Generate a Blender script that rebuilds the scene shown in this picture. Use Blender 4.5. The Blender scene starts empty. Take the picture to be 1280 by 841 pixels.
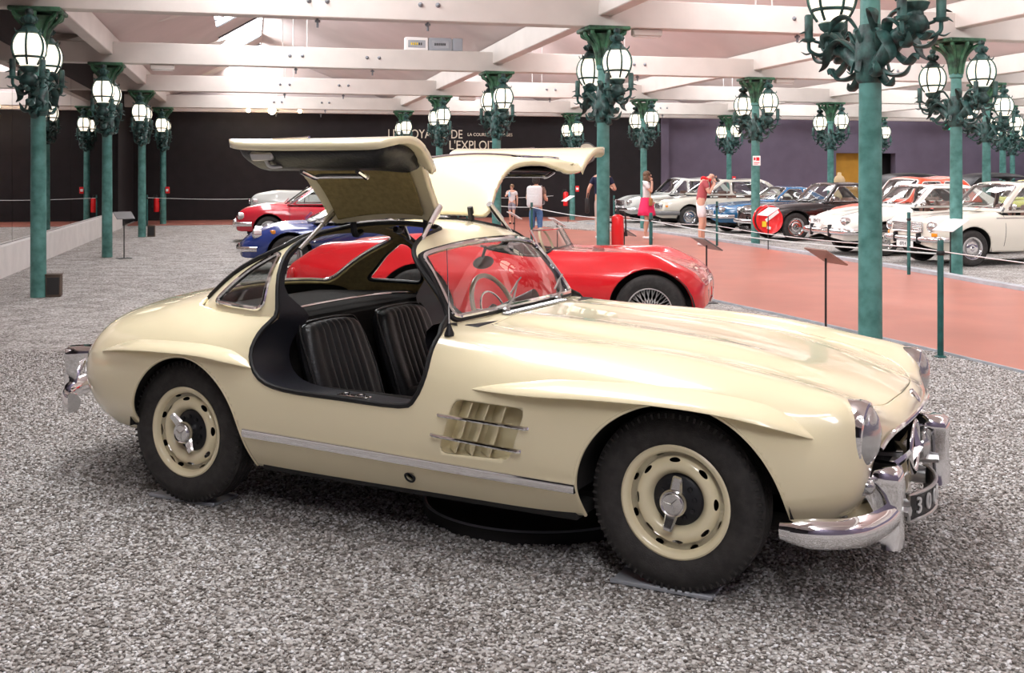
import bpy, bmesh, math, random
import numpy as np
from mathutils import Vector, Matrix

random.seed(7)
RNG = np.random.default_rng(7)
scene = bpy.context.scene
COL = scene.collection
PI = math.pi

# ------------------------------------------------------------------ camera, world, exposure
CAM_H = 1.554
cam_data = bpy.data.cameras.new('camera')
cam_data.sensor_width = 36.0
cam_data.lens = 36.0 * 1360.0 / 1280.0
cam_data.shift_y = -202.0 / 1280.0
cam_data.clip_start = 0.05
cam_data.clip_end = 400
cam = bpy.data.objects.new('camera', cam_data)
COL.objects.link(cam)
cam.location = (0, 0, CAM_H)
cam.rotation_euler = (PI / 2, 0, 0)
scene.camera = cam

world = bpy.data.worlds.new('world')
scene.world = world
world.use_nodes = True
world.node_tree.nodes['Background'].inputs[0].default_value = (1.0, 0.97, 0.93, 1)
world.node_tree.nodes['Background'].inputs[1].default_value = 0.0     # closed hall: no sky reaches in except through the roof glazing

scene.view_settings.view_transform = 'Standard'
scene.view_settings.look = 'None'
scene.view_settings.gamma = 1.0
scene.view_settings.exposure = 1.54
scene.view_settings.use_curve_mapping = False
SKY_E = 6.5     # daylight behind the frosted roof glazing
GLOBE_E = 0.62    # lamp globes

# the hall's own axes: c across the aisle, s along it (13.6 degrees left of the view axis)
RA = math.radians(13.6)
CX, SX = (math.cos(RA), math.sin(RA)), (-math.sin(RA), math.cos(RA))
def hall(c, s, z=0.0):
    return Vector((c * CX[0] + s * SX[0], c * CX[1] + s * SX[1], z))

# ------------------------------------------------------------------ helpers
def link(o, parent=None):
    COL.objects.link(o)
    if parent is not None:
        o.parent = parent
    return o

def tag(o, label=None, cat=None, group=None, kind=None):
    if label: o['label'] = label
    if cat: o['category'] = cat
    if group: o['group'] = group
    if kind: o['kind'] = kind
    return o

def empty(name, loc=(0, 0, 0), rz=0.0, label=None, cat=None, group=None):
    o = bpy.data.objects.new(name, None)
    o.empty_display_size = 0.1
    COL.objects.link(o)
    o.location = loc
    o.rotation_euler = (0, 0, rz)
    return tag(o, label, cat, group)

def copy_tree(o, parent=None):
    c = o.copy()
    COL.objects.link(c)
    c.parent = parent
    for ch in list(o.children):
        copy_tree(ch, c)
    return c

class MB:
    """collects vertices and faces of one mesh"""
    def __init__(self):
        self.v = []; self.f = []; self.m = []
    def add(self, vf, mat=None, mi=0, flip=False):
        v, f = vf
        b = len(self.v)
        if mat is not None:
            v = [mat @ Vector(p) for p in v]
        self.v.extend([tuple(float(t) for t in p[:3]) for p in v])
        for q in f:
            q = [int(i) + b for i in q]
            if flip: q.reverse()
            self.f.append(q); self.m.append(mi)
        return self
    def mesh(self, name, mats, smooth=True, angle=40):
        me = bpy.data.meshes.new(name)
        me.from_pydata(self.v, [], self.f)
        for m in (mats if isinstance(mats, (list, tuple)) else [mats]):
            me.materials.append(M[m] if isinstance(m, str) else m)
        if len(set(self.m)) > 1:
            me.polygons.foreach_set('material_index', self.m)
        if smooth:
            me.polygons.foreach_set('use_smooth', [True] * len(me.polygons))
            if angle is not None and angle < 179:
                me.set_sharp_from_angle(angle=math.radians(angle))
        me.update()
        return me
    def build(self, name, mats, parent=None, smooth=True, angle=40, loc=None, rot=None):
        o = bpy.data.objects.new(name, self.mesh(name, mats, smooth, angle))
        link(o, parent)
        if loc is not None: o.location = loc
        if rot is not None: o.rotation_euler = rot
        return o

def inst(name, me, parent=None, loc=(0, 0, 0), rot=(0, 0, 0), scale=None):
    o = bpy.data.objects.new(name, me)
    link(o, parent)
    o.location = loc; o.rotation_euler = rot
    if scale is not None: o.scale = scale
    return o

def box(x0, x1, y0, y1, z0, z1):
    v = [(x, y, z) for z in (z0, z1) for y in (y0, y1) for x in (x0, x1)]
    f = [(0, 2, 3, 1), (4, 5, 7, 6), (0, 1, 5, 4), (2, 6, 7, 3), (0, 4, 6, 2), (1, 3, 7, 5)]
    return v, f

def bbox(x0, x1, y0, y1, z0, z1, b=0.01, seg=1):
    """bevelled box"""
    bm = bmesh.new()
    v, f = box(x0, x1, y0, y1, z0, z1)
    vs = [bm.verts.new(p) for p in v]
    for q in f: bm.faces.new([vs[i] for i in q])
    bmesh.ops.bevel(bm, geom=bm.edges[:], offset=b, segments=seg, affect='EDGES', profile=0.5)
    bm.verts.index_update()
    out = [tuple(p.co) for p in bm.verts], [[p.index for p in q.verts] for q in bm.faces]
    bm.free()
    return out

def frames(P, closed=False, up=(0, 0, 1)):
    P = [Vector(p) for p in P]
    n = len(P); out = []
    ref = None
    for i in range(n):
        a = P[(i - 1) % n] if (closed or i > 0) else P[i]
        b = P[(i + 1) % n] if (closed or i < n - 1) else P[i]
        t = (b - a)
        if t.length < 1e-9: t = Vector((0, 0, 1))
        t.normalize()
        if ref is None:
            u = Vector(up)
            if abs(u.dot(t)) > 0.95: u = Vector((1, 0, 0)) if abs(t.x) < 0.9 else Vector((0, 1, 0))
            ref = u
        s = t.cross(ref)
        if s.length < 1e-6:
            s = t.cross(Vector((0.3, 1, 0.2)))
        s.normalize()
        w = s.cross(t).normalized()
        ref = w
        out.append((P[i], s, w))
    return out

def tube(P, r, n=8, closed=False, cap=True, flat=1.0, up=(0, 0, 1)):
    """tube along a polyline; r a number or one per point; flat scales the second axis"""
    fr = frames(P, closed, up)
    m = len(fr)
    rr = r if hasattr(r, '__len__') else [r] * m
    v = []; f = []
    for (p, s, w), q in zip(fr, rr):
        for k in range(n):
            a = 2 * PI * k / n
            v.append(p + s * (math.cos(a) * q) + w * (math.sin(a) * q * flat))
    for i in range(m if closed else m - 1):
        j = (i + 1) % m
        for k in range(n):
            l = (k + 1) % n
            f.append((i * n + k, i * n + l, j * n + l, j * n + k))
    if cap and not closed:
        f.append(list(range(n - 1, -1, -1)))
        f.append([(m - 1) * n + k for k in range(n)])
    return v, f

def ribbon(P, sec, closed=False, up=(0, 0, 1), scale=None, cap=True):
    """sweep a closed section [(side, up)] along a polyline"""
    fr = frames(P, closed, up)
    m = len(fr); n = len(sec); v = []; f = []
    for i, (p, s, w) in enumerate(fr):
        k = 1.0 if scale is None else scale[i]
        for a, b in sec: v.append(p + s * (a * k) + w * (b * k))
    for i in range(m if closed else m - 1):
        j = (i + 1) % m
        for k in range(n):
            l = (k + 1) % n
            f.append((i * n + k, i * n + l, j * n + l, j * n + k))
    if cap and not closed:
        f.append(list(range(n - 1, -1, -1)))
        f.append([(m - 1) * n + k for k in range(n)])
    return v, f

def lathe(prof, n=24, axis='z', cap=False):
    """profile [(r, h)] about an axis"""
    v = []; f = []
    for r, h in prof:
        for k in range(n):
            a = 2 * PI * k / n
            c, s = r * math.cos(a), r * math.sin(a)
            v.append((c, s, h) if axis == 'z' else ((c, h, s) if axis == 'y' else (h, c, s)))
    fl = axis == 'y'
    for i in range(len(prof) - 1):
        for k in range(n):
            l = (k + 1) % n
            q = (i * n + k, i * n + l, (i + 1) * n + l, (i + 1) * n + k)
            f.append(q[::-1] if fl else q)
    if cap:
        a = list(range(n)); b = [(len(prof) - 1) * n + k for k in range(n)]
        f.append(a if fl else a[::-1]); f.append(b[::-1] if fl else b)
    return v, f

def ellipsoid(c, r, nu=16, nv=10):
    v = []; f = []
    for i in range(nv + 1):
        t = PI * i / nv
        for k in range(nu):
            a = 2 * PI * k / nu
            v.append((c[0] + r[0] * math.sin(t) * math.cos(a), c[1] + r[1] * math.sin(t) * math.sin(a), c[2] - r[2] * math.cos(t)))
    for i in range(nv):
        for k in range(nu):
            l = (k + 1) % nu
            f.append((i * nu + k, i * nu + l, (i + 1) * nu + l, (i + 1) * nu + k))
    return v, f

def prism(poly, z0, z1, axis='z'):
    """extrude a 2D polygon; axis z: (x,y), axis y: (x,z), axis x: (y,z)"""
    n = len(poly)
    def P(p, h):
        return (p[0], p[1], h) if axis == 'z' else ((p[0], h, p[1]) if axis == 'y' else (h, p[0], p[1]))
    v = [P(p, z0) for p in poly] + [P(p, z1) for p in poly]
    f = [list(range(n - 1, -1, -1)), list(range(n, 2 * n))]
    for i in range(n):
        j = (i + 1) % n
        f.append((i, j, n + j, n + i))
    if axis == 'y': f = [list(reversed(q)) for q in f]
    return v, f

def catmull(P, n=8, closed=False):
    P = [np.array(p, float) for p in P]
    m = len(P); out = []
    for i in range(m if closed else m - 1):
        p1, p2 = P[i], P[(i + 1) % m]
        p0 = P[(i - 1) % m] if (closed or i > 0) else 2 * p1 - p2
        p3 = P[(i + 2) % m] if (closed or i < m - 2) else 2 * p2 - p1
        for k in range(n):
            t = k / n
            out.append(0.5 * ((2 * p1) + (p2 - p0) * t + (2 * p0 - 5 * p1 + 4 * p2 - p3) * t * t + (3 * p1 - p0 - 3 * p2 + p3) * t ** 3))
    if not closed: out.append(P[-1])
    return [tuple(p) for p in out]

# ------------------------------------------------------------------ materials
M = {}
def new_mat(name):
    m = bpy.data.materials.new(name)
    m.use_nodes = True
    M[name] = m
    return m, m.node_tree.nodes, m.node_tree.links, m.node_tree.nodes['Principled BSDF']

def mat(name, col, rough=0.5, metal=0.0, coat=0.0, spec=0.5, vary=0.0, vscale=4.0, bump=0.0, bscale=60.0, emit=0.0, col2=None, trans=0.0, alpha=1.0, ior=1.45):
    m, N, L, b = new_mat(name)
    b.inputs['Base Color'].default_value = (*col, 1)
    b.inputs['Roughness'].default_value = rough
    b.inputs['Metallic'].default_value = metal
    b.inputs['Coat Weight'].default_value = coat
    b.inputs['Coat Roughness'].default_value = 0.04
    b.inputs['Specular IOR Level'].default_value = spec
    b.inputs['Transmission Weight'].default_value = trans
    b.inputs['IOR'].default_value = ior
    b.inputs['Alpha'].default_value = alpha
    if emit:
        b.inputs['Emission Color'].default_value = (*col, 1)
        b.inputs['Emission Strength'].default_value = emit
    if vary or col2 or bump:
        tc = N.new('ShaderNodeTexCoord')
    if vary or col2:
        nz = N.new('ShaderNodeTexNoise'); nz.inputs['Scale'].default_value = vscale; nz.inputs['Detail'].default_value = 5
        L.new(tc.outputs['Object'], nz.inputs['Vector'])
        rp = N.new('ShaderNodeValToRGB')
        c2 = col2 or tuple(c * (1 - vary) for c in col)
        rp.color_ramp.elements[0].position = 0.35; rp.color_ramp.elements[1].position = 0.65
        rp.color_ramp.elements[0].color = (*c2, 1); rp.color_ramp.elements[1].color = (*col, 1)
        L.new(nz.outputs['Fac'], rp.inputs['Fac']); L.new(rp.outputs['Color'], b.inputs['Base Color'])
    if bump:
        n2 = N.new('ShaderNodeTexNoise'); n2.inputs['Scale'].default_value = bscale; n2.inputs['Detail'].default_value = 4
        L.new(tc.outputs['Object'], n2.inputs['Vector'])
        bp = N.new('ShaderNodeBump'); bp.inputs['Strength'].default_value = bump; bp.inputs['Distance'].default_value = 0.01
        L.new(n2.outputs['Fac'], bp.inputs['Height']); L.new(bp.outputs['Normal'], b.inputs['Normal'])
    return m

def paint(name, col, rough=0.3):
    return mat(name, col, rough, coat=1.0, spec=0.5)

def glass(name, tint=(0.9, 0.95, 0.93), amount=0.86):
    """thin window pane: mostly clear, with a real mirror-like sheen"""
    m, N, L, b = new_mat(name)
    N.remove(b)
    out = N['Material Output']
    tr = N.new('ShaderNodeBsdfTransparent'); tr.inputs[0].default_value = (*tint, 1)
    gl = N.new('ShaderNodeBsdfGlossy'); gl.inputs['Roughness'].default_value = 0.02
    fr = N.new('ShaderNodeFresnel')
    ge = N.new('ShaderNodeNewGeometry'); io = N.new('ShaderNodeMath'); io.operation = 'MULTIPLY_ADD'
    io.inputs[1].default_value = 1 / 1.5 - 1.5; io.inputs[2].default_value = 1.5     # same sheen from either side of the thin pane
    L.new(ge.outputs['Backfacing'], io.inputs[0]); L.new(io.outputs[0], fr.inputs['IOR'])
    ad = N.new('ShaderNodeMath'); ad.operation = 'ADD'; ad.inputs[1].default_value = 1.0 - amount - 0.04
    mx = N.new('ShaderNodeMixShader')
    L.new(fr.outputs[0], ad.inputs[0]); L.new(ad.outputs[0], mx.inputs[0])
    L.new(tr.outputs[0], mx.inputs[1]); L.new(gl.outputs[0], mx.inputs[2]); L.new(mx.outputs[0], out.inputs['Surface'])
    return m

paint('cream_paint', (0.86, 0.765, 0.515), 0.24)
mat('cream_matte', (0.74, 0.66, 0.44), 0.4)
paint('red_paint', (0.78, 0.012, 0.02), 0.25)
paint('dark_red_paint', (0.55, 0.012, 0.03), 0.25)
paint('blue_paint', (0.012, 0.035, 0.20), 0.25)
paint('teal_blue_paint', (0.012, 0.11, 0.25), 0.25)
paint('silver_paint', (0.56, 0.58, 0.55), 0.3)
paint('champagne_paint', (0.60, 0.58, 0.50), 0.3)
paint('black_paint', (0.008, 0.008, 0.010), 0.25)
paint('orange_paint', (0.80, 0.08, 0.03), 0.3)
paint('white_paint', (0.80, 0.78, 0.72), 0.3)
paint('ivory_paint', (0.78, 0.74, 0.64), 0.3)
paint('yellow_paint', (0.75, 0.72, 0.22), 0.3)
mat('chrome', (0.80, 0.80, 0.81), 0.07, metal=1.0)
mat('steel', (0.55, 0.55, 0.55), 0.3, metal=1.0)
mat('brushed_trim', (0.72, 0.72, 0.72), 0.22, metal=1.0)
mat('tire_rubber', (0.042, 0.038, 0.036), 0.75, vary=0.4, vscale=30, bump=0.25, bscale=180)
mat('rubber_and_gap_shade', (0.010, 0.010, 0.011), 0.55)  # black rubber seals, also the drawn gap shade on background car doors
mat('black_trim', (0.012, 0.012, 0.015), 0.45)
mat('dark_void', (0.020, 0.019, 0.018), 0.9)
mat('leather', (0.014, 0.014, 0.015), 0.36, vary=0.3, vscale=20, bump=0.2, bscale=90)
mat('vinyl', (0.018, 0.019, 0.026), 0.35, bump=0.2, bscale=300)
mat('carpet', (0.018, 0.014, 0.012), 0.95, vary=0.5, vscale=120, bump=0.5, bscale=300)
mat('headliner', (0.33, 0.255, 0.105), 0.9, vary=0.25, vscale=40, bump=0.25, bscale=400)
mat('bakelite_cream', (0.72, 0.62, 0.40), 0.25)
mat('lamp_lens', (0.50, 0.51, 0.51), 0.10, metal=0.8, coat=0.6, bump=0.15, bscale=60)
mat('amber_lens', (0.85, 0.30, 0.02), 0.2, coat=0.6)
mat('red_lens', (0.6, 0.02, 0.02), 0.2, coat=0.6)
mat('plate_black', (0.02, 0.02, 0.02), 0.4)
mat('plate_white', (0.8, 0.8, 0.78), 0.4)
mat('digit_silver', (0.75, 0.75, 0.74), 0.35, metal=0.4)
glass('clear_glass', (0.88, 0.93, 0.92), 0.88)
glass('dark_glass', (0.45, 0.50, 0.50), 0.80)
mat('verdigris', (0.105, 0.275, 0.25), 0.5, col2=(0.045, 0.15, 0.13), vscale=7, bump=0.2, bscale=40)
mat('dark_verdigris', (0.045, 0.125, 0.112), 0.5, col2=(0.008, 0.020, 0.019), vscale=9, bump=0.3, bscale=50)
mat('capital_verdigris', (0.05, 0.16, 0.085), 0.55, col2=(0.012, 0.03, 0.02), vscale=8, bump=0.25, bscale=40)
mat('globe_glass', (1.0, 0.90, 0.72), 0.3, emit=GLOBE_E)
mat('ceiling_panel', (0.66, 0.565, 0.545), 0.85, vary=0.10, vscale=0.7)
mat('beam_white', (0.64, 0.59, 0.545), 0.6, vary=0.08, vscale=2.0, bump=0.1, bscale=20)
mat('bar_grey', (0.22, 0.23, 0.25), 0.6)
mat('skylight_glass', (0.98, 0.98, 1.0), 0.4, emit=SKY_E)
mat('wall_black', (0.016, 0.0135, 0.0155), 0.8, vary=0.25, vscale=3, bump=0.2, bscale=120)
mat('wall_purple', (0.155, 0.130, 0.185), 0.8, vary=0.12, vscale=2, bump=0.2, bscale=120)
mat('wall_ochre', (0.62, 0.33, 0.045), 0.8, vary=0.1)
mat('curb_white', (0.72, 0.70, 0.68), 0.7, vary=0.1, vscale=3)
mat('curb_grey', (0.42, 0.44, 0.47), 0.8, vary=0.2, vscale=6)
mat('mirror_glass', (0.62, 0.60, 0.60), 0.01, metal=1.0)
mat('letter_cream', (0.78, 0.74, 0.60), 0.6)
mat('walkway_red', (0.46, 0.17, 0.125), 0.34, vary=0.16, vscale=1.1, bump=0.05, bscale=30)
mat('post_green', (0.02, 0.115, 0.105), 0.45, vary=0.4, vscale=12)
mat('rope_white', (0.70, 0.70, 0.68), 0.6)
mat('stand_black', (0.02, 0.02, 0.02), 0.5)
mat('panel_grey', (0.16, 0.16, 0.16), 0.3)
mat('panel_brown', (0.32, 0.16, 0.12), 0.35)
mat('panel_white', (0.80, 0.80, 0.80), 0.35)
mat('extinguisher_red', (0.75, 0.012, 0.015), 0.3, coat=0.5)
mat('sign_white', (0.85, 0.82, 0.80), 0.5)
mat('sign_yellow', (0.85, 0.62, 0.03), 0.5)
mat('exit_green', (0.01, 0.33, 0.20), 0.5, emit=0.6)
mat('box_brown', (0.10, 0.07, 0.05), 0.6, vary=.3)
mat('bust_cloth', (0.62, 0.46, 0.27), 0.8)
mat('plate_steel', (0.40, 0.42, 0.45), 0.5, metal=0.3)
mat('box_grey', (0.33, 0.35, 0.38), 0.5)
mat('spot_glow', (1.0, 0.72, 0.34), 0.3, emit=90.0)
mat('spot_dim', (1.0, 0.66, 0.28), 0.3, emit=14.0)

def gravel_material(name, per_instance):
    m, N, L, b = new_mat(name)
    b.inputs['Roughness'].default_value = 0.8
    b.inputs['Specular IOR Level'].default_value = 0.3
    tc = N.new('ShaderNodeTexCoord')
    rp = N.new('ShaderNodeValToRGB')
    e = rp.color_ramp.elements
    e[0].position = 0.0; e[0].color = (0.115, 0.102, 0.090, 1)
    e[1].position = 1.0; e[1].color = (0.74, 0.74, 0.75, 1)
    for p, c in ((0.3, (0.255, 0.232, 0.210)), (0.55, (0.41, 0.39, 0.37)), (0.8, (0.55, 0.525, 0.50))):
        q = e.new(p); q.color = (*c, 1)
    if per_instance:
        oi = N.new('ShaderNodeObjectInfo')
        L.new(oi.outputs['Random'], rp.inputs['Fac'])
        L.new(rp.outputs['Color'], b.inputs['Base Color'])
    else:
        mp = N.new('ShaderNodeMapping'); mp.inputs['Scale'].default_value = (1, 1, 0.0)
        L.new(tc.outputs['Object'], mp.inputs['Vector'])
        vo = N.new('ShaderNodeTexVoronoi'); vo.inputs['Scale'].default_value = 52
        L.new(mp.outputs['Vector'], vo.inputs['Vector'])
        sp = N.new('ShaderNodeSeparateColor'); L.new(vo.outputs['Color'], sp.inputs[0])
        big = N.new('ShaderNodeTexNoise'); big.inputs['Scale'].default_value = 3.0; big.inputs['Detail'].default_value = 6
        L.new(mp.outputs['Vector'], big.inputs['Vector'])
        mx = N.new('ShaderNodeMath'); mx.operation = 'MULTIPLY_ADD'; mx.inputs[1].default_value = 0.8
        sb = N.new('ShaderNodeMath'); sb.operation = 'MULTIPLY_ADD'; sb.inputs[1].default_value = 0.8; sb.inputs[2].default_value = -0.30
        L.new(big.outputs['Fac'], sb.inputs[0])
        L.new(sp.outputs[0], mx.inputs[0]); L.new(sb.outputs[0], mx.inputs[2])
        L.new(mx.outputs[0], rp.inputs['Fac']); L.new(rp.outputs['Color'], b.inputs['Base Color'])
        ma = N.new('ShaderNodeMath'); ma.operation = 'MULTIPLY'; ma.inputs[1].default_value = -1.0
        L.new(vo.outputs['Distance'], ma.inputs[0])
        bp = N.new('ShaderNodeBump'); bp.inputs['Strength'].default_value = 1.0; bp.inputs['Distance'].default_value = 0.02
        L.new(ma.outputs[0], bp.inputs['Height']); L.new(bp.outputs['Normal'], b.inputs['Normal'])
    return m
gravel_material('gravel_bed', False)
gravel_material('gravel_stone', True)
# ================================================================== THE HALL
ROWS = [-2.60, 4.94, 10.72, 16.5, 22.3, 28.1]
LINES = [7.96, 14.86, 21.77, 28.67, 35.58]
COL_H = 3.657
WALL_S = 38.3

def rect_hall(c0, c1, s0, s1, z):
    return [hall(c0, s0, z), hall(c1, s0, z), hall(c1, s1, z), hall(c0, s1, z)]

# gravel ground
mb = MB(); mb.add((rect_hall(-14, 34, -6, 46, 0.0), [(0, 1, 2, 3)]))
floor = mb.build('floor', 'gravel_bed', smooth=False); tag(floor, kind='structure')
floor['label'] = 'grey gravel ground of the exhibition hall'

def hall_slab(poly, z0, z1):
    n = len(poly)
    v = [hall(c, s, z0) for c, s in poly] + [hall(c, s, z1) for c, s in poly]
    f = [list(range(n, 2 * n))] + [(i, (i + 1) % n, n + (i + 1) % n, n + i) for i in range(n)]
    return v, f

# terracotta walkway: along the aisle, then across in front of the back wall
far = catmull([(9.55, -4), (9.75, 6), (9.92, 12.3), (10.2, 15.1), (10.4, 19.3), (10.5, 24.1), (10.4, 28.0), (10.1, 32.0)], 4)
near = catmull([(6.1, -4), (5.95, 5), (5.87, 8.1), (5.75, 10.5), (5.55, 12.8), (5.35, 18), (5.3, 26), (5.2, 33.2), (4.8, 34.6), (3.6, 35.0)], 4)
walk = near + [(-3.6, 35.0), (-3.6, WALL_S)] + [(30, WALL_S), (30, 36.5), (12.0, 36.3), (10.6, 35.2)] + far[::-1]
mb = MB(); mb.add(hall_slab(walk, -0.02, 0.022))
tag(mb.build('floor_walkway', 'walkway_red', smooth=False), 'smooth terracotta red walkway between the gravel beds', kind='structure')
def strip_along(pts, w, z0, z1, side=1):
    P = [hall(c, s) for c, s in pts]
    a = []; b_ = []
    for i, p in enumerate(P):
        t = (P[min(i + 1, len(P) - 1)] - P[max(i - 1, 0)]).normalized()
        nrm = Vector((t.y, -t.x, 0)) * side
        a.append(p); b_.append(p + nrm * w)
    v = []
    for p, q in zip(a, b_):
        v += [(p.x, p.y, z0), (p.x, p.y, z1), (q.x, q.y, z1), (q.x, q.y, z0)]
    f = []
    for i in range(len(P) - 1):
        o = 4 * i
        for k in range(3): f.append((o + k, o + k + 1, o + 5 + k, o + 4 + k))
    return v, f
mb = MB(); mb.add(strip_along(far, 0.16, 0.0, 0.075, 1))
tag(mb.build('trim_1', 'curb_grey', smooth=False), 'grey concrete kerb along the far side of the red walkway', kind='structure')
mb = MB(); mb.add(strip_along(near, 0.02, 0.0, 0.025, -1))
tag(mb.build('trim_2', 'curb_grey', smooth=False), 'thin grey edging along the near side of the red walkway', kind='structure')

# small gravel island on the walkway near the back
mb = MB(); mb.add(hall_slab(catmull([(8.4, 31.2), (9.3, 28.2), (10.3, 28.6), (10.2, 32.5), (9.7, 34.2), (8.8, 33.8)], 4, True), 0.0, 0.05))
isl = mb.build('floor_island', 'gravel_bed', smooth=False); tag(isl, 'small pale gravel patch beside the walkway near the back wall', kind='structure')

# loose gravel stones near the camera (real stones, scattered)
def make_gravel():
    v, f = ellipsoid((0, 0, 0), (1, 0.72, 0.5), 7, 4)
    v = [tuple(np.array(p) * (1 + 0.16 * (random.random() - 0.5))) for p in v]
    mb = MB(); mb.add((v, f))
    me = mb.mesh('pebble', 'gravel_stone', smooth=True, angle=180)
    peb = bpy.data.objects.new('pebble', me)
    nx, ny = 28, 18
    vs = []; fs = []
    for j in range(ny + 1):
        Y = 3.0 + 6.6 * j / ny
        hw = 0.53 * Y + 0.45
        for i in range(nx + 1): vs.append((hw * (2 * i / nx - 1), Y, 0.003))
    for j in range(ny):
        for i in range(nx):
            a = j * (nx + 1) + i
            fs.append((a, a + 1, a + nx + 2, a + nx + 1))
    me2 = bpy.data.meshes.new('gravel'); me2.from_pydata(vs, [], fs)
    g = bpy.data.objects.new('gravel', me2); COL.objects.link(g)
    tag(g, 'loose grey and brown gravel stones covering the ground', 'gravel', kind='stuff')
    ng = bpy.data.node_groups.new('scatter_gravel', 'GeometryNodeTree')
    ng.interface.new_socket('Geometry', in_out='INPUT', socket_type='NodeSocketGeometry')
    ng.interface.new_socket('Geometry', in_out='OUTPUT', socket_type='NodeSocketGeometry')
    N, L = ng.nodes, ng.links
    gi, go = N.new('NodeGroupInput'), N.new('NodeGroupOutput')
    dp = N.new('GeometryNodeDistributePointsOnFaces'); dp.inputs['Density'].default_value = 5000
    ip = N.new('GeometryNodeInstanceOnPoints')
    ob = N.new('GeometryNodeObjectInfo'); ob.inputs['Object'].default_value = peb
    rr = N.new('FunctionNodeRandomValue'); rr.data_type = 'FLOAT_VECTOR'
    rr.inputs[0].default_value = (-0.5, -0.5, 0); rr.inputs[1].default_value = (0.5, 0.5, 6.28)
    rs = N.new('FunctionNodeRandomValue'); rs.data_type = 'FLOAT'
    rs.inputs[2].default_value = 0.0045; rs.inputs[3].default_value = 0.0108; rs.inputs['Seed'].default_value = 3
    L.new(gi.outputs[0], dp.inputs[0]); L.new(dp.outputs['Points'], ip.inputs['Points'])
    L.new(ob.outputs['Geometry'], ip.inputs['Instance'])
    L.new(rr.outputs[0], ip.inputs['Rotation']); L.new(rs.outputs[1], ip.inputs['Scale'])
    L.new(ip.outputs[0], go.inputs[0])
    md = g.modifiers.new('scatter', 'NODES'); md.node_group = ng
make_gravel()

# walls
def wall_obj(name, poly, h0, h1, m, label):
    mb = MB(); n = len(poly)
    v = [hall(c, s, h0) for c, s in poly] + [hall(c, s, h1) for c, s in poly]
    f = [(i, (i + 1) % n, n + (i + 1) % n, n + i) for i in range(n)] + [list(range(n, 2 * n))]
    mb.add((v, f))
    o = mb.build(name, m, smooth=False); tag(o, label, kind='structure')
    return o
wall_obj('wall_back', [(-4.2, WALL_S), (15.3, WALL_S), (15.3, WALL_S + 0.3), (-4.2, WALL_S + 0.3)], 0, 3.98, 'wall_black', 'matt black back wall with cream lettering')
wp = wall_obj('wall_purple', [(15.0, WALL_S + 0.55), (22.6, WALL_S + 0.55), (22.6, WALL_S + 0.9), (15.0, WALL_S + 0.9)], 0, 3.90, 'wall_purple', 'dark purple back wall behind the parked saloons')
# the purple wall goes on around an ochre recess
wall_obj('wall_corner', [(15.0, WALL_S - 0.05), (15.3, WALL_S - 0.05), (15.3, WALL_S + 0.55), (15.0, WALL_S + 0.55)], 0, 3.95, 'wall_purple', 'purple return where black and purple walls meet')
def wall_seg(c0, c1, h0, h1, s, m, name, label, d=0.3):
    return wall_obj(name, [(c0, s), (c1, s), (c1, s + d), (c0, s + d)], h0, h1, m, label)

wall_obj('wall_front', [(-4.2, -4.3), (34.3, -4.3), (34.3, -4.0), (-4.2, -4.0)], 0, 6.3, 'wall_purple', 'purple wall closing the hall behind the viewer')
# mirror wall on the left with a white plinth
wall_obj('wall_left', [(-4.0, -4), (-3.74, -4), (-3.74, WALL_S), (-4.0, WALL_S)], 0, 4.25, 'wall_black', 'dark wall carrying the mirror panels')
mb = MB()
v = [hall(-3.74, 2), hall(-3.60, 2), hall(-3.60, WALL_S - 4.6), hall(-3.74, WALL_S - 4.6)]
mb.add(([(p.x, p.y, 0) for p in v] + [(p.x, p.y, 0.47) for p in v], [(0, 1, 5, 4), (1, 2, 6, 5), (2, 3, 7, 6), (4, 5, 6, 7)]))
tag(mb.build('baseboard_left', 'curb_white', smooth=False), 'white plinth below the mirror wall', kind='structure')
s0 = 4.0; k = 0
mir = empty('window_1'); tag(mir, 'tall mirror panels on the left wall', kind='structure')
while s0 < WALL_S - 4.8:
    s1 = min(s0 + 3.0, WALL_S - 4.6)
    mb = MB()
    a, b_ = hall(-3.72, s0 + 0.012), hall(-3.72, s1 - 0.012)
    a2, b2 = hall(-3.74, s0 + 0.012), hall(-3.74, s1 - 0.012)
    mb.add(([(a.x, a.y, 0.48), (b_.x, b_.y, 0.48), (b_.x, b_.y, 3.62), (a.x, a.y, 3.62), (a2.x, a2.y, 0.48), (b2.x, b2.y, 0.48), (b2.x, b2.y, 3.62), (a2.x, a2.y, 3.62)],
            [(0, 1, 2, 3), (0, 4, 5, 1), (3, 2, 6, 7), (0, 3, 7, 4), (1, 5, 6, 2)]))
    mb.build('mirror_panel', 'mirror_glass', mir, smooth=False)
    s0 = s1

# purple wall pieces right of centre: door openings
wall_obj('wall_right', [(25.25, WALL_S + 0.55), (36.0, WALL_S + 0.55), (36.0, WALL_S + 0.9), (25.25, WALL_S + 0.9)], 0, 3.90, 'wall_purple', 'dark purple wall right of the doorway')
wall_obj('wall_lintel', [(22.6, WALL_S + 0.55), (25.25, WALL_S + 0.55), (25.25, WALL_S + 0.9), (22.6, WALL_S + 0.9)], 2.42, 3.90, 'wall_purple', 'purple lintel over the doorway')
wall_seg(22.4, 24.4, 0, 4.0, WALL_S + 0.95, 'wall_ochre', 'wall_ochre', 'ochre yellow wall seen through the doorway', 0.2)
wall_seg(20.0, 31.0, 0, 4.0, WALL_S + 2.6, 'wall_black', 'wall_behind', 'black wall closing the passage behind the doorway')
wall_obj('wall_dark', [(24.4, WALL_S + 0.95), (24.45, WALL_S + 0.95), (24.45, WALL_S + 2.5), (24.4, WALL_S + 2.5)], 0, 2.8, 'wall_black', 'black partition inside the doorway')
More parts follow.
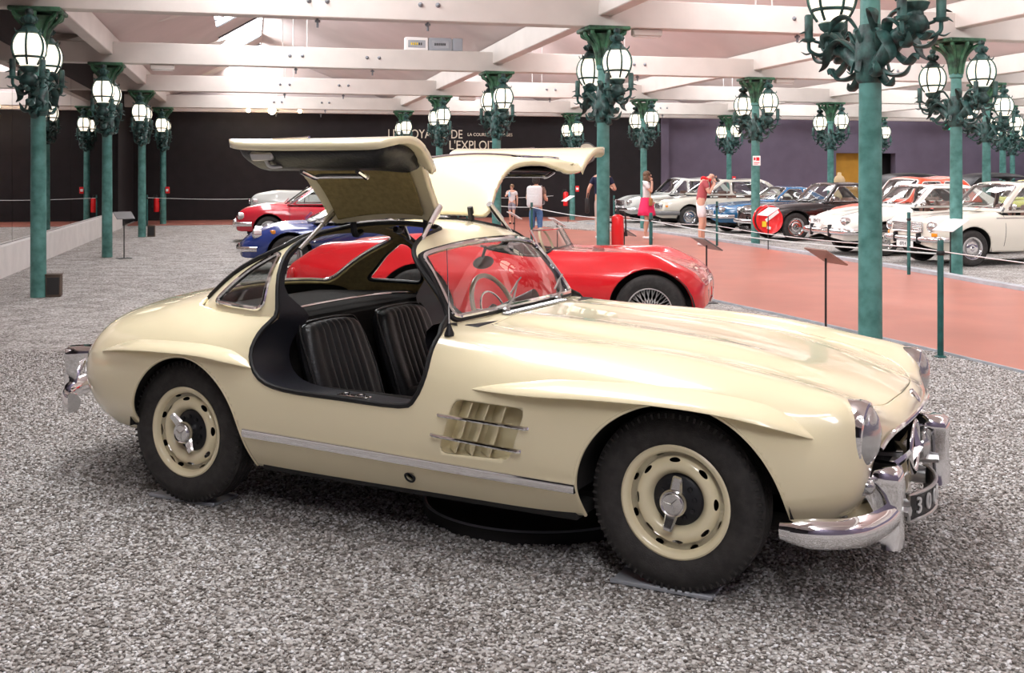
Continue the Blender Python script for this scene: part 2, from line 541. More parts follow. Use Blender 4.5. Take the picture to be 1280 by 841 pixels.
wall_obj('wall_door', [(24.45, WALL_S + 1.4), (26.1, WALL_S + 1.4), (26.1, WALL_S + 1.45), (24.45, WALL_S + 1.45)], 0, 2.8, 'wall_black', 'black panel closing half of the doorway')

# projecting purple pier at the far right
wall_obj('wall_pier', [(29.2, WALL_S - 4.0), (36, WALL_S - 4.0), (36, WALL_S - 3.7), (29.2, WALL_S - 3.7)], 0, 4.2, 'wall_purple', 'purple wall standing forward at the far right')
wall_obj('wall_far_right', [(34.0, -4), (34.3, -4), (34.3, WALL_S), (34.0, WALL_S)], 0, 4.4, 'wall_purple', 'long purple side wall at the far right of the hall')

# ------------------------------------------------------------------ roof: ceiling, beams, glazing
ceil = MB()
skypanes = []
RIDGE = 6.0; EAVE = 4.22
bays = [(-4.0, -2.60)] + list(zip(ROWS[:-1], ROWS[1:])) + [(28.1, 34.0)]
S0, S1 = -4.0, WALL_S + 1.2
for (c0, c1) in bays:
    w = c1 - c0
    if w < 2:
        ceil.add((rect_hall(c0, c1, S0, S1, EAVE)[::-1], [(0, 1, 2, 3)])); continue
    cr = c0 + 0.40 * w
    for (ca, za, cb, zb, glaze) in ((c0, EAVE, cr, RIDGE, True), (cr, RIDGE, c1, EAVE, False)):
        def P(t, s, ca=ca, cb=cb, za=za, zb=zb): return hall(ca + (cb - ca) * t, s, za + (zb - za) * t)
        if not glaze:
            ceil.add(([P(0, S0), P(0, S1), P(1, S1), P(1, S0)], [(0, 1, 2, 3)]))
        else:
            t0, t1 = 0.60, 0.985
            ceil.add(([P(0, S0), P(0, S1), P(t0, S1), P(t0, S0)], [(0, 1, 2, 3)]))
            ceil.add(([P(t1, S0), P(t1, S1), P(1, S1), P(1, S0)], [(0, 1, 2, 3)]))
            s = S0
            while s < S1 - 0.1:
                # glazed field, then a closed field
                g0, g1 = s, min(s + 4.6, S1)
                e = min(s + 6.907, S1)
                skypanes.append((P, t0, t1, g0, g1))
                if e > g1: ceil.add(([P(t0, g1), P(t0, e), P(t1, e), P(t1, g1)], [(0, 1, 2, 3)]))
                s = e
ceiling = ceil.build('ceiling', 'ceiling_panel', smooth=False)
tag(ceiling, 'pinkish white sawtooth ceiling with roof glazing', kind='structure')
def in_view(pts):
    """does a roof pane fall inside the photograph's field of view"""
    q = [(p[0], p[1], p[2] - CAM_H) for p in pts]
    q = [p for p in q if p[1] > 0.1]
    if not q: return False
    xs = [640 + 1360 * p[0] / p[1] for p in q]; ys = [218.5 - 1360 * p[2] / p[1] for p in q]
    return max(xs) > 0 and min(xs) < 1280 and max(ys) > 0 and min(ys) < 841
for (P, t0, t1, g0, g1) in skypanes:
    n = 4
    for i in range(n):
        a, b_ = g0 + (g1 - g0) * i / n, g0 + (g1 - g0) * (i + 1) / n
        mb = MB(); mb.add(([P(t0, a), P(t0, b_), P(t1, b_), P(t1, a)], [(0, 1, 2, 3)]))
        mb.build('skylight_pane' if in_view(mb.v) else 'skylight_pane_offscreen', 'skylight_glass', ceiling, smooth=False)
    mb = MB()
    for i in range(n + 1):
        a = g0 + (g1 - g0) * i / n
        p, q = P(t0, a), P(t1, a)
        p.z -= 0.03; q.z -= 0.03
        mb.add(tube([p, q], 0.03, 4))
    mb.build('glazing_bar', 'bar_grey', ceiling, smooth=False)
# end gable above the back wall
mb = MB(); mb.add(([hall(-4.2, WALL_S + 1.1, 3.3), hall(34, WALL_S + 1.1, 3.3), hall(34, WALL_S + 1.1, 6.2), hall(-4.2, WALL_S + 1.1, 6.2)], [(0, 1, 2, 3)]))
tag(mb.build('wall_gable', 'ceiling_panel', smooth=False), 'pale gable above the back wall', kind='structure')

def beam(c0, s0, c1, s1, z0, z1, w, name, bolts=False):
    a, b_ = hall(c0, s0), hall(c1, s1)
    L_ = (b_ - a).length; ang = math.atan2(b_.y - a.y, b_.x - a.x)
    mb = MB()
    mb.add(bbox(0, L_, -w / 2, w / 2, z0, z1, 0.012))
    o = mb.build(name, 'beam_white', ceiling, smooth=False)
    o.location = (a.x, a.y, 0); o.rotation_euler = (0, 0, ang)
    if bolts:
        for x in bolts:
            for dx in (-0.12, 0.12):
                mb = MB(); mb.add(lathe([(0.0, -0.05), (0.02, -0.03), (0.032, -0.012), (0.036, 0)], 10, 'y'))
                bo = mb.build('bolt', 'bar_grey', o, loc=(x + dx, -w / 2, (z0 + z1) / 2 + 0.02 + 0.01 * dx))
            mb = MB(); mb.add(tube([(x, 0, z0), (x, 0, z0 - 0.12)], 0.018, 6)); mb.add(tube([(x, 0, z0 - 0.02), (x, 0, z0 - 0.05)], 0.04, 6))
            mb.build('tie_rod_end', 'bar_grey', o)
    return o
for s in LINES + [1.06, WALL_S - 0.5]:
    beam(-3.74, s, 31, s, COL_H, COL_H + 0.40, 0.26, 'cross_beam', bolts=[3.74 + c for c in (0.9, 2.4, 8.0, 14.0)] if s > 5 else False)
for c in ROWS:
    beam(c, -3.5, c, WALL_S, COL_H + 0.16, COL_H + 0.56, 0.22, 'long_beam')
# intermediate tie rods hanging from the ridge
for (c0, c1) in bays[1:4]:
    for s in LINES:
        cr = c0 + 0.40 * (c1 - c0)
        for dc in (-0.14, 0.14):
            p = hall(cr + dc + 0.6, s + 0.8, RIDGE - 0.3); q = hall(cr + dc + 0.6, s + 0.8, COL_H + 0.45)
            mb = MB(); mb.add(tube([p, q], 0.014, 6)); mb.build('hanger_rod', 'curb_white', ceiling)
# diagonal knee braces beside the left columns
for s in LINES[1:]:
    a, b_ = hall(-3.6, s, COL_H + 0.35), hall(-0.7, s + 2.6, EAVE + 1.1)
    mb = MB(); mb.add(tube([a, b_], 0.13, 4)); mb.build('diagonal_brace', 'beam_white', ceiling, smooth=False)

# ------------------------------------------------------------------ lamp columns
def leaf(P, wid, th=0.35, n=6, curl=8):
    Q = catmull(P, curl)
    m = len(Q)
    R = [0.84 * wid * (math.sin(PI * (0.12 + 0.86 * i / (m - 1))) ** 0.8) for i in range(m)]
    return tube(Q, R, n, flat=th)

def make_lamp_column():
    parts = {}
    mb = MB()
    mb.add(lathe([(0.097, 0), (0.096, 0.14), (0.093, 1.5), (0.088, 2.5), (0.10, 2.52), (0.10, 2.56), (0.085, 2.58), (0.078, 3.05), (0.10, 3.07), (0.10, 3.12), (0.08, 3.14)], 28))
    parts['shaft'] = mb.mesh('shaft', 'verdigris')
    mb = MB()
    mb.add(lathe([(0.08, 3.12), (0.085, 3.2), (0.11, 3.3), (0.15, 3.42), (0.20, 3.52), (0.215, 3.56)], 16))
    for a in range(8):
        t = a * PI / 4
        R = 0.34 if a % 2 else 0.27
        pts = [(0.075, 3.12), (0.10, 3.28), (0.14, 3.40), (0.22, 3.50), (R, 3.565), (R - 0.02, 3.60)]
        mb.add(tube([(r * math.cos(t), r * math.sin(t), z) for r, z in catmull(pts, 3)], 0.042, 6, flat=0.7))
    mb.add(bbox(-0.31, 0.31, -0.31, 0.31, 3.60, 3.657, 0.012))
    parts['capital'] = mb.mesh('capital', 'capital_verdigris')
    # one lamp at +y: origin at lamp axis
    zc = 3.07
    mb = MB()
    prof = [(0.02, zc - 0.215)]
    for i in range(1, 13):
        t = i / 12.0
        z = zc - 0.215 + 0.43 * t
        r = 0.205 * (math.sin(PI * (0.10 + 0.78 * t)) ** 0.62) * (0.80 + 0.25 * t)
        prof.append((r, z))
    mb.add(lathe(prof, 20))
    parts['globe'] = mb.mesh('globe', 'globe_glass', angle=180)
    mb = MB()
    for k in range(6):
        t = 2 * PI * k / 6 + PI / 6
        mb.add(tube([((r + 0.012) * math.cos(t), (r + 0.012) * math.sin(t), z) for r, z in prof[1:]], 0.014, 6))
        # petals at top ring
        rr = prof[-1][0]
        mb.add(leaf([((rr + 0.0) * math.cos(t), (rr + 0.0) * math.sin(t), zc + 0.21), ((rr + 0.045) * math.cos(t), (rr + 0.045) * math.sin(t), zc + 0.225), ((rr + 0.06) * math.cos(t), (rr + 0.06) * math.sin(t), zc + 0.265)], 0.02, 0.6, 5, 3))
    zr = zc - 0.085
    rr = [r for r, z in prof if abs(z - zr) < 0.03][0] + 0.012
    mb.add(tube([(rr * math.cos(t), rr * math.sin(t), zr) for t in np.linspace(0, 2 * PI, 24, endpoint=False)], 0.017, 6, closed=True))
    mb.add(lathe([(prof[-1][0] + 0.015, zc + 0.195), (prof[-1][0] + 0.035, zc + 0.21), (prof[-1][0] + 0.02, zc + 0.225), (prof[-1][0] - 0.02, zc + 0.26), (0.085, zc + 0.285), (0.055, zc + 0.30)], 20))
    mb.add(lathe([(0.11, zc - 0.225), (0.12, zc - 0.205), (0.10, zc - 0.19), (0.02, zc - 0.19)], 16))
    parts['cage'] = mb.mesh('cage', 'dark_verdigris')
    mb = MB()
    mb.add(lathe([(0.06, zc + 0.285), (0.075, zc + 0.30), (0.05, zc + 0.315), (0.07, zc + 0.335), (0.085, zc + 0.365), (0.08, zc + 0.40), (0.05, zc + 0.42), (0.035, zc + 0.43), (0.05, zc + 0.455), (0.05, zc + 0.48), (0.035, zc + 0.505), (0.0, zc + 0.515)], 14))
    for k in range(6):
        t = 2 * PI * k / 6
        mb.add(tube([(0.07 * math.cos(t), 0.07 * math.sin(t), zc + 0.335), (0.092 * math.cos(t), 0.092 * math.sin(t), zc + 0.375), (0.075 * math.cos(t), 0.075 * math.sin(t), zc + 0.41)], [0.018, 0.022, 0.008], 5))
    parts['finial'] = mb.mesh('finial', 'dark_verdigris')
    # bracket: dolphin-like scroll with acanthus leaves, from the shaft (at y = -0.6) to under the lamp
    mb = MB()
    mb.add(tube(catmull([(0, -0.56, 2.44), (0, -0.40, 2.50), (0, -0.22, 2.62), (0, -0.06, 2.66), (0, 0.02, 2.74), (0, 0.0, 2.86)], 5), [0.05 + 0.03 * math.sin(PI * i / 25) for i in range(26)], 8))
    mb.add(lathe([(0.0, 2.60), (0.05, 2.62), (0.10, 2.66), (0.115, 2.71), (0.09, 2.76), (0.06, 2.79), (0.10, 2.82), (0.11, 2.85), (0.03, 2.86)], 14))
    for sx in (-1, 1):
        mb.add(leaf([(0.02 * sx, -0.45, 2.55), (0.09 * sx, -0.30, 2.68), (0.13 * sx, -0.18, 2.62), (0.12 * sx, -0.10, 2.50), (0.16 * sx, -0.06, 2.44)], 0.062, 0.4))
        mb.add(leaf([(0.02 * sx, -0.50, 2.70), (0.10 * sx, -0.42, 2.86), (0.15 * sx, -0.30, 2.84), (0.17 * sx, -0.24, 2.74)], 0.055, 0.4))
        mb.add(leaf([(0.02 * sx, -0.54, 2.46), (0.07 * sx, -0.42, 2.36), (0.12 * sx, -0.30, 2.36), (0.16 * sx, -0.26, 2.45)], 0.055, 0.4))
        mb.add(leaf([(0.0, -0.15, 2.62), (0.06 * sx, -0.02, 2.54), (0.10 * sx, 0.08, 2.55), (0.13 * sx, 0.13, 2.63)], 0.05, 0.4))
        mb.add(leaf([(0.03 * sx, 0.0, 2.70), (0.13 * sx, 0.06, 2.72), (0.18 * sx, 0.10, 2.80), (0.25 * sx, 0.12, 2.79)], 0.035, 0.5))
        mb.add(leaf([(0.03 * sx, -0.30, 2.60), (0.10 * sx, -0.20, 2.74), (0.12 * sx, -0.08, 2.74), (0.08 * sx, -0.02, 2.66)], 0.055, 0.45))
        # spiral curl
        sp = [(0.085 * sx, -0.02 + 0.075 * (1 - a / 9) * math.cos(a), 2.665 + 0.075 * (1 - a / 9) * math.sin(a)) for a in np.linspace(0, 8, 22)]
        mb.add(tube(sp, 0.017, 5))
    mb.add(leaf([(0, -0.30, 2.56), (0, -0.16, 2.46), (0, -0.06, 2.42), (0, 0.02, 2.47), (0, 0.06, 2.43)], 0.06, 0.5))
    mb.add(leaf([(0, -0.50, 2.46), (0, -0.42, 2.34), (0, -0.32, 2.27), (0, -0.26, 2.33)], 0.06, 0.45))
    mb.add(leaf([(0, 0.03, 2.64), (0, 0.13, 2.58), (0, 0.20, 2.62), (0, 0.27, 2.60)], 0.045, 0.5))
    # candles on small arms
    for a in (40, 140):
        t = math.radians(a)
        x, y = 0.22 * math.cos(t), 0.22 * math.sin(t) * 0.7
        mb.add(tube(catmull([(0, 0, 2.66), (x * 0.5, y * 0.5, 2.60), (x * 0.95, y * 0.95, 2.64), (x, y, 2.72)], 4), 0.018, 6))
        mb.add(lathe([(0.0, 2.71), (0.05, 2.72), (0.06, 2.745), (0.03, 2.75)], 10), Matrix.Translation((x, y, 0)))
        mb.add(leaf([(x, y, 2.72), (x * 1.25, y * 1.25, 2.735), (x * 1.45, y * 1.45, 2.71)], 0.022, 0.5, 5, 3))
        mb.add(leaf([(x * .8, y * .8, 2.63), (x * 1.1, y * 1.1, 2.61), (x * 1.35, y * 1.35, 2.635)], 0.022, 0.5, 5, 3))
        mb.add(lathe([(0.036, 2.745), (0.038, 2.94), (0.03, 2.955), (0.0, 2.96)], 10), Matrix.Translation((x, y, 0)))
    parts['bracket'] = mb.mesh('bracket', 'dark_verdigris', angle=60)
    mb = MB()
    mb.add(lathe([(0.092, 2.30), (0.115, 2.33), (0.115, 2.42), (0.125, 2.5), (0.12, 2.62), (0.10, 2.74), (0.085, 2.78)], 16))
    for k in range(6):
        t = 2 * PI * k / 6 + 0.3
        mb.add(leaf([(0.10 * math.cos(t), 0.10 * math.sin(t), 2.52), (0.135 * math.cos(t), 0.135 * math.sin(t), 2.46), (0.155 * math.cos(t), 0.155 * math.sin(t), 2.39), (0.19 * math.cos(t), 0.19 * math.sin(t), 2.41)], 0.036, 0.4))
        mb.add(leaf([(0.10 * math.cos(t), 0.10 * math.sin(t), 2.6), (0.14 * math.cos(t), 0.14 * math.sin(t), 2.68), (0.17 * math.cos(t), 0.17 * math.sin(t), 2.73), (0.20 * math.cos(t), 0.20 * math.sin(t), 2.70)], 0.034, 0.4))
    parts['leaf_collar'] = mb.mesh('leaf_collar', 'dark_verdigris', angle=60)
    return parts
LC = make_lamp_column()
def place_column(c, s, label, group):
    t = empty('lamp_post', hall(c, s), RA, label, 'lamp post', group)
    inst('shaft', LC['shaft'], t); inst('capital', LC['capital'], t); inst('leaf_collar', LC['leaf_collar'], t)
    for sg in (1, -1):
        rz = 0 if sg == 1 else PI
        l = inst('lamp', LC['cage'], t, (0, sg * 0.60, 0), (0, 0, rz))
        inst('globe', LC['globe'], l); inst('finial', LC['finial'], l); inst('bracket', LC['bracket'], l)
    return t
row_words = {0: ('green lamp column in the row along the mirror wall', 'lamp columns along the mirror wall'),
             1: ('green lamp column in the row beside the near edge of the red walkway', 'lamp columns on the near side of the walkway'),
             2: ('green lamp column in the row on the kerb beside the parked saloons', 'lamp columns on the far side of the walkway'),
             3: ('green lamp column standing behind the row of parked saloons', 'lamp columns behind the saloons'),
             4: ('green lamp column far back by the purple wall', 'lamp columns by the purple wall'),
             5: ('green lamp column at the projecting purple wall', None)}
special = {(1, 0): 'green lamp column nearest the cream gullwing car, beyond its bonnet',
           (1, 1): 'green lamp column with a red extinguisher hung behind the red roadster',
           (2, 2): 'green lamp column carrying a red hose reel and a small red sign',
           (2, 1): 'green lamp column beside the white saloon with round headlights',
           (0, 1): 'tall green lamp column with a brown floor box beside the white plinth', (0, 2): 'green lamp column next to the thin info stand by the mirror wall',
           (0, 3): 'green lamp column with the second floor box beside the far end of the mirrors', (0, 4): 'green lamp column with a red call box in the mirror corner',
           (1, 2): 'green lamp column between the raised far door and the boy', (1, 3): 'green lamp column standing before the words LES VOYAGES DE', (1, 4): 'green lamp column whose globes show just above the raised near door',
           (2, 3): 'green lamp column behind the woman in the pink skirt', (2, 4): 'green lamp column with a small extinguisher before the black wall',
           (3, 2): 'green lamp column rising behind the roof of the white saloon with round headlights', (3, 3): 'green lamp column rising behind the black convertible', (3, 4): 'green lamp column rising behind the champagne saloon',
           (4, 3): 'green lamp column beside the vintage tourer with the wide hood', (4, 4): 'green lamp column before the ochre doorway'}
columns = {}
for i, c in enumerate(ROWS):
    for k, s in enumerate(LINES):
        if (i, k) in ((0, 0), (2, 0), (3, 0), (3, 1), (4, 0), (4, 1), (4, 2), (5, 0), (5, 1), (5, 2), (5, 3)): continue
        w, g = row_words[i]
        columns[(i, k)] = place_column(c, s, special.get((i, k), w), g)
# ================================================================== SURFACE TOOLS (car bodies)
def cspline(t, P, tq):
    """natural cubic spline through P (n, ...) at parameters t"""
    n = len(t); sh = P.shape[1:]
    P2 = P.reshape(n, -1); h = np.diff(t)
    A = np.eye(n); R = np.zeros((n, P2.shape[1]))
    for i in range(1, n - 1):
        A[i, i - 1] = h[i - 1]; A[i, i] = 2 * (h[i - 1] + h[i]); A[i, i + 1] = h[i]
        R[i] = 6 * ((P2[i + 1] - P2[i]) / h[i] - (P2[i] - P2[i - 1]) / h[i - 1])
    m = np.linalg.solve(A, R)
    k = np.clip(np.searchsorted(t, tq, side='right') - 1, 0, n - 2)
    d = (tq - t[k])[:, None]; hk = h[k][:, None]
    a, b_ = P2[k], P2[k + 1]
    out = a + d * ((b_ - a) / hk - hk * (2 * m[k] + m[k + 1]) / 6) + d * d * m[k] / 2 + d ** 3 * (m[k + 1] - m[k]) / (6 * hk)
    return out.reshape((len(tq),) + sh)

def spline_grid(net, nu, nv, smooth=2):
    """net (stations, lines, 3) -> fine half-body grid with u, v in station / line units"""
    net = np.array(net, float)
    ns, nl = net.shape[:2]
    def par(P):
        d = np.linalg.norm(np.diff(P, axis=0), axis=-1)
        d = d.mean(axis=1) ** 0.75
        return np.concatenate([[0], np.cumsum(d)])
    tu = par(net); tv = par(net.transpose(1, 0, 2))
    uq = np.linspace(0, tu[-1], nu + 1); vq = np.linspace(0, tv[-1], nv + 1)
    G = cspline(tu, net, uq)
    # even symmetry across the centre line
    Gm = np.concatenate([G, (G * np.array([1, -1, 1]))[:, -2::-1]], axis=1)
    tvm = np.concatenate([tv, 2 * tv[-1] - tv[-2::-1]])
    H = cspline(tvm, Gm.transpose(1, 0, 2), vq).transpose(1, 0, 2)
    H[:, -1, 1] = 0
    for _ in range(smooth):
        K = H.copy()
        K[1:-1] = 0.25 * H[:-2] + 0.5 * H[1:-1] + 0.25 * H[2:]
        H = K.copy()
        H[:, 1:-1] = 0.25 * K[:, :-2] + 0.5 * K[:, 1:-1] + 0.25 * K[:, 2:]
        H[:, -1, 1] = 0
    U = np.interp(uq, tu, np.arange(ns)); W = np.interp(vq, tv, np.arange(nl))
    UV = np.stack(np.meshgrid(U, W, indexing='ij'), -1)
    return np.concatenate([H, UV], -1)

def full_surf(G):
    """mirror a half grid into a full surface (right side first)"""
    R = G.copy(); R[..., 1] *= -1
    A = np.concatenate([R, G[:, -2::-1]], axis=1)
    nu, nw = A.shape[:2]
    V = A.reshape(-1, A.shape[2])
    F = [(i * nw + j, i * nw + j + 1, (i + 1) * nw + j + 1, (i + 1) * nw + j) for i in range(nu - 1) for j in range(nw - 1)]
    return V, F

def clip(S, g):
    """keep the part of the surface where g >= 0; returns the surface and its cut edges"""
    V, F = S
    n0 = len(V)
    keep = g >= 0
    newv = []; cache = {}; F2 = []; cut = []
    for f in F:
        k = [keep[i] for i in f]
        if all(k): F2.append(f); continue
        if not any(k): continue
        out = []; cr = []
        m = len(f)
        for a in range(m):
            i, j = f[a], f[(a + 1) % m]
            if keep[i]: out.append(i)
            if keep[i] != keep[j]:
                key = (i, j) if i < j else (j, i)
                if key not in cache:
                    t = g[i] / (g[i] - g[j])
                    cache[key] = n0 + len(newv)
                    newv.append(V[i] * (1 - t) + V[j] * t)
                out.append(cache[key]); cr.append(cache[key])
        if len(out) > 2: F2.append(tuple(out))
        if len(cr) == 2: cut.append(tuple(cr))
    VV = np.vstack([V, np.array(newv)]) if newv else V
    used = np.zeros(len(VV), bool)
    for f in F2:
        for i in f: used[i] = True
    idx = np.cumsum(used) - 1
    return (VV[used], [tuple(int(idx[i]) for i in f) for f in F2]), [(int(idx[a]), int(idx[b_])) for a, b_ in cut if used[a] and used[b_]]

def chains(V, edges, minlen=5):
    """cut edges -> ordered polylines [(points, closed)]"""
    adj = {}
    for a, b_ in edges:
        adj.setdefault(a, []).append(b_); adj.setdefault(b_, []).append(a)
    seen = set(); out = []
    ends = [a for a in adj if len(adj[a]) == 1] + list(adj)
    for st in ends:
        if st in seen: continue
        path = [st]; seen.add(st); cur = st
        while True:
            nx = [b_ for b_ in adj[cur] if b_ not in seen]
            if not nx: break
            cur = nx[0]; seen.add(cur); path.append(cur)
        closed = len(path) > 3 and path[0] in adj[path[-1]]
        if len(path) >= minlen:
            P = [V[i][:3] for i in path]
            Q = [P[0]]
            for p in P[1:]:
                if np.linalg.norm(p - Q[-1]) > 0.006: Q.append(p)
            # soften stair noise
            A = np.array(Q)
            if len(A) > 6:
                for _ in range(2):
                    if closed: A = 0.25 * np.roll(A, 1, 0) + 0.5 * A + 0.25 * np.roll(A, -1, 0)
                    else:
                        B = A.copy(); B[1:-1] = 0.25 * A[:-2] + 0.5 * A[1:-1] + 0.25 * A[2:]; A = B
            out.append(([tuple(p) for p in A], closed))
    return out

def sd_poly(x, y, poly):
    """signed distance to a polygon, positive inside"""
    P = np.array(poly, float); n = len(P)
    d = np.full(len(x), 1e9); ins = np.zeros(len(x), bool)
    for i in range(n):
        a, b_ = P[i], P[(i + 1) % n]
        ex, ey = b_ - a
        t = np.clip(((x - a[0]) * ex + (y - a[1]) * ey) / (ex * ex + ey * ey + 1e-12), 0, 1)
        d = np.minimum(d, np.hypot(x - a[0] - t * ex, y - a[1] - t * ey))
        c = ((a[1] > y) != (b_[1] > y))
        with np.errstate(divide='ignore', invalid='ignore'):
            ins ^= c & (x < (b_[0] - a[0]) * (y - a[1]) / (b_[1] - a[1] + 1e-15) + a[0])
    return np.where(ins, d, -d)

def round_poly(poly, r=0.03, n=4):
    """round the corners of a polygon"""
    P = [np.array(p, float) for p in poly]; out = []
    m = len(P)
    for i in range(m):
        p, a, b_ = P[i], P[i - 1], P[(i + 1) % m]
        da, db = a - p, b_ - p
        la, lb = np.linalg.norm(da), np.linalg.norm(db)
        q = min(r, la * 0.45, lb * 0.45)
        s, e = p + da / la * q, p + db / lb * q
        for k in range(n + 1):
            t = k / n
            out.append(tuple((1 - t) ** 2 * s + 2 * t * (1 - t) * p + t * t * e))
    return out

def surf_obj(name, S, mats, parent=None, solid=0.0, off=1.0, flip=False):
    mb = MB(); mb.add((S[0][:, :3], S[1]), flip=flip)
    o = mb.build(name, mats, parent, angle=50)
    if solid:
        md = o.modifiers.new('thickness', 'SOLIDIFY'); md.thickness = solid; md.offset = -1
        md.use_even_offset = False
        if isinstance(mats, (list, tuple)) and len(mats) > 1:
            md.material_offset = 1
            if len(mats) > 2: md.material_offset_rim = 2
    return o

def vnormals(S):
    V = S[0][:, :3]; N = np.zeros_like(V)
    for f in S[1]:
        a, b_, c = V[f[0]], V[f[1]], V[f[2]]
        nn = np.cross(b_ - a, c - a)
        for i in f: N[i] += nn
    return N / (np.linalg.norm(N, axis=1)[:, None] + 1e-12)

def text_mesh(txt, size, name='lettering', mt='letter_cream', ext=0.004, align='CENTER'):
    cu = bpy.data.curves.new(name, 'FONT'); cu.body = txt; cu.size = size; cu.extrude = ext
    cu.align_x = align; cu.align_y = 'CENTER'
    o = bpy.data.objects.new(name, cu); COL.objects.link(o)
    dg = bpy.context.evaluated_depsgraph_get()
    me = bpy.data.meshes.new_from_object(o.evaluated_get(dg))
    bpy.data.objects.remove(o); bpy.data.curves.remove(cu)
    me.materials.clear(); me.materials.append(M[mt])
    return me

# ================================================================== THE CREAM GULLWING CAR
def build_gullwing():
    car = empty('sports_car', (0.9483, 4.6733, 0.0), math.radians(-27.894), 'cream vintage gullwing sports car with both doors raised', 'car')
    net = [
     # x, y, z per line: sill, low side, widest, upper side, shoulder, crown, valley, mid bonnet, centre
     [(.60,.52,.335),(.645,.555,.40),(.662,.57,.46),(.676,.565,.53),(.695,.535,.585),(.715,.46,.618),(.738,.35,.632),(.757,.18,.640),(.762,0,.642)],
     [(.55,.655,.335),(.605,.695,.40),(.648,.728,.50),(.662,.738,.60),(.658,.728,.705),(.640,.63,.748),(.675,.42,.692),(.715,.20,.690),(.728,0,.690)],
     [(.45,.73,.335),(.49,.785,.41),(.52,.812,.52),(.525,.812,.63),(.505,.772,.740),(.49,.65,.797),(.53,.44,.742),(.58,.22,.742),(.60,0,.743)],
     [(.25,.76,.33),(.25,.825,.41),(.25,.855,.53),(.25,.855,.64),(.25,.805,.765),(.25,.665,.838),(.27,.46,.802),(.29,.24,.817),(.30,0,.818)],
     [(0,.76,.30),(0,.845,.40),(0,.875,.54),(0,.875,.66),(0,.82,.79),(0,.665,.872),(0,.47,.842),(0,.24,.862),(0,0,.865)],
     [(-.40,.76,.245),(-.40,.852,.38),(-.40,.882,.54),(-.40,.88,.68),(-.40,.822,.81),(-.40,.665,.892),(-.40,.48,.872),(-.40,.24,.895),(-.40,0,.898)],
     [(-.80,.76,.235),(-.80,.855,.38),(-.80,.882,.54),(-.80,.875,.69),(-.80,.815,.82),(-.80,.67,.90),(-.80,.48,.905),(-.80,.24,.922),(-.80,0,.926)],
     [(-1.15,.76,.235),(-1.15,.855,.38),(-1.15,.88,.54),(-1.15,.872,.69),(-1.15,.815,.82),(-1.15,.70,.908),(-1.15,.5,.935),(-1.15,.25,.94),(-1.15,0,.942)],
     [(-1.55,.76,.235),(-1.55,.855,.38),(-1.55,.88,.54),(-1.55,.872,.69),(-1.55,.815,.82),(-1.55,.71,.912),(-1.55,.5,.935),(-1.55,.25,.94),(-1.55,0,.942)],
     [(-1.95,.76,.24),(-1.95,.86,.385),(-1.95,.885,.54),(-1.95,.878,.69),(-1.95,.82,.815),(-1.95,.705,.905),(-1.95,.5,.94),(-1.95,.25,.95),(-1.95,0,.955)],
     [(-2.25,.76,.265),(-2.25,.865,.40),(-2.25,.89,.55),(-2.25,.885,.69),(-2.25,.825,.81),(-2.25,.69,.900),(-2.25,.5,.955),(-2.25,.25,.980),(-2.25,0,.987)],
     [(-2.55,.73,.30),(-2.55,.845,.42),(-2.55,.87,.56),(-2.55,.862,.69),(-2.55,.795,.805),(-2.55,.655,.902),(-2.55,.48,.950),(-2.55,.25,.980),(-2.55,0,.990)],
     [(-2.80,.70,.305),(-2.80,.80,.41),(-2.80,.835,.55),(-2.80,.825,.68),(-2.80,.76,.792),(-2.80,.615,.872),(-2.80,.45,.915),(-2.80,.23,.945),(-2.80,0,.955)],
     [(-3.03,.645,.318),(-3.03,.73,.41),(-3.04,.772,.54),(-3.04,.76,.66),(-3.04,.695,.758),(-3.05,.565,.826),(-3.06,.41,.862),(-3.07,.21,.888),(-3.08,0,.897)],
     [(-3.20,.535,.342),(-3.20,.605,.42),(-3.22,.64,.53),(-3.22,.625,.64),(-3.21,.57,.715),(-3.23,.46,.770),(-3.26,.33,.797),(-3.29,.17,.815),(-3.30,0,.822)],
     [(-3.33,.37,.365),(-3.36,.415,.435),(-3.385,.44,.53),(-3.385,.425,.615),(-3.375,.385,.672),(-3.385,.31,.708),(-3.405,.22,.727),(-3.425,.11,.738),(-3.43,0,.742)],
     [(-3.41,.12,.385),(-3.45,.125,.445),(-3.475,.13,.525),(-3.48,.125,.585),(-3.475,.115,.615),(-3.48,.09,.633),(-3.485,.06,.64),(-3.49,.03,.643),(-3.49,0,.644)],
     [(-3.42,.0,.39),(-3.46,.0,.45),(-3.49,.0,.53),(-3.495,.0,.58),(-3.495,.0,.60),(-3.495,.0,.61),(-3.495,.0,.615),(-3.495,.0,.618),(-3.495,0,.62)]]
    GL = spline_grid(net, 300, 84, 2)
    x, y = GL[..., 0], GL[..., 1]
    # twin bonnet bulges
    env = 1 / (1 + np.exp(-(x + 0.86) * 14)) * 1 / (1 + np.exp((x - 0.30) * 9))
    GL[..., 2] += 0.017 * np.exp(-((y - 0.27) / 0.085) ** 2) * env
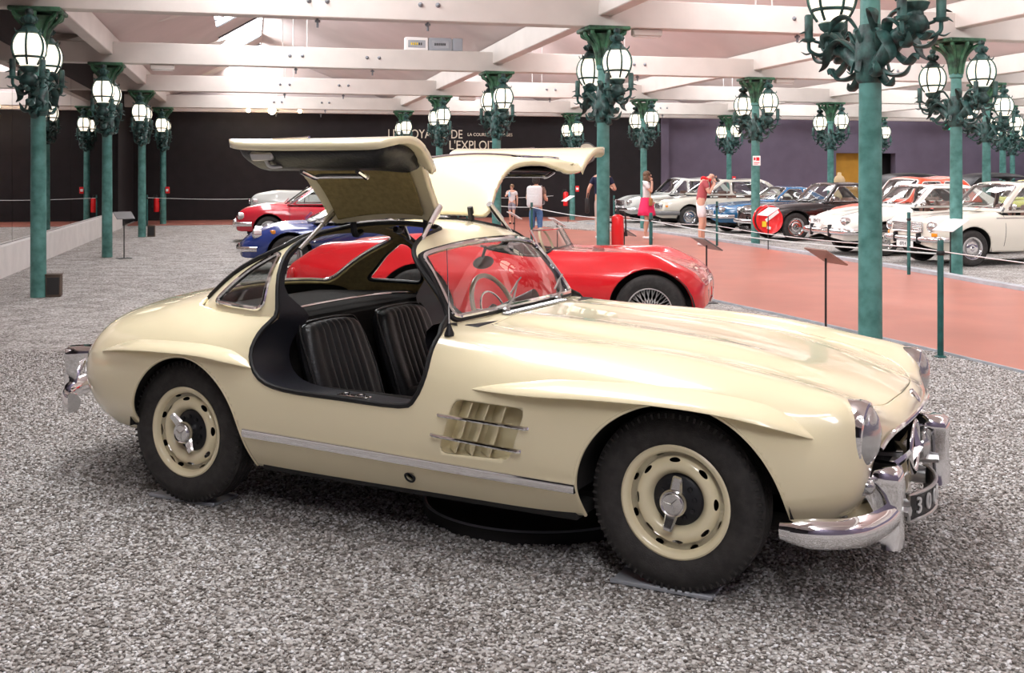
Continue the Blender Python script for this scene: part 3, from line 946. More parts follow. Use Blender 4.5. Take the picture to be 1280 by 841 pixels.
    gnet = [
     [(-1.05,.672,.895),(-1.05,.664,.905),(-1.04,.640,.912),(-1.01,.50,.917),(-.98,.27,.922),(-.97,0,.923)],
     [(-1.15,.695,.918),(-1.18,.655,1.05),(-1.238,.578,1.170),(-1.235,.46,1.216),(-1.205,.25,1.240),(-1.195,0,1.247)],
     [(-1.36,.705,.915),(-1.38,.672,1.06),(-1.40,.590,1.200),(-1.40,.455,1.276),(-1.39,.24,1.313),(-1.385,0,1.322)],
     [(-1.70,.705,.905),(-1.70,.672,1.06),(-1.70,.590,1.200),(-1.70,.45,1.278),(-1.70,.24,1.318),(-1.70,0,1.328)],
     [(-2.00,.70,.893),(-2.00,.655,1.04),(-2.00,.565,1.165),(-2.00,.43,1.236),(-2.00,.23,1.272),(-2.00,0,1.282)],
     [(-2.28,.672,.872),(-2.28,.615,1.00),(-2.29,.525,1.085),(-2.30,.405,1.133),(-2.31,.22,1.160),(-2.31,0,1.167)],
     [(-2.46,.62,.880),(-2.49,.56,.915),(-2.54,.465,.935),(-2.60,.34,.945),(-2.65,.17,.952),(-2.66,0,.955)]]
    GG = spline_grid(gnet, 150, 70, 1)
    # lookups on the half grids
    jc = int(84 * 0.56)
    def side(xq, zq):
        xs = []; ys = []
        for i in range(0, GL.shape[0], 2):
            r = GL[i, :jc]
            xs.append(np.interp(zq, r[:, 2], r[:, 0])); ys.append(np.interp(zq, r[:, 2], r[:, 1]))
        o = np.argsort(xs)
        return float(np.interp(xq, np.array(xs)[o], np.array(ys)[o]))
    def top(xq, yq):
        P = GL[:, 40:].reshape(-1, 5)
        d = (P[:, 0] - xq) ** 2 + (P[:, 1] - abs(yq)) ** 2
        k = np.argsort(d)[:6]; w = 1 / (d[k] + 1e-6)
        return float((P[k, 2] * w).sum() / w.sum())
    qof = lambda V: V[:, 2] + np.maximum(0, 0.60 - np.abs(V[:, 1]))
    def gpt(xq, qq):
        xs = []; ys = []; zs = []
        for i in range(0, GG.shape[0], 2):
            r = GG[i]; q = qof(r); q = np.maximum.accumulate(q + np.arange(len(q)) * 1e-9)
            xs.append(np.interp(qq, q, r[:, 0])); ys.append(np.interp(qq, q, r[:, 1])); zs.append(np.interp(qq, q, r[:, 2]))
        o = np.argsort(xs); xs = np.array(xs)[o]
        return float(np.interp(xq, xs, np.array(ys)[o])), float(np.interp(xq, xs, np.array(zs)[o]))
    def door_pt(xq, qq):
        if qq < 0.925: return (xq, side(xq, qq), qq)
        a, b_ = gpt(xq, qq)
        return (xq, a, b_)
    door_poly = catmull([(-1.985,1.30),(-1.97,1.139),(-1.93,1.0),(-1.915,.91),(-1.935,.84),(-1.93,.75),(-1.86,.662),(-1.72,.625),(-1.42,.617),(-1.125,.615),(-1.055,.65),(-1.018,.74),(-1.022,.837),(-1.04,.92),(-1.115,1.045),(-1.22,1.169),(-1.285,1.29),(-1.315,1.45),(-1.32,1.60),(-1.335,1.675),(-1.40,1.70),(-1.62,1.705),(-1.86,1.70),(-1.945,1.67),(-1.965,1.55),(-1.98,1.42)], 6, True)

    LB = full_surf(GL)
    loops = {}
    # cabin footprint
    foot = np.concatenate([GG[0, ::-1, :2], GG[:, 0, :2], GG[-1, :, :2]])
    foot = np.concatenate([foot, (foot * [1, -1])[::-1]])
    V = LB[0]; g = -sd_poly(V[:, 0], V[:, 1], foot) + 0.006; g = np.where(V[:, 2] < 0.80, 1.0, g)
    LB, _ = clip(LB, g)
    # wheel arches
    V = LB[0]; ax = V[:, 0]; az = V[:, 2]
    g = np.hypot((ax - 0.035) / 0.395, (np.maximum(az, 0.0) - 0.345) / 0.388) - 1
    g = np.where((az < 0.345), np.abs((ax - 0.035) + 0.02 * np.sign(ax - 0.035) * (0.345 - az) / 0.1 * 0.3) / 0.395 - 1, g)
    LB, cut = clip(LB, np.where(np.abs(V[:, 1]) > 0.45, g, 1.0)); loops['farch'] = chains(LB[0], cut)
    V = LB[0]; ax = V[:, 0]; az = V[:, 2]
    g = np.hypot((ax + 2.335) / 0.36, (az - 0.345) / 0.375) - 1
    g = np.where((az < 0.345), np.abs(ax + 2.335) / 0.36 - 1, g)
    LB, cut = clip(LB, np.where(np.abs(V[:, 1]) > 0.45, g, 1.0)); loops['rarch'] = chains(LB[0], cut)
    # side vent
    vent = round_poly([(-.868,.668),(-.548,.660),(-.622,.452),(-.945,.442)], 0.035)
    V = LB[0]; g = -sd_poly(V[:, 0], V[:, 2], vent)
    LB, cut = clip(LB, np.where(np.abs(V[:, 1]) > 0.7, g, 1.0)); loops['vent'] = chains(LB[0], cut)
    # doors
    V = LB[0]; g = sd_poly(V[:, 0], qof(V), door_poly)
    g = np.where(np.abs(V[:, 1]) > 0.5, g, -1.0)
    DL, _ = clip(LB, g - 0.004)
    LB, _ = clip(LB, -g)
    V = LB[0]; g = np.hypot(V[:, 0] + 1.115, V[:, 2] - 0.312) - 0.021
    LB, _ = clip(LB, np.where(np.abs(V[:, 1]) > 0.5, g, 1.0))
    # bonnet panel with shut line
    hood_poly = catmull([(.705,0),(.70,.15),(.67,.33),(.60,.455),(.40,.50),(-.20,.525),(-.70,.53),(-.87,.515),(-.905,.47),(-.915,.2),(-.918,0),(-.915,-.2),(-.905,-.47),(-.87,-.515),(-.70,-.53),(-.20,-.525),(.40,-.50),(.60,-.455),(.67,-.33),(.70,-.15)], 5, True)
    V = LB[0]; g = sd_poly(V[:, 0], V[:, 1], hood_poly); g = np.where(V[:, 2] > 0.62, g, -1.0)
    HD, _ = clip(LB, g - 0.0014)
    LB, _ = clip(LB, -g - 0.0014)
    surf_obj('body', LB, ['cream_paint', 'dark_void', 'cream_paint'], car, 0.014)
    surf_obj('bonnet', HD, ['cream_paint', 'dark_void', 'cream_paint'], car, 0.01)
    # roof / greenhouse
    GS = full_surf(GG)
    V = GS[0]
    # windscreen in (u, v)
    wp = round_poly([(0.075, 2.36), (0.965, 2.30), (0.965, 7.7), (0.075, 7.64)], 0.20, 5)
    vv = np.where(V[:, 1] < 0, V[:, 4], 10 - V[:, 4])
    def shield(V, poly, umin, umax):
        return np.where((V[:, 3] > umin) & (V[:, 3] < umax), sd_poly(V[:, 3], np.where(V[:, 1] < 0, V[:, 4], 10 - V[:, 4]) * 0.5 + 0.0, [(a, b_ * 0.5) for a, b_ in poly]), -1.0)
    g = shield(V, wp, -0.1, 1.2)
    WS, _ = clip(GS, g); GS, cut = clip(GS, -g); loops['ws'] = chains(GS[0], cut)
    V = GS[0]; rp_ = round_poly([(4.18, 2.55), (5.96, 1.75), (5.96, 8.25), (4.18, 7.45)], 0.35, 6)
    g = shield(V, rp_, 4.0, 7.0)
    RW, _ = clip(GS, g); GS, cut = clip(GS, -g); loops['rw'] = chains(GS[0], cut)
    V = GS[0]; qp = round_poly([(-2.36,.945),(-2.0,.935),(-2.012,1.165),(-2.05,1.185),(-2.19,1.10)], 0.045)
    g = np.where(np.abs(V[:, 1]) > 0.48, sd_poly(V[:, 0], V[:, 2], qp), -1.0)
    QW, _ = clip(GS, g); GS, cut = clip(GS, -g); loops['qw'] = chains(GS[0], cut)
    V = GS[0]; g = sd_poly(V[:, 0], qof(V), door_poly)
    DU, _ = clip(GS, g - 0.004)
    GS, _ = clip(GS, -g)
    surf_obj('roof', GS, ['cream_paint', 'headliner', 'headliner'], car, 0.016)
    w = surf_obj('windscreen', WS, 'clear_glass', car)
    r = surf_obj('rear_window', RW, 'clear_glass', car)
    for sg, nm in ((-1, 'quarter_window'), (1, 'quarter_window')):
        S, _ = clip(QW, QW[0][:, 1] * sg)
        q = surf_obj(nm, S, 'clear_glass', car)
        for P, cl in loops['qw']:
            if P[0][1] * sg > 0:
                A = [(p[0], p[1] * 1.008, p[2]) for p in P]
                mb = MB(); mb.add(tube(A, 0.011, 8, cl)); mb.build('window_frame', 'chrome', q)
                mb = MB(); mb.add(tube([(p[0], p[1] * 0.985, p[2]) for p in P], 0.012, 6, cl)); mb.build('window_seal', 'rubber_and_gap_shade', q)
    for key, parent, rad in (('ws', w, 0.012), ('rw', r, 0.011)):
        for P, cl in loops[key]:
            d = 0.006 if key == 'ws' else -0.006
            mb = MB(); mb.add(tube([(p[0] + d, p[1], p[2] + 0.005) for p in P], rad, 8, cl)); mb.build('window_frame', 'chrome', parent)
            c = np.mean(np.array(P), axis=0)
            mb = MB(); mb.add(tube([(c[0] + (p[0] - c[0]) * 1.035, c[1] + (p[1] - c[1]) * 1.03, c[2] + (p[2] - c[2]) * 1.05) for p in P], 0.012, 6, cl)); mb.build('window_seal', 'rubber_and_gap_shade', parent)
    # rear-view mirror
    mb = MB(); mb.add(ellipsoid((-1.24, 0.02, 1.13), (0.018, 0.10, 0.032), 14, 8)); mb.add(tube([(-1.24, 0, 1.14), (-1.215, 0, 1.21)], 0.007, 6)); mb.build('rear_view_mirror', 'black_trim', car)

    # door jambs and seals
    for sg in (-1, 1):
        ring = [door_pt(a, b_) for a, b_ in door_poly[::2]]
        n = len(ring)
        mb = MB(); v = []; f = []
        steps = [0.0, 0.25, 0.55, 0.8, 1.0]
        for (a, b_) , p in zip(door_poly[::2], ring):
            t = min(1, max(0, (1.04 - b_) / 0.16)); wj = 0.045 + 0.215 * t * t * (3 - 2 * t)
            for s in steps:
                sink = 0.03 * s * t
                v.append((p[0] + (-0.05 if b_ < .95 and a > -1.3 and b_ > .66 else 0) * 0, sg * (p[1] - 0.004 - wj * s), p[2] - sink - (0.01 * s if b_ > 1.2 else 0)))
        m = len(steps)
        for i in range(n):
            j = (i + 1) % n
            for k in range(m - 1):
                q = (i * m + k, i * m + k + 1, j * m + k + 1, j * m + k)
                f.append(q if sg < 0 else q[::-1])
        mb.add((v, f)); mb.build('door_jamb', 'vinyl', car, angle=180)
        mb = MB(); mb.add(tube([(p[0], sg * (p[1] - 0.002), p[2]) for p in ring], 0.011, 8, True)); mb.build('door_seal_gap_shade', 'rubber_and_gap_shade', car)
        # latch plate on the sill
        mb = MB()
        mb.add(bbox(-1.53, -1.37, -0.018, 0.018, 0, 0.006, 0.003)); mb.add(lathe([(0.016, 0.006), (0.016, 0.014), (0, 0.015)], 10), Matrix.Translation((-1.49, 0, 0))); mb.add(lathe([(0.016, 0.006), (0.016, 0.014), (0, 0.015)], 10), Matrix.Translation((-1.41, 0, 0)))
        mb.build('latch_plate', 'chrome', car, loc=(0.04, sg * 0.80, 0.612))

    # doors, hinged at the roof spine and swung up
    hz, hy = 1.322, 0.185
    th = math.radians(66.5)
    for sg in (-1, 1):
        DLs, _ = clip(DL, DL[0][:, 1] * sg); DUs, _ = clip(DU, DU[0][:, 1] * sg)
        # window opening
        wq = round_poly([(-1.13,.975),(-1.88,.965),(-1.895,1.09),(-1.87,1.15),(-1.30,1.16),(-1.23,1.12)], 0.05)
        V = DUs[0]; g = sd_poly(V[:, 0], V[:, 2], wq)
        DG, _ = clip(DUs, g); DUs, cut = clip(DUs, -g)
        wl = chains(DUs[0], cut)
        def loc(S):
            A = S[0].copy(); A[:, 1] -= sg * hy; A[:, 2] -= hz
            return A, S[1]
        a, b_ = loc(DLs), loc(DUs)
        mb = MB(); mb.add((a[0][:, :3], a[1])); mb.add((b_[0][:, :3], b_[1]))
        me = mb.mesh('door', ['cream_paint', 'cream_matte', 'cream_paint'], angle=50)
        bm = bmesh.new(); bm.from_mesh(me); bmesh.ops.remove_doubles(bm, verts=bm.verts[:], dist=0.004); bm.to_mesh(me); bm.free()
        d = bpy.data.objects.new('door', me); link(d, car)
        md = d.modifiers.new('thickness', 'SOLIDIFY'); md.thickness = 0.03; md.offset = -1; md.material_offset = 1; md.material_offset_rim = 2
        d.location = (0, sg * hy, hz); d.rotation_euler = (sg * th, 0, 0)
        surf_obj('door_window', loc(DG), 'clear_glass', d)
        for P, cl in wl:
            mb = MB(); mb.add(tube([(p[0], p[1] - sg * hy, p[2] - hz) for p in P], 0.009, 6, cl)); mb.build('window_frame', 'chrome', d)
        # tan headliner inside the roof part of the door
        V = DUs[0]; q = qof(V)
        S, _ = clip(DUs, sd_poly(V[:, 0], q, [(-1.38,1.22),(-1.40,1.66),(-1.90,1.66),(-1.93,1.22)]))
        Nn = vnormals(S); A = S[0].copy(); A[:, :3] -= Nn * 0.040
        surf_obj('door_headliner', loc((A, S[1])), 'headliner', d, 0.006)
        # black padded panel inside the lower part
        V = DLs[0]
        inner = round_poly([(-1.09,.93),(-1.07,.76),(-1.12,.665),(-1.72,.665),(-1.86,.72),(-1.885,.80),(-1.86,.93)], 0.05)
        S, _ = clip(DLs, sd_poly(V[:, 0], V[:, 2], inner))
        Nn = vnormals(S); dd = sd_poly(S[0][:, 0], S[0][:, 2], inner)
        A = S[0].copy(); A[:, :3] -= Nn * (0.032 + 0.085 * np.clip(dd / 0.09, 0, 1) ** 0.5)[:, None]
        surf_obj('door_lining', loc((A, S[1])), 'leather', d, 0.01)
        # grab handle and lock
        hp = [(-1.30, .80), (-1.31, .86), (-1.34, .875), (-1.55, .875), (-1.58, .86), (-1.59, .80)]
        pts = catmull([(px_, side(px_, .80) - (0.12 if k in (0, 5) else 0.175), zz) for k, (px_, zz) in enumerate(hp)], 4)
        mb = MB(); mb.add(tube([(p[0], sg * p[1] - sg * hy, p[2] - 0.06 - hz) for p in pts], 0.011, 8)); mb.build('grab_handle', 'chrome', d)
        mb = MB(); yy = side(-1.85, .70)
        mb.add(bbox(-1.76, -1.64, sg * (yy - 0.06) - sg * hy - 0.02, sg * (yy - 0.06) - sg * hy + 0.02, .645 - hz, .69 - hz, 0.008)); mb.add(tube(catmull([(-1.70, sg * (yy - .08) - sg * hy, .67 - hz), (-1.68, sg * (yy - .11) - sg * hy, .665 - hz), (-1.64, sg * (yy - .12) - sg * hy, .69 - hz)], 5), 0.009, 6)); mb.build('door_lock', 'steel', d)
        # flush outside handle
        mb = MB(); yy = side(-1.55, .70)
        mb.add(tube([(-1.66, sg * (yy + .002) - sg * hy, .70 - hz), (-1.50, sg * (yy + .002) - sg * hy, .705 - hz), (-1.47, sg * (yy + .002) - sg * hy, .705 - hz)], [0.004, 0.006, 0.009], 6)); mb.build('door_handle', 'chrome', d)
        # gas strut
    for sg in (-1, 1):
        for xx, x2 in ((-1.305, -1.33), (-1.965, -1.90)):
            y0, z0 = gpt(xx, 1.36 if xx > -1.5 else 1.33)
            p = Vector((xx, sg * (y0 - 0.02), z0 - 0.02))
            rel = Vector((0, sg * 0.20, -0.06)); 
            c_, s_ = math.cos(th), math.sin(th)
            dy, dz = rel.y * sg, rel.z
            q = Vector((x2, sg * (hy + 0.055), hz + 0.085))
            mid = p.lerp(q, 0.55)
            mb = MB(); mb.add(tube([p, mid], 0.011, 8)); mb.add(tube([mid, q], 0.017, 8)); mb.build('door_strut', 'brushed_trim', car)
        for xx in (-1.42, -1.84):
            mb = MB(); mb.add(tube(catmull([(xx, sg * 0.15, hz - 0.05), (xx, sg * 0.20, hz - 0.06), (xx, sg * 0.215, hz + 0.0), (xx, sg * 0.20, hz + 0.07)], 4), 0.017, 6)); mb.build('door_hinge', 'black_trim', car)

    # fender brows
    def brow(line, sg, hgt, out):
        L_ = catmull(line, 10); n = len(L_); v = []; f = []
        sec = [(1.06, -0.05), (0.90, 0.34), (0.66, 0.68), (0.38, 0.92), (0.14, 1.0), (0.04, 0.985), (0.0, 0.92), (0.05, 0.45), (0.09, -0.15)]
        for i, (xx, zz) in enumerate(L_):
            t = i / (n - 1)
            k = min(1.0, (math.sin(PI * min(1, max(0, t))) * 1.5) ** 0.75 if 0 < t < 1 else 0.0)
            k = max(k, 0.02)
            for a, b_ in sec:
                z2 = zz + hgt * k * a
                ys = side(xx, z2) - 0.004
                v.append((xx, sg * (ys + out * k * b_), z2))
        m = len(sec)
        for i in range(n - 1):
            for k in range(m - 1):
                q = (i * m + k, (i + 1) * m + k, (i + 1) * m + k + 1, i * m + k + 1)
                f.append(q if sg < 0 else q[::-1])
        mb = MB(); mb.add((v, f)); mb.build('fender_brow', 'cream_paint', car, angle=55)
    for sg in (-1, 1):
        brow([(-.80,.712),(-.55,.716),(-.25,.728),(.02,.728),(.25,.710),(.42,.680),(.525,.650)], sg, 0.056, 0.066)
        brow([(-2.94,.688),(-2.70,.720),(-2.45,.735),(-2.20,.738),(-2.02,.722),(-1.89,.700)], sg, 0.044, 0.056)
        # arch lips
        for key in ('farch', 'rarch'):
            for P, cl in loops[key]:
                if P[0][1] * sg > 0:
                    mb = MB(); mb.add(tube([(p[0], p[1] - sg * 0.006, p[2]) for p in P], 0.008, 6)); mb.build('arch_lip', 'cream_paint', car)
        # sill strip
        P = [(xx, sg * (side(xx, zz) + 0.006), zz) for xx, zz in [(-1.955 + 1.60 * i / 20, .415 - .040 * i / 20) for i in range(21)]]
        mb = MB(); mb.add(ribbon(P, [(0.010, -0.017), (0.013, 0.0), (0.010, 0.017), (-0.012, 0.019), (-0.012, -0.019)] if sg < 0 else [(-0.010, -0.017), (-0.012, -0.019)[:0] or (0.012, -0.019), (0.012, 0.019), (-0.010, 0.017), (-0.013, 0.0)])); mb.build('sill_strip', 'chrome', car)
        # jacking hole
        mb = MB(); mb.add(lathe([(0.018, 0.004), (0.017, -0.002), (0.021, -0.004), (0.027, 0.001), (0.027, 0.004)], 20, 'y')); mb.build('jacking_hole', 'rubber_and_gap_shade', car, loc=(-1.115, sg * (side(-1.115, .312) + 0.003), .312), rot=(sg * -0.35, 0, 0))
        # side vent: recessed box, fins, chrome bars
        mb = MB()
        yy = side(-.75, .55)
        n = len(vent)
        v = [(a, sg * (side(a, b_) - 0.002), b_) for a, b_ in vent] + [(-.745 + (a + .745) * .96, sg * (yy - 0.085), .555 + (b_ - .555) * .96) for a, b_ in vent]
        f = [((i + 1) % n, i, n + i, n + (i + 1) % n) for i in range(n)] + [list(range(n, 2 * n))]
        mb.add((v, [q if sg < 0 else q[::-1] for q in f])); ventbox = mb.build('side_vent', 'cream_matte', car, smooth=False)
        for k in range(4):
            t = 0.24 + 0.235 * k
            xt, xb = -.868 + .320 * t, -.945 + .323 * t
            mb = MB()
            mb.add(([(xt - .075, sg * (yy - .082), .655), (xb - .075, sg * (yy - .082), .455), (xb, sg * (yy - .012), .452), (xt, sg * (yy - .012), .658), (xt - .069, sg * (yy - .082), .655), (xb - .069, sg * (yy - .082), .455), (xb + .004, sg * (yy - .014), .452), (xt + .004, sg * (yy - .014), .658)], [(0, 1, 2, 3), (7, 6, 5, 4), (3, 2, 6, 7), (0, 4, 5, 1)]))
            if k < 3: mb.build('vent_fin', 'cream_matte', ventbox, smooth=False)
        for (xa, za, xb, zb) in ((-.930, .602, -.530, .590), (-.962, .520, -.562, .500)):
            mb = MB(); mb.add(tube([(xa, sg * (yy + .012), za), (xa + .012, sg * (yy + .020), za), (xb - .012, sg * (yy + .020), zb), (xb, sg * (yy + .012), zb)], 0.008, 8)); mb.build('vent_bar', 'chrome', ventbox)
        # wheel wells
        for wx, wr in ((0.03, 0.41), (-2.345, 0.39)):
            mb = MB()
            v = []; f = []
            A = np.linspace(0.0, PI, 20)
            for yo in (0.80, 0.46):
                for a in A: v.append((wx + wr * math.cos(a), sg * yo, 0.345 + wr * math.sin(a)))
            for i in range(19): f.append((i, i + 1, 20 + i + 1, 20 + i))
            v.append((wx, sg * 0.46, 0.34)); 
            for i in range(19): f.append((20 + i, 20 + i + 1, 40))
            mb.add((v, f)); mb.build('wheel_well', 'dark_void', car)

    # underbody
    mb = MB(); mb.add(bbox(-2.72, 0.45, -0.52, 0.52, 0.22, 0.29, 0.02)); mb.build('underbody', 'dark_void', car)
    for sg in (-1, 1):
        mb = MB(); mb.add(bbox(-1.94, -0.38, min(sg * .58, sg * .77), max(sg * .58, sg * .77), 0.225, 0.27, 0.01)); mb.build('sill_underside', 'dark_void', car)

    # ---------------------------------------------------------------- wheels
    def wheel_meshes():
        out = {}
        mb = MB()
        R = 0.334
        prof = [(0.205, -0.062), (0.214, -0.072), (0.235, -0.082), (0.262, -0.088), (0.285, -0.086), (0.302, -0.078), (0.316, -0.070), (0.327, -0.062)]
        for k in range(-2, 3):
            c = k * 0.022
            prof += [(R, c - 0.0095), (R, c + 0.0055), (R - 0.008, c + 0.006), (R - 0.008, c + 0.0115)]
        prof += [(0.330, 0.060), (0.318, 0.070), (0.285, 0.084), (0.240, 0.082), (0.205, 0.065)]
        mb.add(lathe(prof, 72, 'y'))
        # shoulder tread notches
        for k in range(72):
            a = 2 * PI * (k + 0.5) / 72
            mt = Matrix.Rotation(-a, 4, 'Y')
            mb.add(box(0.300, 0.3275, -0.0745, -0.058, -0.0045, 0.0045), mt)
        out['tyre'] = mb.mesh('tyre', 'tire_rubber', angle=35)
        mb = MB()
        mb.add(lathe([(0.198, -0.060), (0.212, -0.074), (0.205, -0.078), (0.192, -0.074), (0.186, -0.066), (0.180, -0.050)], 64, 'y'))
        def slotted(prof, r0, hw, hl, phase):
            v_, f_ = lathe(catmull(prof, 6), 240, 'y')
            V_ = np.array(v_, float); r_ = np.hypot(V_[:, 0], V_[:, 2]); an = np.arctan2(V_[:, 2], V_[:, 0])
            st = 2 * PI / 8; da = (an - phase + st / 2) % st - st / 2
            S_, _ = clip((V_, f_), np.hypot((r_ - r0) / hw, da * r0 / hl) - 1.0)
            return S_
        mb.add(slotted([(0.164, -0.030), (0.160, -0.044), (0.150, -0.055), (0.135, -0.061), (0.118, -0.058), (0.104, -0.044), (0.096, -0.026), (0.09, 0.0)], 0.152, 0.0075, 0.021, 0.3 * 2 * PI / 8))
        mb.add(lathe([(0.205, 0.06), (0.19, 0.055), (0.17, 0.0), (0.164, -0.030)], 48, 'y'))
        out['rim'] = mb.mesh('rim', 'cream_paint')
        mb = MB(); mb.add(slotted([(0.187, -0.067), (0.178, -0.046), (0.166, -0.026), (0.161, -0.030)], 0.176, 0.0055, 0.016, 0.3 * 2 * PI / 8 + 0.35))
        out['ring'] = mb.mesh('trim_ring', 'chrome')
        mb = MB()
        mb.add(lathe([(0.098, -0.028), (0.086, -0.038), (0.060, -0.042), (0.045, -0.05), (0.0, -0.05)], 40, 'y'))
        for k in range(10):
            a = 2 * PI * k / 10
            mb.add(lathe([(0.009, -0.04), (0.009, -0.05), (0, -0.052)], 8, 'y'), Matrix.Rotation(-a, 4, 'Y') @ Matrix.Translation((0.068, 0, 0)))
        out['hub'] = mb.mesh('hub', 'black_trim')
        mb = MB()
        mb.add(lathe([(0.040, -0.045), (0.046, -0.062), (0.052, -0.075), (0.051, -0.095), (0.045, -0.103), (0.040, -0.100), (0.036, -0.104), (0.0, -0.107)], 32, 'y'))
        for s in (1, -1):
            Pp = [(s * 0.03, -0.08), (s * 0.06, -0.085), (s * 0.088, -0.095), (s * 0.102, -0.098)]
            mb.add(ribbon([(p[0], p[1], 0) for p in catmull(Pp, 4)], [(0.0, 1.0), (0.42, 0.7), (0.42, -0.7), (0.0, -1.0), (-0.42, -0.7), (-0.42, 0.7)], up=(0, 0, 1), scale=[0.026 - 0.009 * i / 12 for i in range(13)]))
        for k in range(3):
            a = 2 * PI * k / 3 + PI / 2
            mb.add(tube([(0, -0.108, 0), (0.030 * math.cos(a), -0.106, 0.030 * math.sin(a))], [0.004, 0.0012], 4))
        out['spinner'] = mb.mesh('spinner', 'brushed_trim')
        return out
    WM = wheel_meshes()
    for wx, yo, rots in ((0.0, 0.672, (-1.37, 0.4)), (-2.4, 0.700, (0.93, 1.9))):
        for sg in (-1, 1):
            w_ = inst('wheel', WM['rim'], car, (wx, sg * yo, 0.346), (0, rots[0], 0) if sg < 0 else (0, rots[1], PI))
            for nm, k in (('tyre', 'tyre'), ('trim_ring', 'ring'), ('hub', 'hub'), ('spinner', 'spinner')):
                inst(nm, WM[k], w_)

    # ---------------------------------------------------------------- front end
    def oval_ring(prof, ry, rz, n=36):
        """prof [(scale, x)] of ellipses in the y-z plane"""
        v = []; f = []
        for s, xx in prof:
            for k in range(n):
                a = 2 * PI * k / n
                v.append((xx, s * ry * math.cos(a), s * rz * math.sin(a)))
        for i in range(len(prof) - 1):
            for k in range(n):
                l = (k + 1) % n
                f.append((i * n + k, i * n + l, (i + 1) * n + l, (i + 1) * n + k))
        return v, f
    for sg in (-1, 1):
        hl = MB()
        hl.add(oval_ring([(0.94, -0.06), (0.99, -0.02), (1.02, 0.0), (1.02, 0.014), (0.98, 0.034), (0.90, 0.038), (0.86, 0.030), (0.85, 0.0)], 0.096, 0.122))
        h = hl.build('headlight', 'chrome', car, loc=(0.636, sg * 0.655, 0.648), rot=(0, 0.08, sg * 0.06))
        mb = MB(); mb.add(oval_ring([(0.885, 0.030), (0.80, 0.048), (0.60, 0.066), (0.35, 0.077), (0.0, 0.081)], 0.096, 0.122)); mb.build('lens', 'lamp_lens', h)
        mb = MB(); mb.add(lathe([(0.036, -0.02), (0.036, 0.012), (0.031, 0.018), (0.027, 0.014)], 20, 'x')); pk = mb.build('parking_lamp', 'chrome', car, loc=(0.650, sg * 0.612, 0.462), rot=(0, 0.1, sg * 0.35))
        mb = MB(); mb.add(lathe([(0.028, 0.012), (0.026, 0.026), (0.018, 0.036), (0.0, 0.041)], 16, 'x')); mb.build('lens', 'lamp_lens', pk)
        # front bumper half with overrider
        path = catmull([(.415, sg * .838), (.49, sg * .84), (.585, sg * .805), (.66, sg * .735), (.705, sg * .62), (.722, sg * .52), (.725, sg * .45)], 6)
        sec = [(-0.004, -0.054), (0.020, -0.046), (0.034, -0.022), (0.036, 0.012), (0.024, 0.040), (-0.004, 0.052), (-0.014, 0.040), (-0.014, -0.044)]
        if sg < 0: sec = [(a, b_) for a, b_ in sec]
        else: sec = [(-a, b_) for a, b_ in sec][::-1]
        P = [(p[0], p[1], 0.335) for p in path]
        sc = [0.62 + 0.38 * min(1, i / 8) for i in range(len(P))]
        mb = MB(); mb.add(ribbon(P, sec, scale=sc)); bp_ = mb.build('front_bumper', 'chrome', car, angle=50)
        # overrider: waisted blade, wide at top
        mb = MB(); v = []; f = []
        rows = [(0.225, 0.062, 0.855, 0.785), (0.26, 0.056, 0.858, 0.785), (0.31, 0.052, 0.856, 0.775), (0.36, 0.052, 0.852, 0.755), (0.42, 0.060, 0.853, 0.725), (0.465, 0.068, 0.858, 0.695), (0.50, 0.068, 0.852, 0.68), (0.515, 0.056, 0.83, 0.69)]
        for z, hw, xf, xb in rows:
            v += [(xb, -hw, z), (xb + (xf - xb) * .55, -hw, z), (xf - 0.012, -hw * .82, z), (xf, 0, z), (xf - 0.012, hw * .82, z), (xb + (xf - xb) * .55, hw, z), (xb, hw, z)]
        for i in range(len(rows) - 1):
            for k in range(6): f.append((i * 7 + k, i * 7 + k + 1, (i + 1) * 7 + k + 1, (i + 1) * 7 + k))
            f.append((i * 7 + 6, i * 7, (i + 1) * 7, (i + 1) * 7 + 6))
        f.append(list(range(6, -1, -1))); f.append([(len(rows) - 1) * 7 + k for k in range(7)])
        mb.add((v, f)); mb.build('overrider', 'chrome', bp_, angle=50, loc=(-0.088 if sg < 0 else -0.035, sg * 0.475, -0.005))
        mb = MB(); mb.add(tube([(.50, sg * .36, .33), (.78, sg * .42, .335)], 0.02, 6)); mb.build('bumper_bracket', 'steel', car)
        # rear bumper half
        path = catmull([(-3.14, sg * .80), (-3.26, sg * .735), (-3.38, sg * .615), (-3.465, sg * .47), (-3.52, sg * .31), (-3.54, sg * .22)], 6)
        P = [(p[0], p[1], 0.415) for p in path]
        sec2 = [(a * sg * 1.25, b_ * .95) for a, b_ in [(-0.004, -0.054), (0.020, -0.046), (0.034, -0.022), (0.036, 0.012), (0.024, 0.040), (-0.004, 0.052), (-0.014, 0.040), (-0.014, -0.044)]]
        sec2 = [(-a if sg < 0 else -a, b_) for a, b_ in sec2]
        mb = MB(); mb.add(ribbon(P, sec2)); rb = mb.build('rear_bumper', 'chrome', car, angle=50)
        mb = MB(); mb.add(([(-(p[0] - 0.80), p[1], p[2] - 0.30) for p in v], [q[::-1] for q in f])); ov = mb.build('overrider', 'chrome', rb, angle=50, loc=(-3.42, sg * 0.545, 0.475), rot=(0, 0, sg * -0.75)); ov.scale = (0.9, 0.9, 0.78)
        mb = MB(); mb.add(ellipsoid((0, 0, 0), (0.035, 0.05, 0.06), 14, 8)); mb.build('tail_lamp', 'red_lens', car, loc=(-3.40, sg * 0.30, 0.60))

    # grille opening: dark box, star, wings, chrome lip
    mb = MB()
    rim = [tuple(GL[0, j, :3]) for j in range(0, 85, 4)]
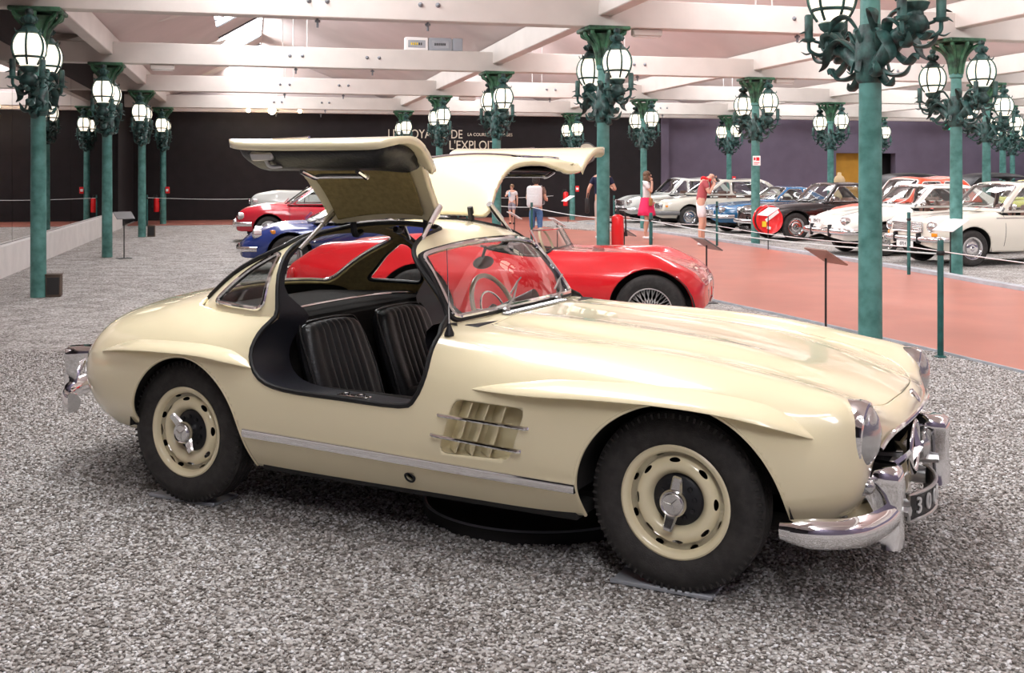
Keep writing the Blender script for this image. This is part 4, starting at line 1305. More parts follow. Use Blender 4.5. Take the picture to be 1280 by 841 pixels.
    full = [(p[0], -p[1], p[2]) for p in rim] + [tuple(p) for p in rim[-2::-1]]
    n = len(full)
    v = full + [(p[0] - 0.28, p[1] * 0.9, p[2]) for p in full]
    f = [(i, i + 1, n + i + 1, n + i) for i in range(n - 1)] + [list(range(n, 2 * n)), (n - 1, 0, n, 2 * n - 1)]
    mb.add((v, f)); gr = mb.build('grille_opening', 'dark_void', car)
    top_lip = [p for p in full if p[2] > 0.57]
    mb = MB(); mb.add(tube([(p[0] + 0.004, p[1], p[2] - 0.004) for p in top_lip], 0.009, 8)); mb.build('grille_lip', 'chrome', car)
    star = MB()
    star.add(tube([(0.735, 0.098 * math.cos(a), 0.474 + 0.098 * math.sin(a)) for a in np.linspace(0, 2 * PI, 40, endpoint=False)], 0.013, 10, True))
    for k in range(3):
        a = PI / 2 + 2 * PI * k / 3
        star.add(tube([(0.745, 0, 0.474), (0.74, 0.05 * math.cos(a), 0.474 + 0.05 * math.sin(a)), (0.735, 0.095 * math.cos(a), 0.474 + 0.095 * math.sin(a))], [0.026, 0.014, 0.004], 4, flat=0.8))
    st = star.build('grille_star', 'chrome', car)
    for sg in (-1, 1):
        pts = [(0.735, sg * 0.10, 0.474), (0.722, sg * 0.22, 0.472), (0.695, sg * 0.36, 0.468), (0.655, sg * 0.50, 0.462)]
        mb = MB(); mb.add(ribbon(catmull(pts, 5), [(-0.004, -0.016), (0.008, 0.0), (-0.004, 0.016), (-0.010, 0.0)])); mb.build('grille_wing', 'chrome', car)
        mb = MB(); mb.add(lathe([(0.0, -0.03), (0.055, -0.02), (0.062, 0.02), (0.058, 0.035), (0.03, 0.052), (0.0, 0.056)], 20, 'x')); mb.build('driving_lamp', 'lamp_lens', car, loc=(0.70, sg * 0.36, 0.40))
    mb = MB()
    mb.add(ribbon(catmull([(.60, -.54, .315), (.665, -.36, .305), (.69, 0, .30), (.665, .36, .305), (.60, .54, .315)], 6), [(0.012, -0.045), (0.02, 0.0), (0.006, 0.05), (-0.02, 0.05), (-0.02, -0.045)])); mb.build('front_valance', 'cream_paint', car)
    # number plate
    pl = MB(); v = []; f = []
    for i in range(13):
        yy = -0.245 + 0.49 * i / 12; xx = 0.815 - 1.1 * yy * yy
        for z, dx in ((0.245, 0), (0.345, 0), (0.345, -0.008), (0.245, -0.008)): v.append((xx + dx, yy, z))
    for i in range(12):
        for k in range(4): f.append((i * 4 + k, (i + 1) * 4 + k, (i + 1) * 4 + (k + 1) % 4, i * 4 + (k + 1) % 4))
    f += [(0, 1, 2, 3), (51, 50, 49, 48)]
    pl.add((v, f)); plate = pl.build('number_plate', 'plate_black', car, smooth=False)
    fr_ = MB(); fr_.add(tube([(0.817 - 1.1 * t * t, t, 0.345) for t in np.linspace(-.245, .245, 13)] + [(0.817 - 1.1 * .06, .245, .245)] + [(0.817 - 1.1 * t * t, t, 0.245) for t in np.linspace(.245, -.245, 13)], 0.007, 6, True)); fr_.build('plate_frame', 'steel', plate)
    for ch, yy in zip('300011', (-0.19, -0.115, -0.04, 0.035, 0.115, 0.185)):
        me = text_mesh(ch, 0.088, 'digit', 'digit_silver', 0.003)
        o = inst('digit', me, plate, (0.821 - 1.1 * yy * yy, yy, 0.295), (PI / 2, 0, PI / 2 - 2.2 * yy * -1 * 0.9))
    mb = MB(); mb.add(tube([(0.66, -.22, .31), (.755, -.22, .31)], 0.035, 10)); mb.add(tube([(0.66, .22, .31), (.755, .22, .31)], 0.035, 10)); mb.build('plate_bracket', 'steel', plate)
    # bonnet badge
    mb = MB(); mb.add(lathe([(0.0, 0.006), (0.018, 0.005), (0.026, 0.002), (0.03, 0.004), (0.031, -0.004)], 24)); bd = mb.build('bonnet_badge', 'chrome', car, loc=(0.728, 0, top(0.728, 0) + 0.006), rot=(0, 0.9, 0))
    bd.location = (0.742, 0, 0.678)

    # ---------------------------------------------------------------- cowl, wipers, aerial
    mb = MB(); 
    n = 26
    for i in range(n):
        yy = -0.30 + 0.60 * i / (n - 1)
        mb.add(bbox(-0.955, -0.925, yy - 0.008, yy + 0.008, 0.0, 0.006, 0.002), Matrix.Translation((0, 0, top(-0.94, yy) + 0.003)))
    v = []; f = []
    for i in range(13):
        yy = -0.32 + 0.64 * i / 12
        for xx in (-0.962, -0.918): v.append((xx, yy, top(xx, yy) + 0.004))
    for i in range(12): f.append((2 * i, 2 * i + 1, 2 * i + 3, 2 * i + 2))
    mb.add((v, f)); mb.build('cowl_vent', 'brushed_trim', car, smooth=False)
    for yy, tip in ((-0.26, (-1.055, 0.02, 1.045)), (0.28, (-1.06, 0.50, 1.02))):
        z0 = top(-0.95, yy)
        mb = MB(); mb.add(lathe([(0.018, 0), (0.018, 0.018), (0.008, 0.026), (0, 0.027)], 10), Matrix.Translation((-0.965, yy, z0)))
        mb.add(tube([(-0.965, yy, z0 + 0.02), (-1.0, (yy + tip[1]) / 2, (z0 + tip[2]) / 2 - 0.005), tip], [0.006, 0.005, 0.004], 6))
        mb.add(tube([(tip[0] + .035, tip[1] - 0.13, tip[2] - 0.04), tip, (tip[0] - .012, tip[1] + 0.06, tip[2] + 0.015)], 0.005, 4)); mb.build('wiper', 'steel', car)
    zz = top(-0.985, 0.72)
    mb = MB(); mb.add(lathe([(0.022, 0), (0.020, 0.012), (0.012, 0.03), (0.005, 0.05)], 10)); ant = mb.build('aerial', 'black_trim', car, loc=(-0.985, -0.72, zz - 0.002))
    mb = MB(); mb.add(tube([(0, 0, 0.04), (-0.012, 0, 0.36)], [0.003, 0.0015], 5)); mb.build('aerial_rod', 'chrome', ant)

    # ---------------------------------------------------------------- cabin
    mb = MB(); mb.add(bbox(-2.05, -0.95, -0.60, 0.60, 0.27, 0.33, 0.01)); mb.build('cabin_floor', 'carpet', car)
    for sg in (-1, 1):
        mb = MB(); mb.add(bbox(-2.02, -0.98, min(sg * .55, sg * .63), max(sg * .55, sg * .63), 0.28, 0.585, 0.02, 2)); mb.build('inner_sill', 'carpet', car)
    mb = MB(); mb.add(bbox(-2.14, -2.02, -0.66, 0.66, 0.30, 0.86, 0.02)); mb.build('rear_bulkhead', 'carpet', car)
    mb = MB()
    v = []; f = []
    for i in range(9):
        yy = -0.70 + 1.40 * i / 8
        for xx, z in ((-2.03, 0.86), (-2.10, 0.89), (-2.36, 0.885), (-2.56, 0.895)): v.append((xx, yy * (.97 if xx > -2.2 else (.88 if xx > -2.4 else .62)), z))
    for i in range(8):
        for k in range(3): f.append((i * 4 + k, i * 4 + k + 1, (i + 1) * 4 + k + 1, (i + 1) * 4 + k))
    mb.add((v, f)); mb.build('parcel_shelf', 'carpet', car, angle=180)
    mb = MB(); mb.add(tube(catmull([(-2.03, -0.63, .885), (-2.07, -0.3, .905), (-2.07, 0.3, .905), (-2.03, 0.63, .885)], 6), 0.007, 8)); mb.build('shelf_rail', 'chrome', car)
    mb = MB(); mb.add(bbox(-1.0, -0.90, -0.62, 0.62, 0.30, 0.92, 0.02)); mb.build('firewall', 'black_trim', car)
    # dashboard
    mb = MB()
    v = []; f = []
    sec = [(-0.99, 0.915), (-1.06, 0.93), (-1.12, 0.915), (-1.155, 0.885), (-1.16, 0.84), (-1.13, 0.76), (-1.05, 0.74)]
    for i in range(11):
        yy = -0.63 + 1.26 * i / 10
        for xx, z in sec: v.append((xx, yy, z))
    m = len(sec)
    for i in range(10):
        for k in range(m - 1): f.append((i * m + k, (i + 1) * m + k, (i + 1) * m + k + 1, i * m + k + 1))
    mb.add((v, f)); dash = mb.build('dashboard', 'black_trim', car, angle=60)
    for yy, rr in ((0.28, 0.055), (0.43, 0.055), (0.06, 0.035), (-0.03, 0.035)):
        mb = MB(); mb.add(lathe([(0.0, -0.004), (rr - 0.006, -0.006), (rr, -0.012), (rr + 0.004, 0.0)], 20, 'x')); mb.build('gauge', 'chrome', dash, loc=(-1.158, yy, 0.845))
    # steering wheel
    sw = MB(); R = 0.205
    sw.add(tube([(0, R * math.cos(a), R * math.sin(a)) for a in np.linspace(0, 2 * PI, 48, endpoint=False)], 0.0125, 10, True))
    wheel = sw.build('steering_wheel', 'bakelite_cream', car, loc=(-1.34, 0.33, 0.845), rot=(0, -0.42, 0))
    mb = MB()
    for a in (0.15, PI - 0.15):
        for dd in (-0.012, 0.012): mb.add(tube([(0.01, 0.03 * math.cos(a), 0.03 * math.sin(a) + dd), (0, R * math.cos(a), R * math.sin(a) + dd)], 0.004, 6))
    mb.add(tube([(0.01, 0, -0.03), (0, 0, -R)], 0.006, 6))
    mb.add(tube([(-0.008, 0.12 * math.cos(a), 0.12 * math.sin(a)) for a in np.linspace(0, 2 * PI, 30, endpoint=False)], 0.005, 6, True))
    mb.build('spokes', 'chrome', wheel)
    mb = MB(); mb.add(lathe([(0.035, 0.25), (0.03, 0.02), (0.05, 0.0), (0.045, -0.02), (0.0, -0.028)], 16, 'x')); mb.build('steering_column', 'black_trim', wheel)
    # seats
    def seat(yc):
        ns, nt = 49, 26; v = []; f = []
        hw, hh = 0.245, 0.50
        for j in range(nt):
            t = j / (nt - 1)
            wv = hw * (0.93 + 0.07 * math.sin(PI * min(1, t * 1.2))) * (1 - 0.12 * max(0, (t - 0.75) / 0.25) ** 2)
            for i in range(ns):
                s = -1 + 2 * i / (ns - 1)
                edge = (1 - abs(s) ** 6)
                wing = 0.045 * max(0, (abs(s) - 0.62) / 0.38) ** 1.4 * edge
                ch = 0.012 * abs(math.sin(PI * (s + 0.62) / 1.24 * 6)) if abs(s) < 0.62 else 0.004
                tt = 1 - max(0, (t - 0.86) / 0.14) ** 2
                dpt = (0.055 + wing + ch) * math.sqrt(max(0, edge)) * math.sqrt(max(0, tt)) + 0.0
                zz = t * hh - 0.02 * (abs(s) ** 3) * (t > 0.5) * (t - .5) * 2
                v.append((dpt, wv * s, zz))
            for i in range(ns):
                s = -1 + 2 * i / (ns - 1)
                v.append((-0.055 * math.sqrt(max(0, 1 - abs(s) ** 6)) * math.sqrt(max(0, 1 - max(0, (t - 0.86) / 0.14) ** 2)), wv * s, t * hh - 0.02 * (abs(s) ** 3) * (t > 0.5) * (t - .5) * 2))
        st = 2 * ns
        for j in range(nt - 1):
            for i in range(ns - 1):
                a = j * st + i
                f.append((a, a + 1, a + st + 1, a + st))
                a += ns
                f.append((a + 1, a, a + st, a + st + 1))
        o = MB(); o.add((v, f))
        back = o.build('seat_back', 'leather', car, loc=(-1.77, yc, 0.385), rot=(0, -0.36, 0), angle=60)
        v = []; f = []
        for j in range(14):
            t = j / 13
            for i in range(ns):
                s = -1 + 2 * i / (ns - 1)
                ch = 0.010 * abs(math.sin(PI * (s + 0.62) / 1.24 * 6)) if abs(s) < 0.62 else 0.0
                wing = 0.035 * max(0, (abs(s) - 0.62) / 0.38) ** 1.4
                z = (0.11 + ch + wing) * math.sqrt(max(0, 1 - abs(s) ** 6)) * math.sqrt(max(0, 1 - max(0, (t - 0.8) / 0.2) ** 2))
                v.append((t * 0.50, 0.245 * s, z + 0.03 * t))
        for j in range(13):
            for i in range(ns - 1):
                a = j * ns + i; f.append((a, a + ns, a + ns + 1, a + 1))
        o = MB(); o.add((v, f)); o.add(bbox(0, 0.47, -0.235, 0.235, -0.03, 0.02, 0.02)); o.build('seat_cushion', 'leather', car, loc=(-1.72, yc, 0.36), angle=60)
        # piping along the seat edge
        pts = catmull([(0.03, -0.243, 0.0), (0.035, -0.246, 0.25), (0.02, -0.225, 0.455), (0.01, -0.15, 0.495), (0.01, 0.15, 0.495), (0.02, 0.225, 0.455), (0.035, 0.246, 0.25), (0.03, 0.243, 0.0)], 6)
        o = MB(); o.add(tube(pts, 0.006, 6)); o.build('seat_piping', 'leather', back)
    seat(-0.31); seat(0.31)
    mb = MB(); mb.add(bbox(-1.95, -1.0, -0.07, 0.07, 0.30, 0.42, 0.03, 2)); mb.build('transmission_tunnel', 'carpet', car)
    mb = MB(); mb.add(tube(catmull([(-1.28, 0.0, 0.42), (-1.30, 0.01, 0.52), (-1.34, 0.02, 0.60)], 5), 0.007, 6)); mb.add(ellipsoid((-1.34, 0.02, 0.61), (0.022, 0.022, 0.024), 10, 8)); mb.build('gear_lever', 'chrome', car)
    return car
gullwing = build_gullwing()

# steel plates under its right wheels, and the round turntable beneath the sill
for (x, y, r, lab) in ((-2.46, -0.66, 0.04, 'thin grey metal plate under the rear tyre of the cream car'), (-0.06, -0.655, 0.02, 'thin grey metal plate under the front tyre of the cream car')):
    mb = MB(); mb.add(bbox(-0.20, 0.20, -0.085, 0.085, 0.0, 0.012, 0.004))
    for sx in (-1, 1): mb.add(bbox(-0.20, 0.20, -0.012, 0.012, 0.0, 0.018, 0.004), Matrix.Translation((0, sx * 0.078, 0)))
    o = mb.build('wheel_plate', 'plate_steel'); tag(o, lab, 'metal plate', 'plates under the cream car')
    ca, sa = math.cos(math.radians(-27.894)), math.sin(math.radians(-27.894))
    o.location = (0.9483 + x * ca - y * sa, 4.6733 + x * sa + y * ca, 0.004); o.rotation_euler = (0, 0, math.radians(-27.894) + r)
tt = empty('turntable', (0.9483 - 0.92 * math.cos(math.radians(-27.894)), 4.6733 - 0.92 * math.sin(math.radians(-27.894)), 0.0), 0, 'black round turntable on the gravel under the cream car', 'turntable')
mb = MB(); mb.add(lathe([(0.0, 0.055), (0.52, 0.055), (0.54, 0.05), (0.55, 0.0)], 64)); mb.build('drum', 'dark_void', tt)
mb = MB(); mb.add(lathe([(0.535, 0.055), (0.545, 0.062), (0.555, 0.055)], 64)); mb.build('rim_ring', 'bar_grey', tt)
# ================================================================== OTHER CARS
def simple_wheel(r, w, rim_r, style):
    out = {}
    mb = MB()
    mb.add(lathe([(rim_r, -w * .40), (rim_r + .02, -w * .47), (r * .88, -w * .5), (r * .96, -w * .43), (r, -w * .30), (r, w * .30), (r * .96, w * .43), (r * .88, w * .5), (rim_r, w * .40)], 40, 'y'))
    out['tyre'] = mb.mesh('tyre', 'tire_rubber')
    mb = MB()
    if style == 'wire':
        mb.add(lathe([(rim_r, -w * .40), (rim_r + .006, -w * .45), (rim_r - .006, -w * .44), (rim_r - .014, -w * .3), (rim_r - .02, 0), (rim_r - .01, w * .4)], 40, 'y'))
        out['rim'] = mb.mesh('rim', 'chrome')
        mb = MB(); n = 48
        for k in range(n):
            a = 2 * PI * k / n; b_ = a + (0.5 if k % 2 else -0.5)
            for dd, hh in ((-w * .32, -w * .30), (0.0, -w * .62)):
                mb.add(tube([(0.045 * math.cos(b_), hh, 0.045 * math.sin(b_)), ((rim_r - .016) * math.cos(a), dd, (rim_r - .016) * math.sin(a))], 0.0038, 4, cap=False))
        out['spokes'] = mb.mesh('spokes', 'steel')
        mb = MB(); mb.add(lathe([(0.05, 0.0), (0.045, -w * .55), (0.05, -w * .62), (0.035, -w * .72), (0, -w * .74)], 20, 'y'))
        mb.add(tube([(-0.075, -w * .70, 0), (0.075, -w * .70, 0)], [0.008, 0.008], 6))
        out['hubcap'] = mb.mesh('hubcap', 'chrome')
    else:
        mb.add(lathe([(rim_r, -w * .40), (rim_r + .004, -w * .45), (rim_r - .012, -w * .42), (rim_r - .03, -w * .2), (rim_r * .7, -w * .26), (rim_r * .55, -w * .22), (0.0, -w * .22)], 36, 'y'))
        out['rim'] = mb.mesh('rim', {'steel': 'steel', 'black': 'steel', 'alloy': 'chrome'}.get(style, style))
        mb = MB()
        mb.add(lathe([(rim_r * .62, -w * .24), (rim_r * .58, -w * .36), (rim_r * .40, -w * .44), (rim_r * .2, -w * .42), (rim_r * .16, -w * .48), (0, -w * .5)], 28, 'y'))
        out['hubcap'] = mb.mesh('hubcap', 'chrome')
        mb = MB()
        mb.add(lathe([(rim_r - .006, -w * .44), (rim_r - .022, -w * .43), (rim_r - .03, -w * .36)], 36, 'y'))
        out['ring'] = mb.mesh('trim_ring', 'chrome')
    return out

def add_wheels(car, wm, xs, yo, r):
    for wx in xs:
        for sg in (-1, 1):
            w_ = inst('wheel', wm['rim'], car, (wx, sg * yo, r), (0, random.uniform(0, 3), 0) if sg < 0 else (0, random.uniform(0, 3), PI))
            for nm, k in (('tyre', 'tyre'), ('hubcap', 'hubcap'), ('spokes', 'spokes'), ('trim_ring', 'ring')):
                if k in wm: inst(nm, wm[k], w_)

def body_net(sp):
    """control net of a lower body from a few profile curves"""
    fo, wb, ro, W, zs, zb = (sp[k] for k in ('fo', 'wb', 'ro', 'W', 'zs', 'zb'))
    px = [p[0] for p in sp['top']][::-1]; pz = [p[1] for p in sp['top']][::-1]
    wx = [p[0] for p in sp['plan']][::-1]; ww = [p[1] for p in sp['plan']][::-1]
    cr = sp.get('crown', 0.0); cpts = sp.get('crown_x')
    st = list(np.linspace(fo - 0.05, -wb - ro + 0.05, sp.get('ns', 15)))
    net = []
    def ring(x, k=1.0, zk=0.0, curve=0.0, wmul=1.0):
        w = float(np.interp(x, wx, ww)) * W * wmul
        zt = float(np.interp(x, px, pz)); z_b = min(zb, zt - 0.03)
        c = cr if cpts is None else float(np.interp(x, [p[0] for p in cpts][::-1], [p[1] for p in cpts][::-1]))
        zs_ = zs + (0.05 if (x > 0.35 or x < -wb - 0.35) else 0)
        L = [(0.90 * w, zs_), (0.975 * w, zs_ + 0.14 * (z_b - zs_) / 0.4), (w, zs_ + 0.5 * (z_b - zs_)), (0.985 * w, z_b - 0.09), (0.93 * w, z_b - 0.015), (0.75 * w, zt + c), (0.40 * w, zt), (0, zt)]
        zm = 0.5 * (zs_ + zt) + 0.03
        out = []
        for y, z in L:
            y *= k
            out.append((x + curve * (1 - (y / max(W, .1)) ** 2), y, z + (zm - z) * zk))
        return out
    nb, rb = sp.get('nose_bulge', 0.06), sp.get('tail_bulge', 0.05)
    e = sp.get('end', 0.10)
    net.append(ring(fo, 0.05, 0.75, nb)); net.append(ring(fo, 0.60, 0.22 + e, nb)); net.append(ring(fo - 0.02, 0.93, 0.07 + e * .5, nb))
    net.append(ring(fo - 0.09, 0.99, 0.015, nb))
    for x in st[1:-1]: net.append(ring(x))
    net.append(ring(-wb - ro + 0.09, 0.99, 0.015, -rb)); net.append(ring(-wb - ro + 0.02, 0.93, 0.08 + e * .5, -rb)); net.append(ring(-wb - ro, 0.60, 0.25 + e, -rb)); net.append(ring(-wb - ro, 0.05, 0.75, -rb))
    return net

def house_net(g):
    b, r = g['belt'], g['roof']
    wb_, wr = g['wb'], g['wr']
    x0, x1, x2, x3 = g['ws_base'], g['ws_top'], g['rw_top'], g['rw_base']
    cv = g.get('curve', 0.10)
    def row(xs, zz, ww):
        return [(x, y, z) for x, y, z in zip(xs, ww, zz)]
    h = r - b
    net = []
    net.append([(x0 - cv, wb_, b), (x0 - cv, wb_ - .01, b + .005), (x0 - cv * .9, wb_ - .03, b + .01), (x0 - cv * .45, wb_ * .72, b + .012), (x0 - cv * .1, wb_ * .36, b + .014), (x0, 0, b + .015)])
    d = (x0 - x1)
    net.append([(x0 - cv - .14, wb_ + .005, b), (x0 - cv - .10 - d * .45, wb_ * .55 + wr * .45, b + .45 * h), (x1 - cv * .6, wr + .01, r - .135 * h), (x1 - cv * .35, wr * .78, r - .055 * h), (x1 - .02, wr * .4, r - .025 * h), (x1, 0, r - .02 * h)])
    for t in (0.22, 0.62):
        x = x1 + (x2 - x1) * t
        net.append([(x, wb_ + .01, b), (x, wb_ * .55 + wr * .45 + .01, b + .45 * h), (x, wr + .02, r - .115 * h), (x, wr * .80, r - .025 * h), (x, wr * .42, r), (x, 0, r + .012)])
    net.append([(x2 - .16 * (x2 - x3) - .06, wb_ + .005, b), (x2 - .10 * (x2 - x3) - .03, wb_ * .55 + wr * .45, b + .45 * h), (x2, wr + .01, r - .14 * h), (x2, wr * .78, r - .055 * h), (x2, wr * .4, r - .03 * h), (x2, 0, r - .025 * h)])
    net.append([(x3 + .10, wb_ - .01, b), (x3 + .09, wb_ - .02, b + .004), (x3 + .07, wb_ - .05, b + .008), (x3 + .04, wb_ * .68, b + .012), (x3 + .01, wb_ * .34, b + .014), (x3, 0, b + .015)])
    return net

def build_car(name, label, loc, yaw, sp, group=None):
    car = empty(name, (loc[0], loc[1], 0), math.radians(yaw), label, 'car', group)
    W, wb = sp['W'], sp['wb']
    G = spline_grid(body_net(sp), sp.get('nu', 120), 46, 1)
    S = full_surf(G)
    g = sp.get('house')
    if g:
        GG = spline_grid(house_net(g), 80, 40, 1)
        foot = np.concatenate([GG[0, ::-1, :2], GG[:, 0, :2], GG[-1, :, :2]])
        foot = np.concatenate([foot, (foot * [1, -1])[::-1]])
        V = S[0]; q = -sd_poly(V[:, 0], V[:, 1], foot) + 0.012
        S, _ = clip(S, np.where(V[:, 2] < g['belt'] - 0.16, 1.0, q))
    r = sp['r']; ar = sp.get('arch', r + 0.055)
    for wx in (0.0, -wb):
        V = S[0]; hz = r + 0.005
        q = np.hypot((V[:, 0] - wx) / ar, (V[:, 2] - hz) / ar) - 1
        q = np.where(V[:, 2] < hz, np.abs(V[:, 0] - wx) / ar - 1, q)
        S, cut = clip(S, np.where(np.abs(V[:, 1]) > W * .5, q, 1.0))
    ck = sp.get('cockpit')
    if ck:
        V = S[0]; q = -sd_poly(V[:, 0], V[:, 1], ck)
        S, cut = clip(S, np.where(V[:, 2] > sp['zb'] - .12, q, 1.0))
        for P, cl in chains(S[0], cut):
            mb = MB(); mb.add(tube(P, 0.014, 6, cl)); mb.build('cockpit_edge', 'leather', car)
    surf_obj('body', S, [sp['paint'], 'dark_void', sp['paint']], car, 0.015)
    mb = MB(); mb.add(bbox(-wb - sp['ro'] * .8, sp['fo'] * .7, -W * .70, W * .70, sp['zs'] - .02, sp['zs'] + .08, 0.02)); mb.build('underbody', 'dark_void', car)
    for wx in (0.0, -wb):
        for sg in (-1, 1):
            A = np.linspace(-0.2, PI + 0.2, 14); v = []; f = []
            for yo in (W * .93, W * .55):
                for a in A: v.append((wx + (ar + .02) * math.cos(a), sg * yo, r + (ar + .01) * math.sin(a)))
            for i in range(13): f.append((i, i + 1, 15 + i, 14 + i))
            f.append(list(range(14, 28)))
            mb = MB(); mb.add((v, f)); mb.build('wheel_well', 'dark_void', car)
    add_wheels(car, simple_wheel(r, sp.get('tw', 0.165), sp.get('rim', r * .60), sp.get('wheel', 'steel')), (0.0, -wb), W - sp.get('inset', 0.115), r)
    if g:
        H = full_surf(GG); h = g['roof'] - g['belt']; b = g['belt']
        def uvsd(V, u0, u1, v0, rad=0.2):
            vv = np.where(V[:, 1] < 0, V[:, 4], 10 - V[:, 4])
            q = sd_poly(V[:, 3], vv * 0.5, [(p, s * .5) for p, s in round_poly([(u0, v0), (u1, v0), (u1, 10 - v0), (u0, 10 - v0)], rad, 3)])
            return np.where((V[:, 3] > u0 - .3) & (V[:, 3] < u1 + .3), q, -1.0)
        glassm = sp.get('glass', 'clear_glass')
        q = uvsd(H[0], 0.10, 0.92, 2.2); Wn, _ = clip(H, q); H, cut = clip(H, -q)
        wso = surf_obj('windscreen', Wn, glassm, car)
        for P, cl in chains(H[0], cut):
            mb = MB(); mb.add(tube(P, 0.014, 6, cl)); mb.build('window_frame', sp.get('frame', 'chrome'), wso)
        q = uvsd(H[0], 4.10, 4.93, 2.3); Wn, _ = clip(H, q); H, cut = clip(H, -q)
        wro = surf_obj('rear_window', Wn, glassm, car)
        for P, cl in chains(H[0], cut):
            mb = MB(); mb.add(tube(P, 0.012, 6, cl)); mb.build('window_frame', sp.get('frame', 'chrome'), wro)
        z0, z1 = b + .035, g['roof'] - .17 * h
        cv = g.get('curve', .10)
        xa0, xa1 = g['ws_base'] - cv - .10, g['ws_top'] - cv * .6 - .05
        xc0, xc1 = g['rw_base'] + g.get('c_in', .35), g['rw_top'] + g.get('c_top', .08)
        for k, (p0, p1, t0, t1) in enumerate(zip([xa0] + g['pillars'], g['pillars'] + [xc0], [xa1] + g['pillars'], g['pillars'] + [xc1])):
            a_, e_ = (0.0 if k == 0 else .035), (0.0 if k == len(g['pillars']) else .035)
            poly = round_poly([(p0 - a_, z0), (t0 - a_, z1), (t1 + e_, z1), (p1 + e_, z0)], 0.04, 3)
            V = H[0]; q = np.where(np.abs(V[:, 1]) > g['wr'] * .86, sd_poly(V[:, 0], V[:, 2], poly), -1.0)
            Wn, _ = clip(H, q); H, cut = clip(H, -q)
            ch = chains(H[0], cut)
            for sg in (-1, 1):
                Sd, _ = clip(Wn, Wn[0][:, 1] * sg)
                so = surf_obj('side_window', Sd, glassm, car)
                for P, cl in ch:
                    if P[0][1] * sg > 0:
                        mb = MB(); mb.add(tube(P, 0.009, 6, cl)); mb.build('window_frame', sp.get('frame', 'chrome'), so)
        surf_obj('roof', H, [sp.get('roof_paint', sp['paint']), 'headliner' if sp.get('tan') else 'panel_grey', sp['paint']], car, 0.02)
        # seats and dash inside
        for sx, sy in ((-1, .33), (1, .33)):
            xx = g['ws_top'] - .42
            mb = MB(); mb.add(bbox(xx - .16, xx - .03, sx * sy - .22, sx * sy + .22, .42, b + .12, .05, 2)); mb.build('seat', sp.get('seat', 'leather'), car)
        mb = MB(); mb.add(bbox(g['rw_top'] - .05, g['rw_top'] + .10, -.55, .55, .42, b + .06, .05, 2)); mb.build('rear_seat', sp.get('seat', 'leather'), car)
        mb = MB(); mb.add(bbox(g['ws_base'] - .32, g['ws_base'] - .10, -W * .8, W * .8, b - .25, b - .01, .03)); mb.build('dashboard', 'black_trim', car)
        mb = MB(); mb.add(bbox(g['rw_base'] + .05, g['ws_base'] - .08, -W * .80, W * .80, .30, .34, .01)); mb.build('cabin_floor', 'carpet', car)
        mb = MB(); mb.add(tube([(0.05 * math.sin(a), .36 + .19 * math.cos(a), .19 * math.sin(a)) for a in np.linspace(0, 2 * PI, 28, endpoint=False)], .011, 6, True)); mb.build('steering_wheel', 'black_trim', car, loc=(g['ws_base'] - .45, 0, b - .02), rot=(0, -.4, 0))
    def side_y(x, z):
        P = G[:, :24].reshape(-1, 5); d = (P[:, 0] - x) ** 2 + (P[:, 2] - z) ** 2
        return float(P[np.argmin(d), 1])
    def front_x(y, z, rear=False):
        P = (G[-30:] if rear else G[:30]).reshape(-1, 5); d = (P[:, 1] - y) ** 2 + (P[:, 2] - z) ** 2
        return float(P[np.argmin(d), 0])
    # lamps
    for sg in (-1, 1):
        hl = sp.get('lamps')
        if hl:
            kind, y, z, s = hl
            x = front_x(y, z)
            if kind == 'round':
                mb = MB(); mb.add(lathe([(s, -.10), (s * 1.06, -.01), (s * 1.06, .015), (s * .95, .025), (s * .88, .012)], 24, 'x')); o = mb.build('headlight', 'chrome', car, loc=(x, sg * y, z), rot=(0, 0, sg * .08))
                mb = MB(); mb.add(lathe([(s * .92, .01), (s * .7, .03), (s * .4, .042), (0, .047)], 20, 'x')); mb.build('lens', 'lamp_lens', o)
            else:
                mb = MB(); mb.add(bbox(-.05, .03, -s * 1.35, s * 1.35, -s * .62, s * .62, .02, 2)); o = mb.build('headlight', 'chrome', car, loc=(x - .005, sg * y, z), rot=(0, 0, sg * .10))
                mb = MB(); mb.add(bbox(.02, .042, -s * 1.22, s * 1.22, -s * .52, s * .52, .01)); mb.build('lens', 'lamp_lens', o)
        if sp.get('indicator'):
            y, z = sp['indicator']; x = front_x(y, z)
            mb = MB(); mb.add(bbox(-.03, .02, -.05, .05, -.03, .03, .012, 2)); mb.build('indicator', 'amber_lens', car, loc=(x + .005, sg * y, z), rot=(0, 0, sg * .5))
        tl = sp.get('tail', (W * .75, sp['zb'] - .15))
        x = front_x(tl[0], tl[1], True)
        mb = MB(); mb.add(ellipsoid((0, 0, 0), (.035, .05, .075), 12, 8)); mb.build('tail_lamp', sp.get('tail_mat', 'red_lens'), car, loc=(x + .005, sg * tl[0], tl[1]))
        # side trim
        if sp.get('trim_z'):
            z = sp['trim_z']
            P = [(x, sg * (side_y(x, z) + .006), z) for x in np.linspace(-.45, -wb + .45, 12)]
            mb = MB(); mb.add(tube(P, .010, 6)); mb.build('side_trim', 'chrome', car)
        if sp.get('mirror') and g:
            x, z = g['ws_base'] - .30, g['belt'] + .10
            mb = MB(); mb.add(ellipsoid((x, sg * (W - .02), z), (.03, .06, .05), 12, 8)); mb.add(tube([(x, sg * (W - .12), z - .11), (x, sg * (W - .04), z - .02)], .009, 6)); mb.build('door_mirror', 'chrome', car)
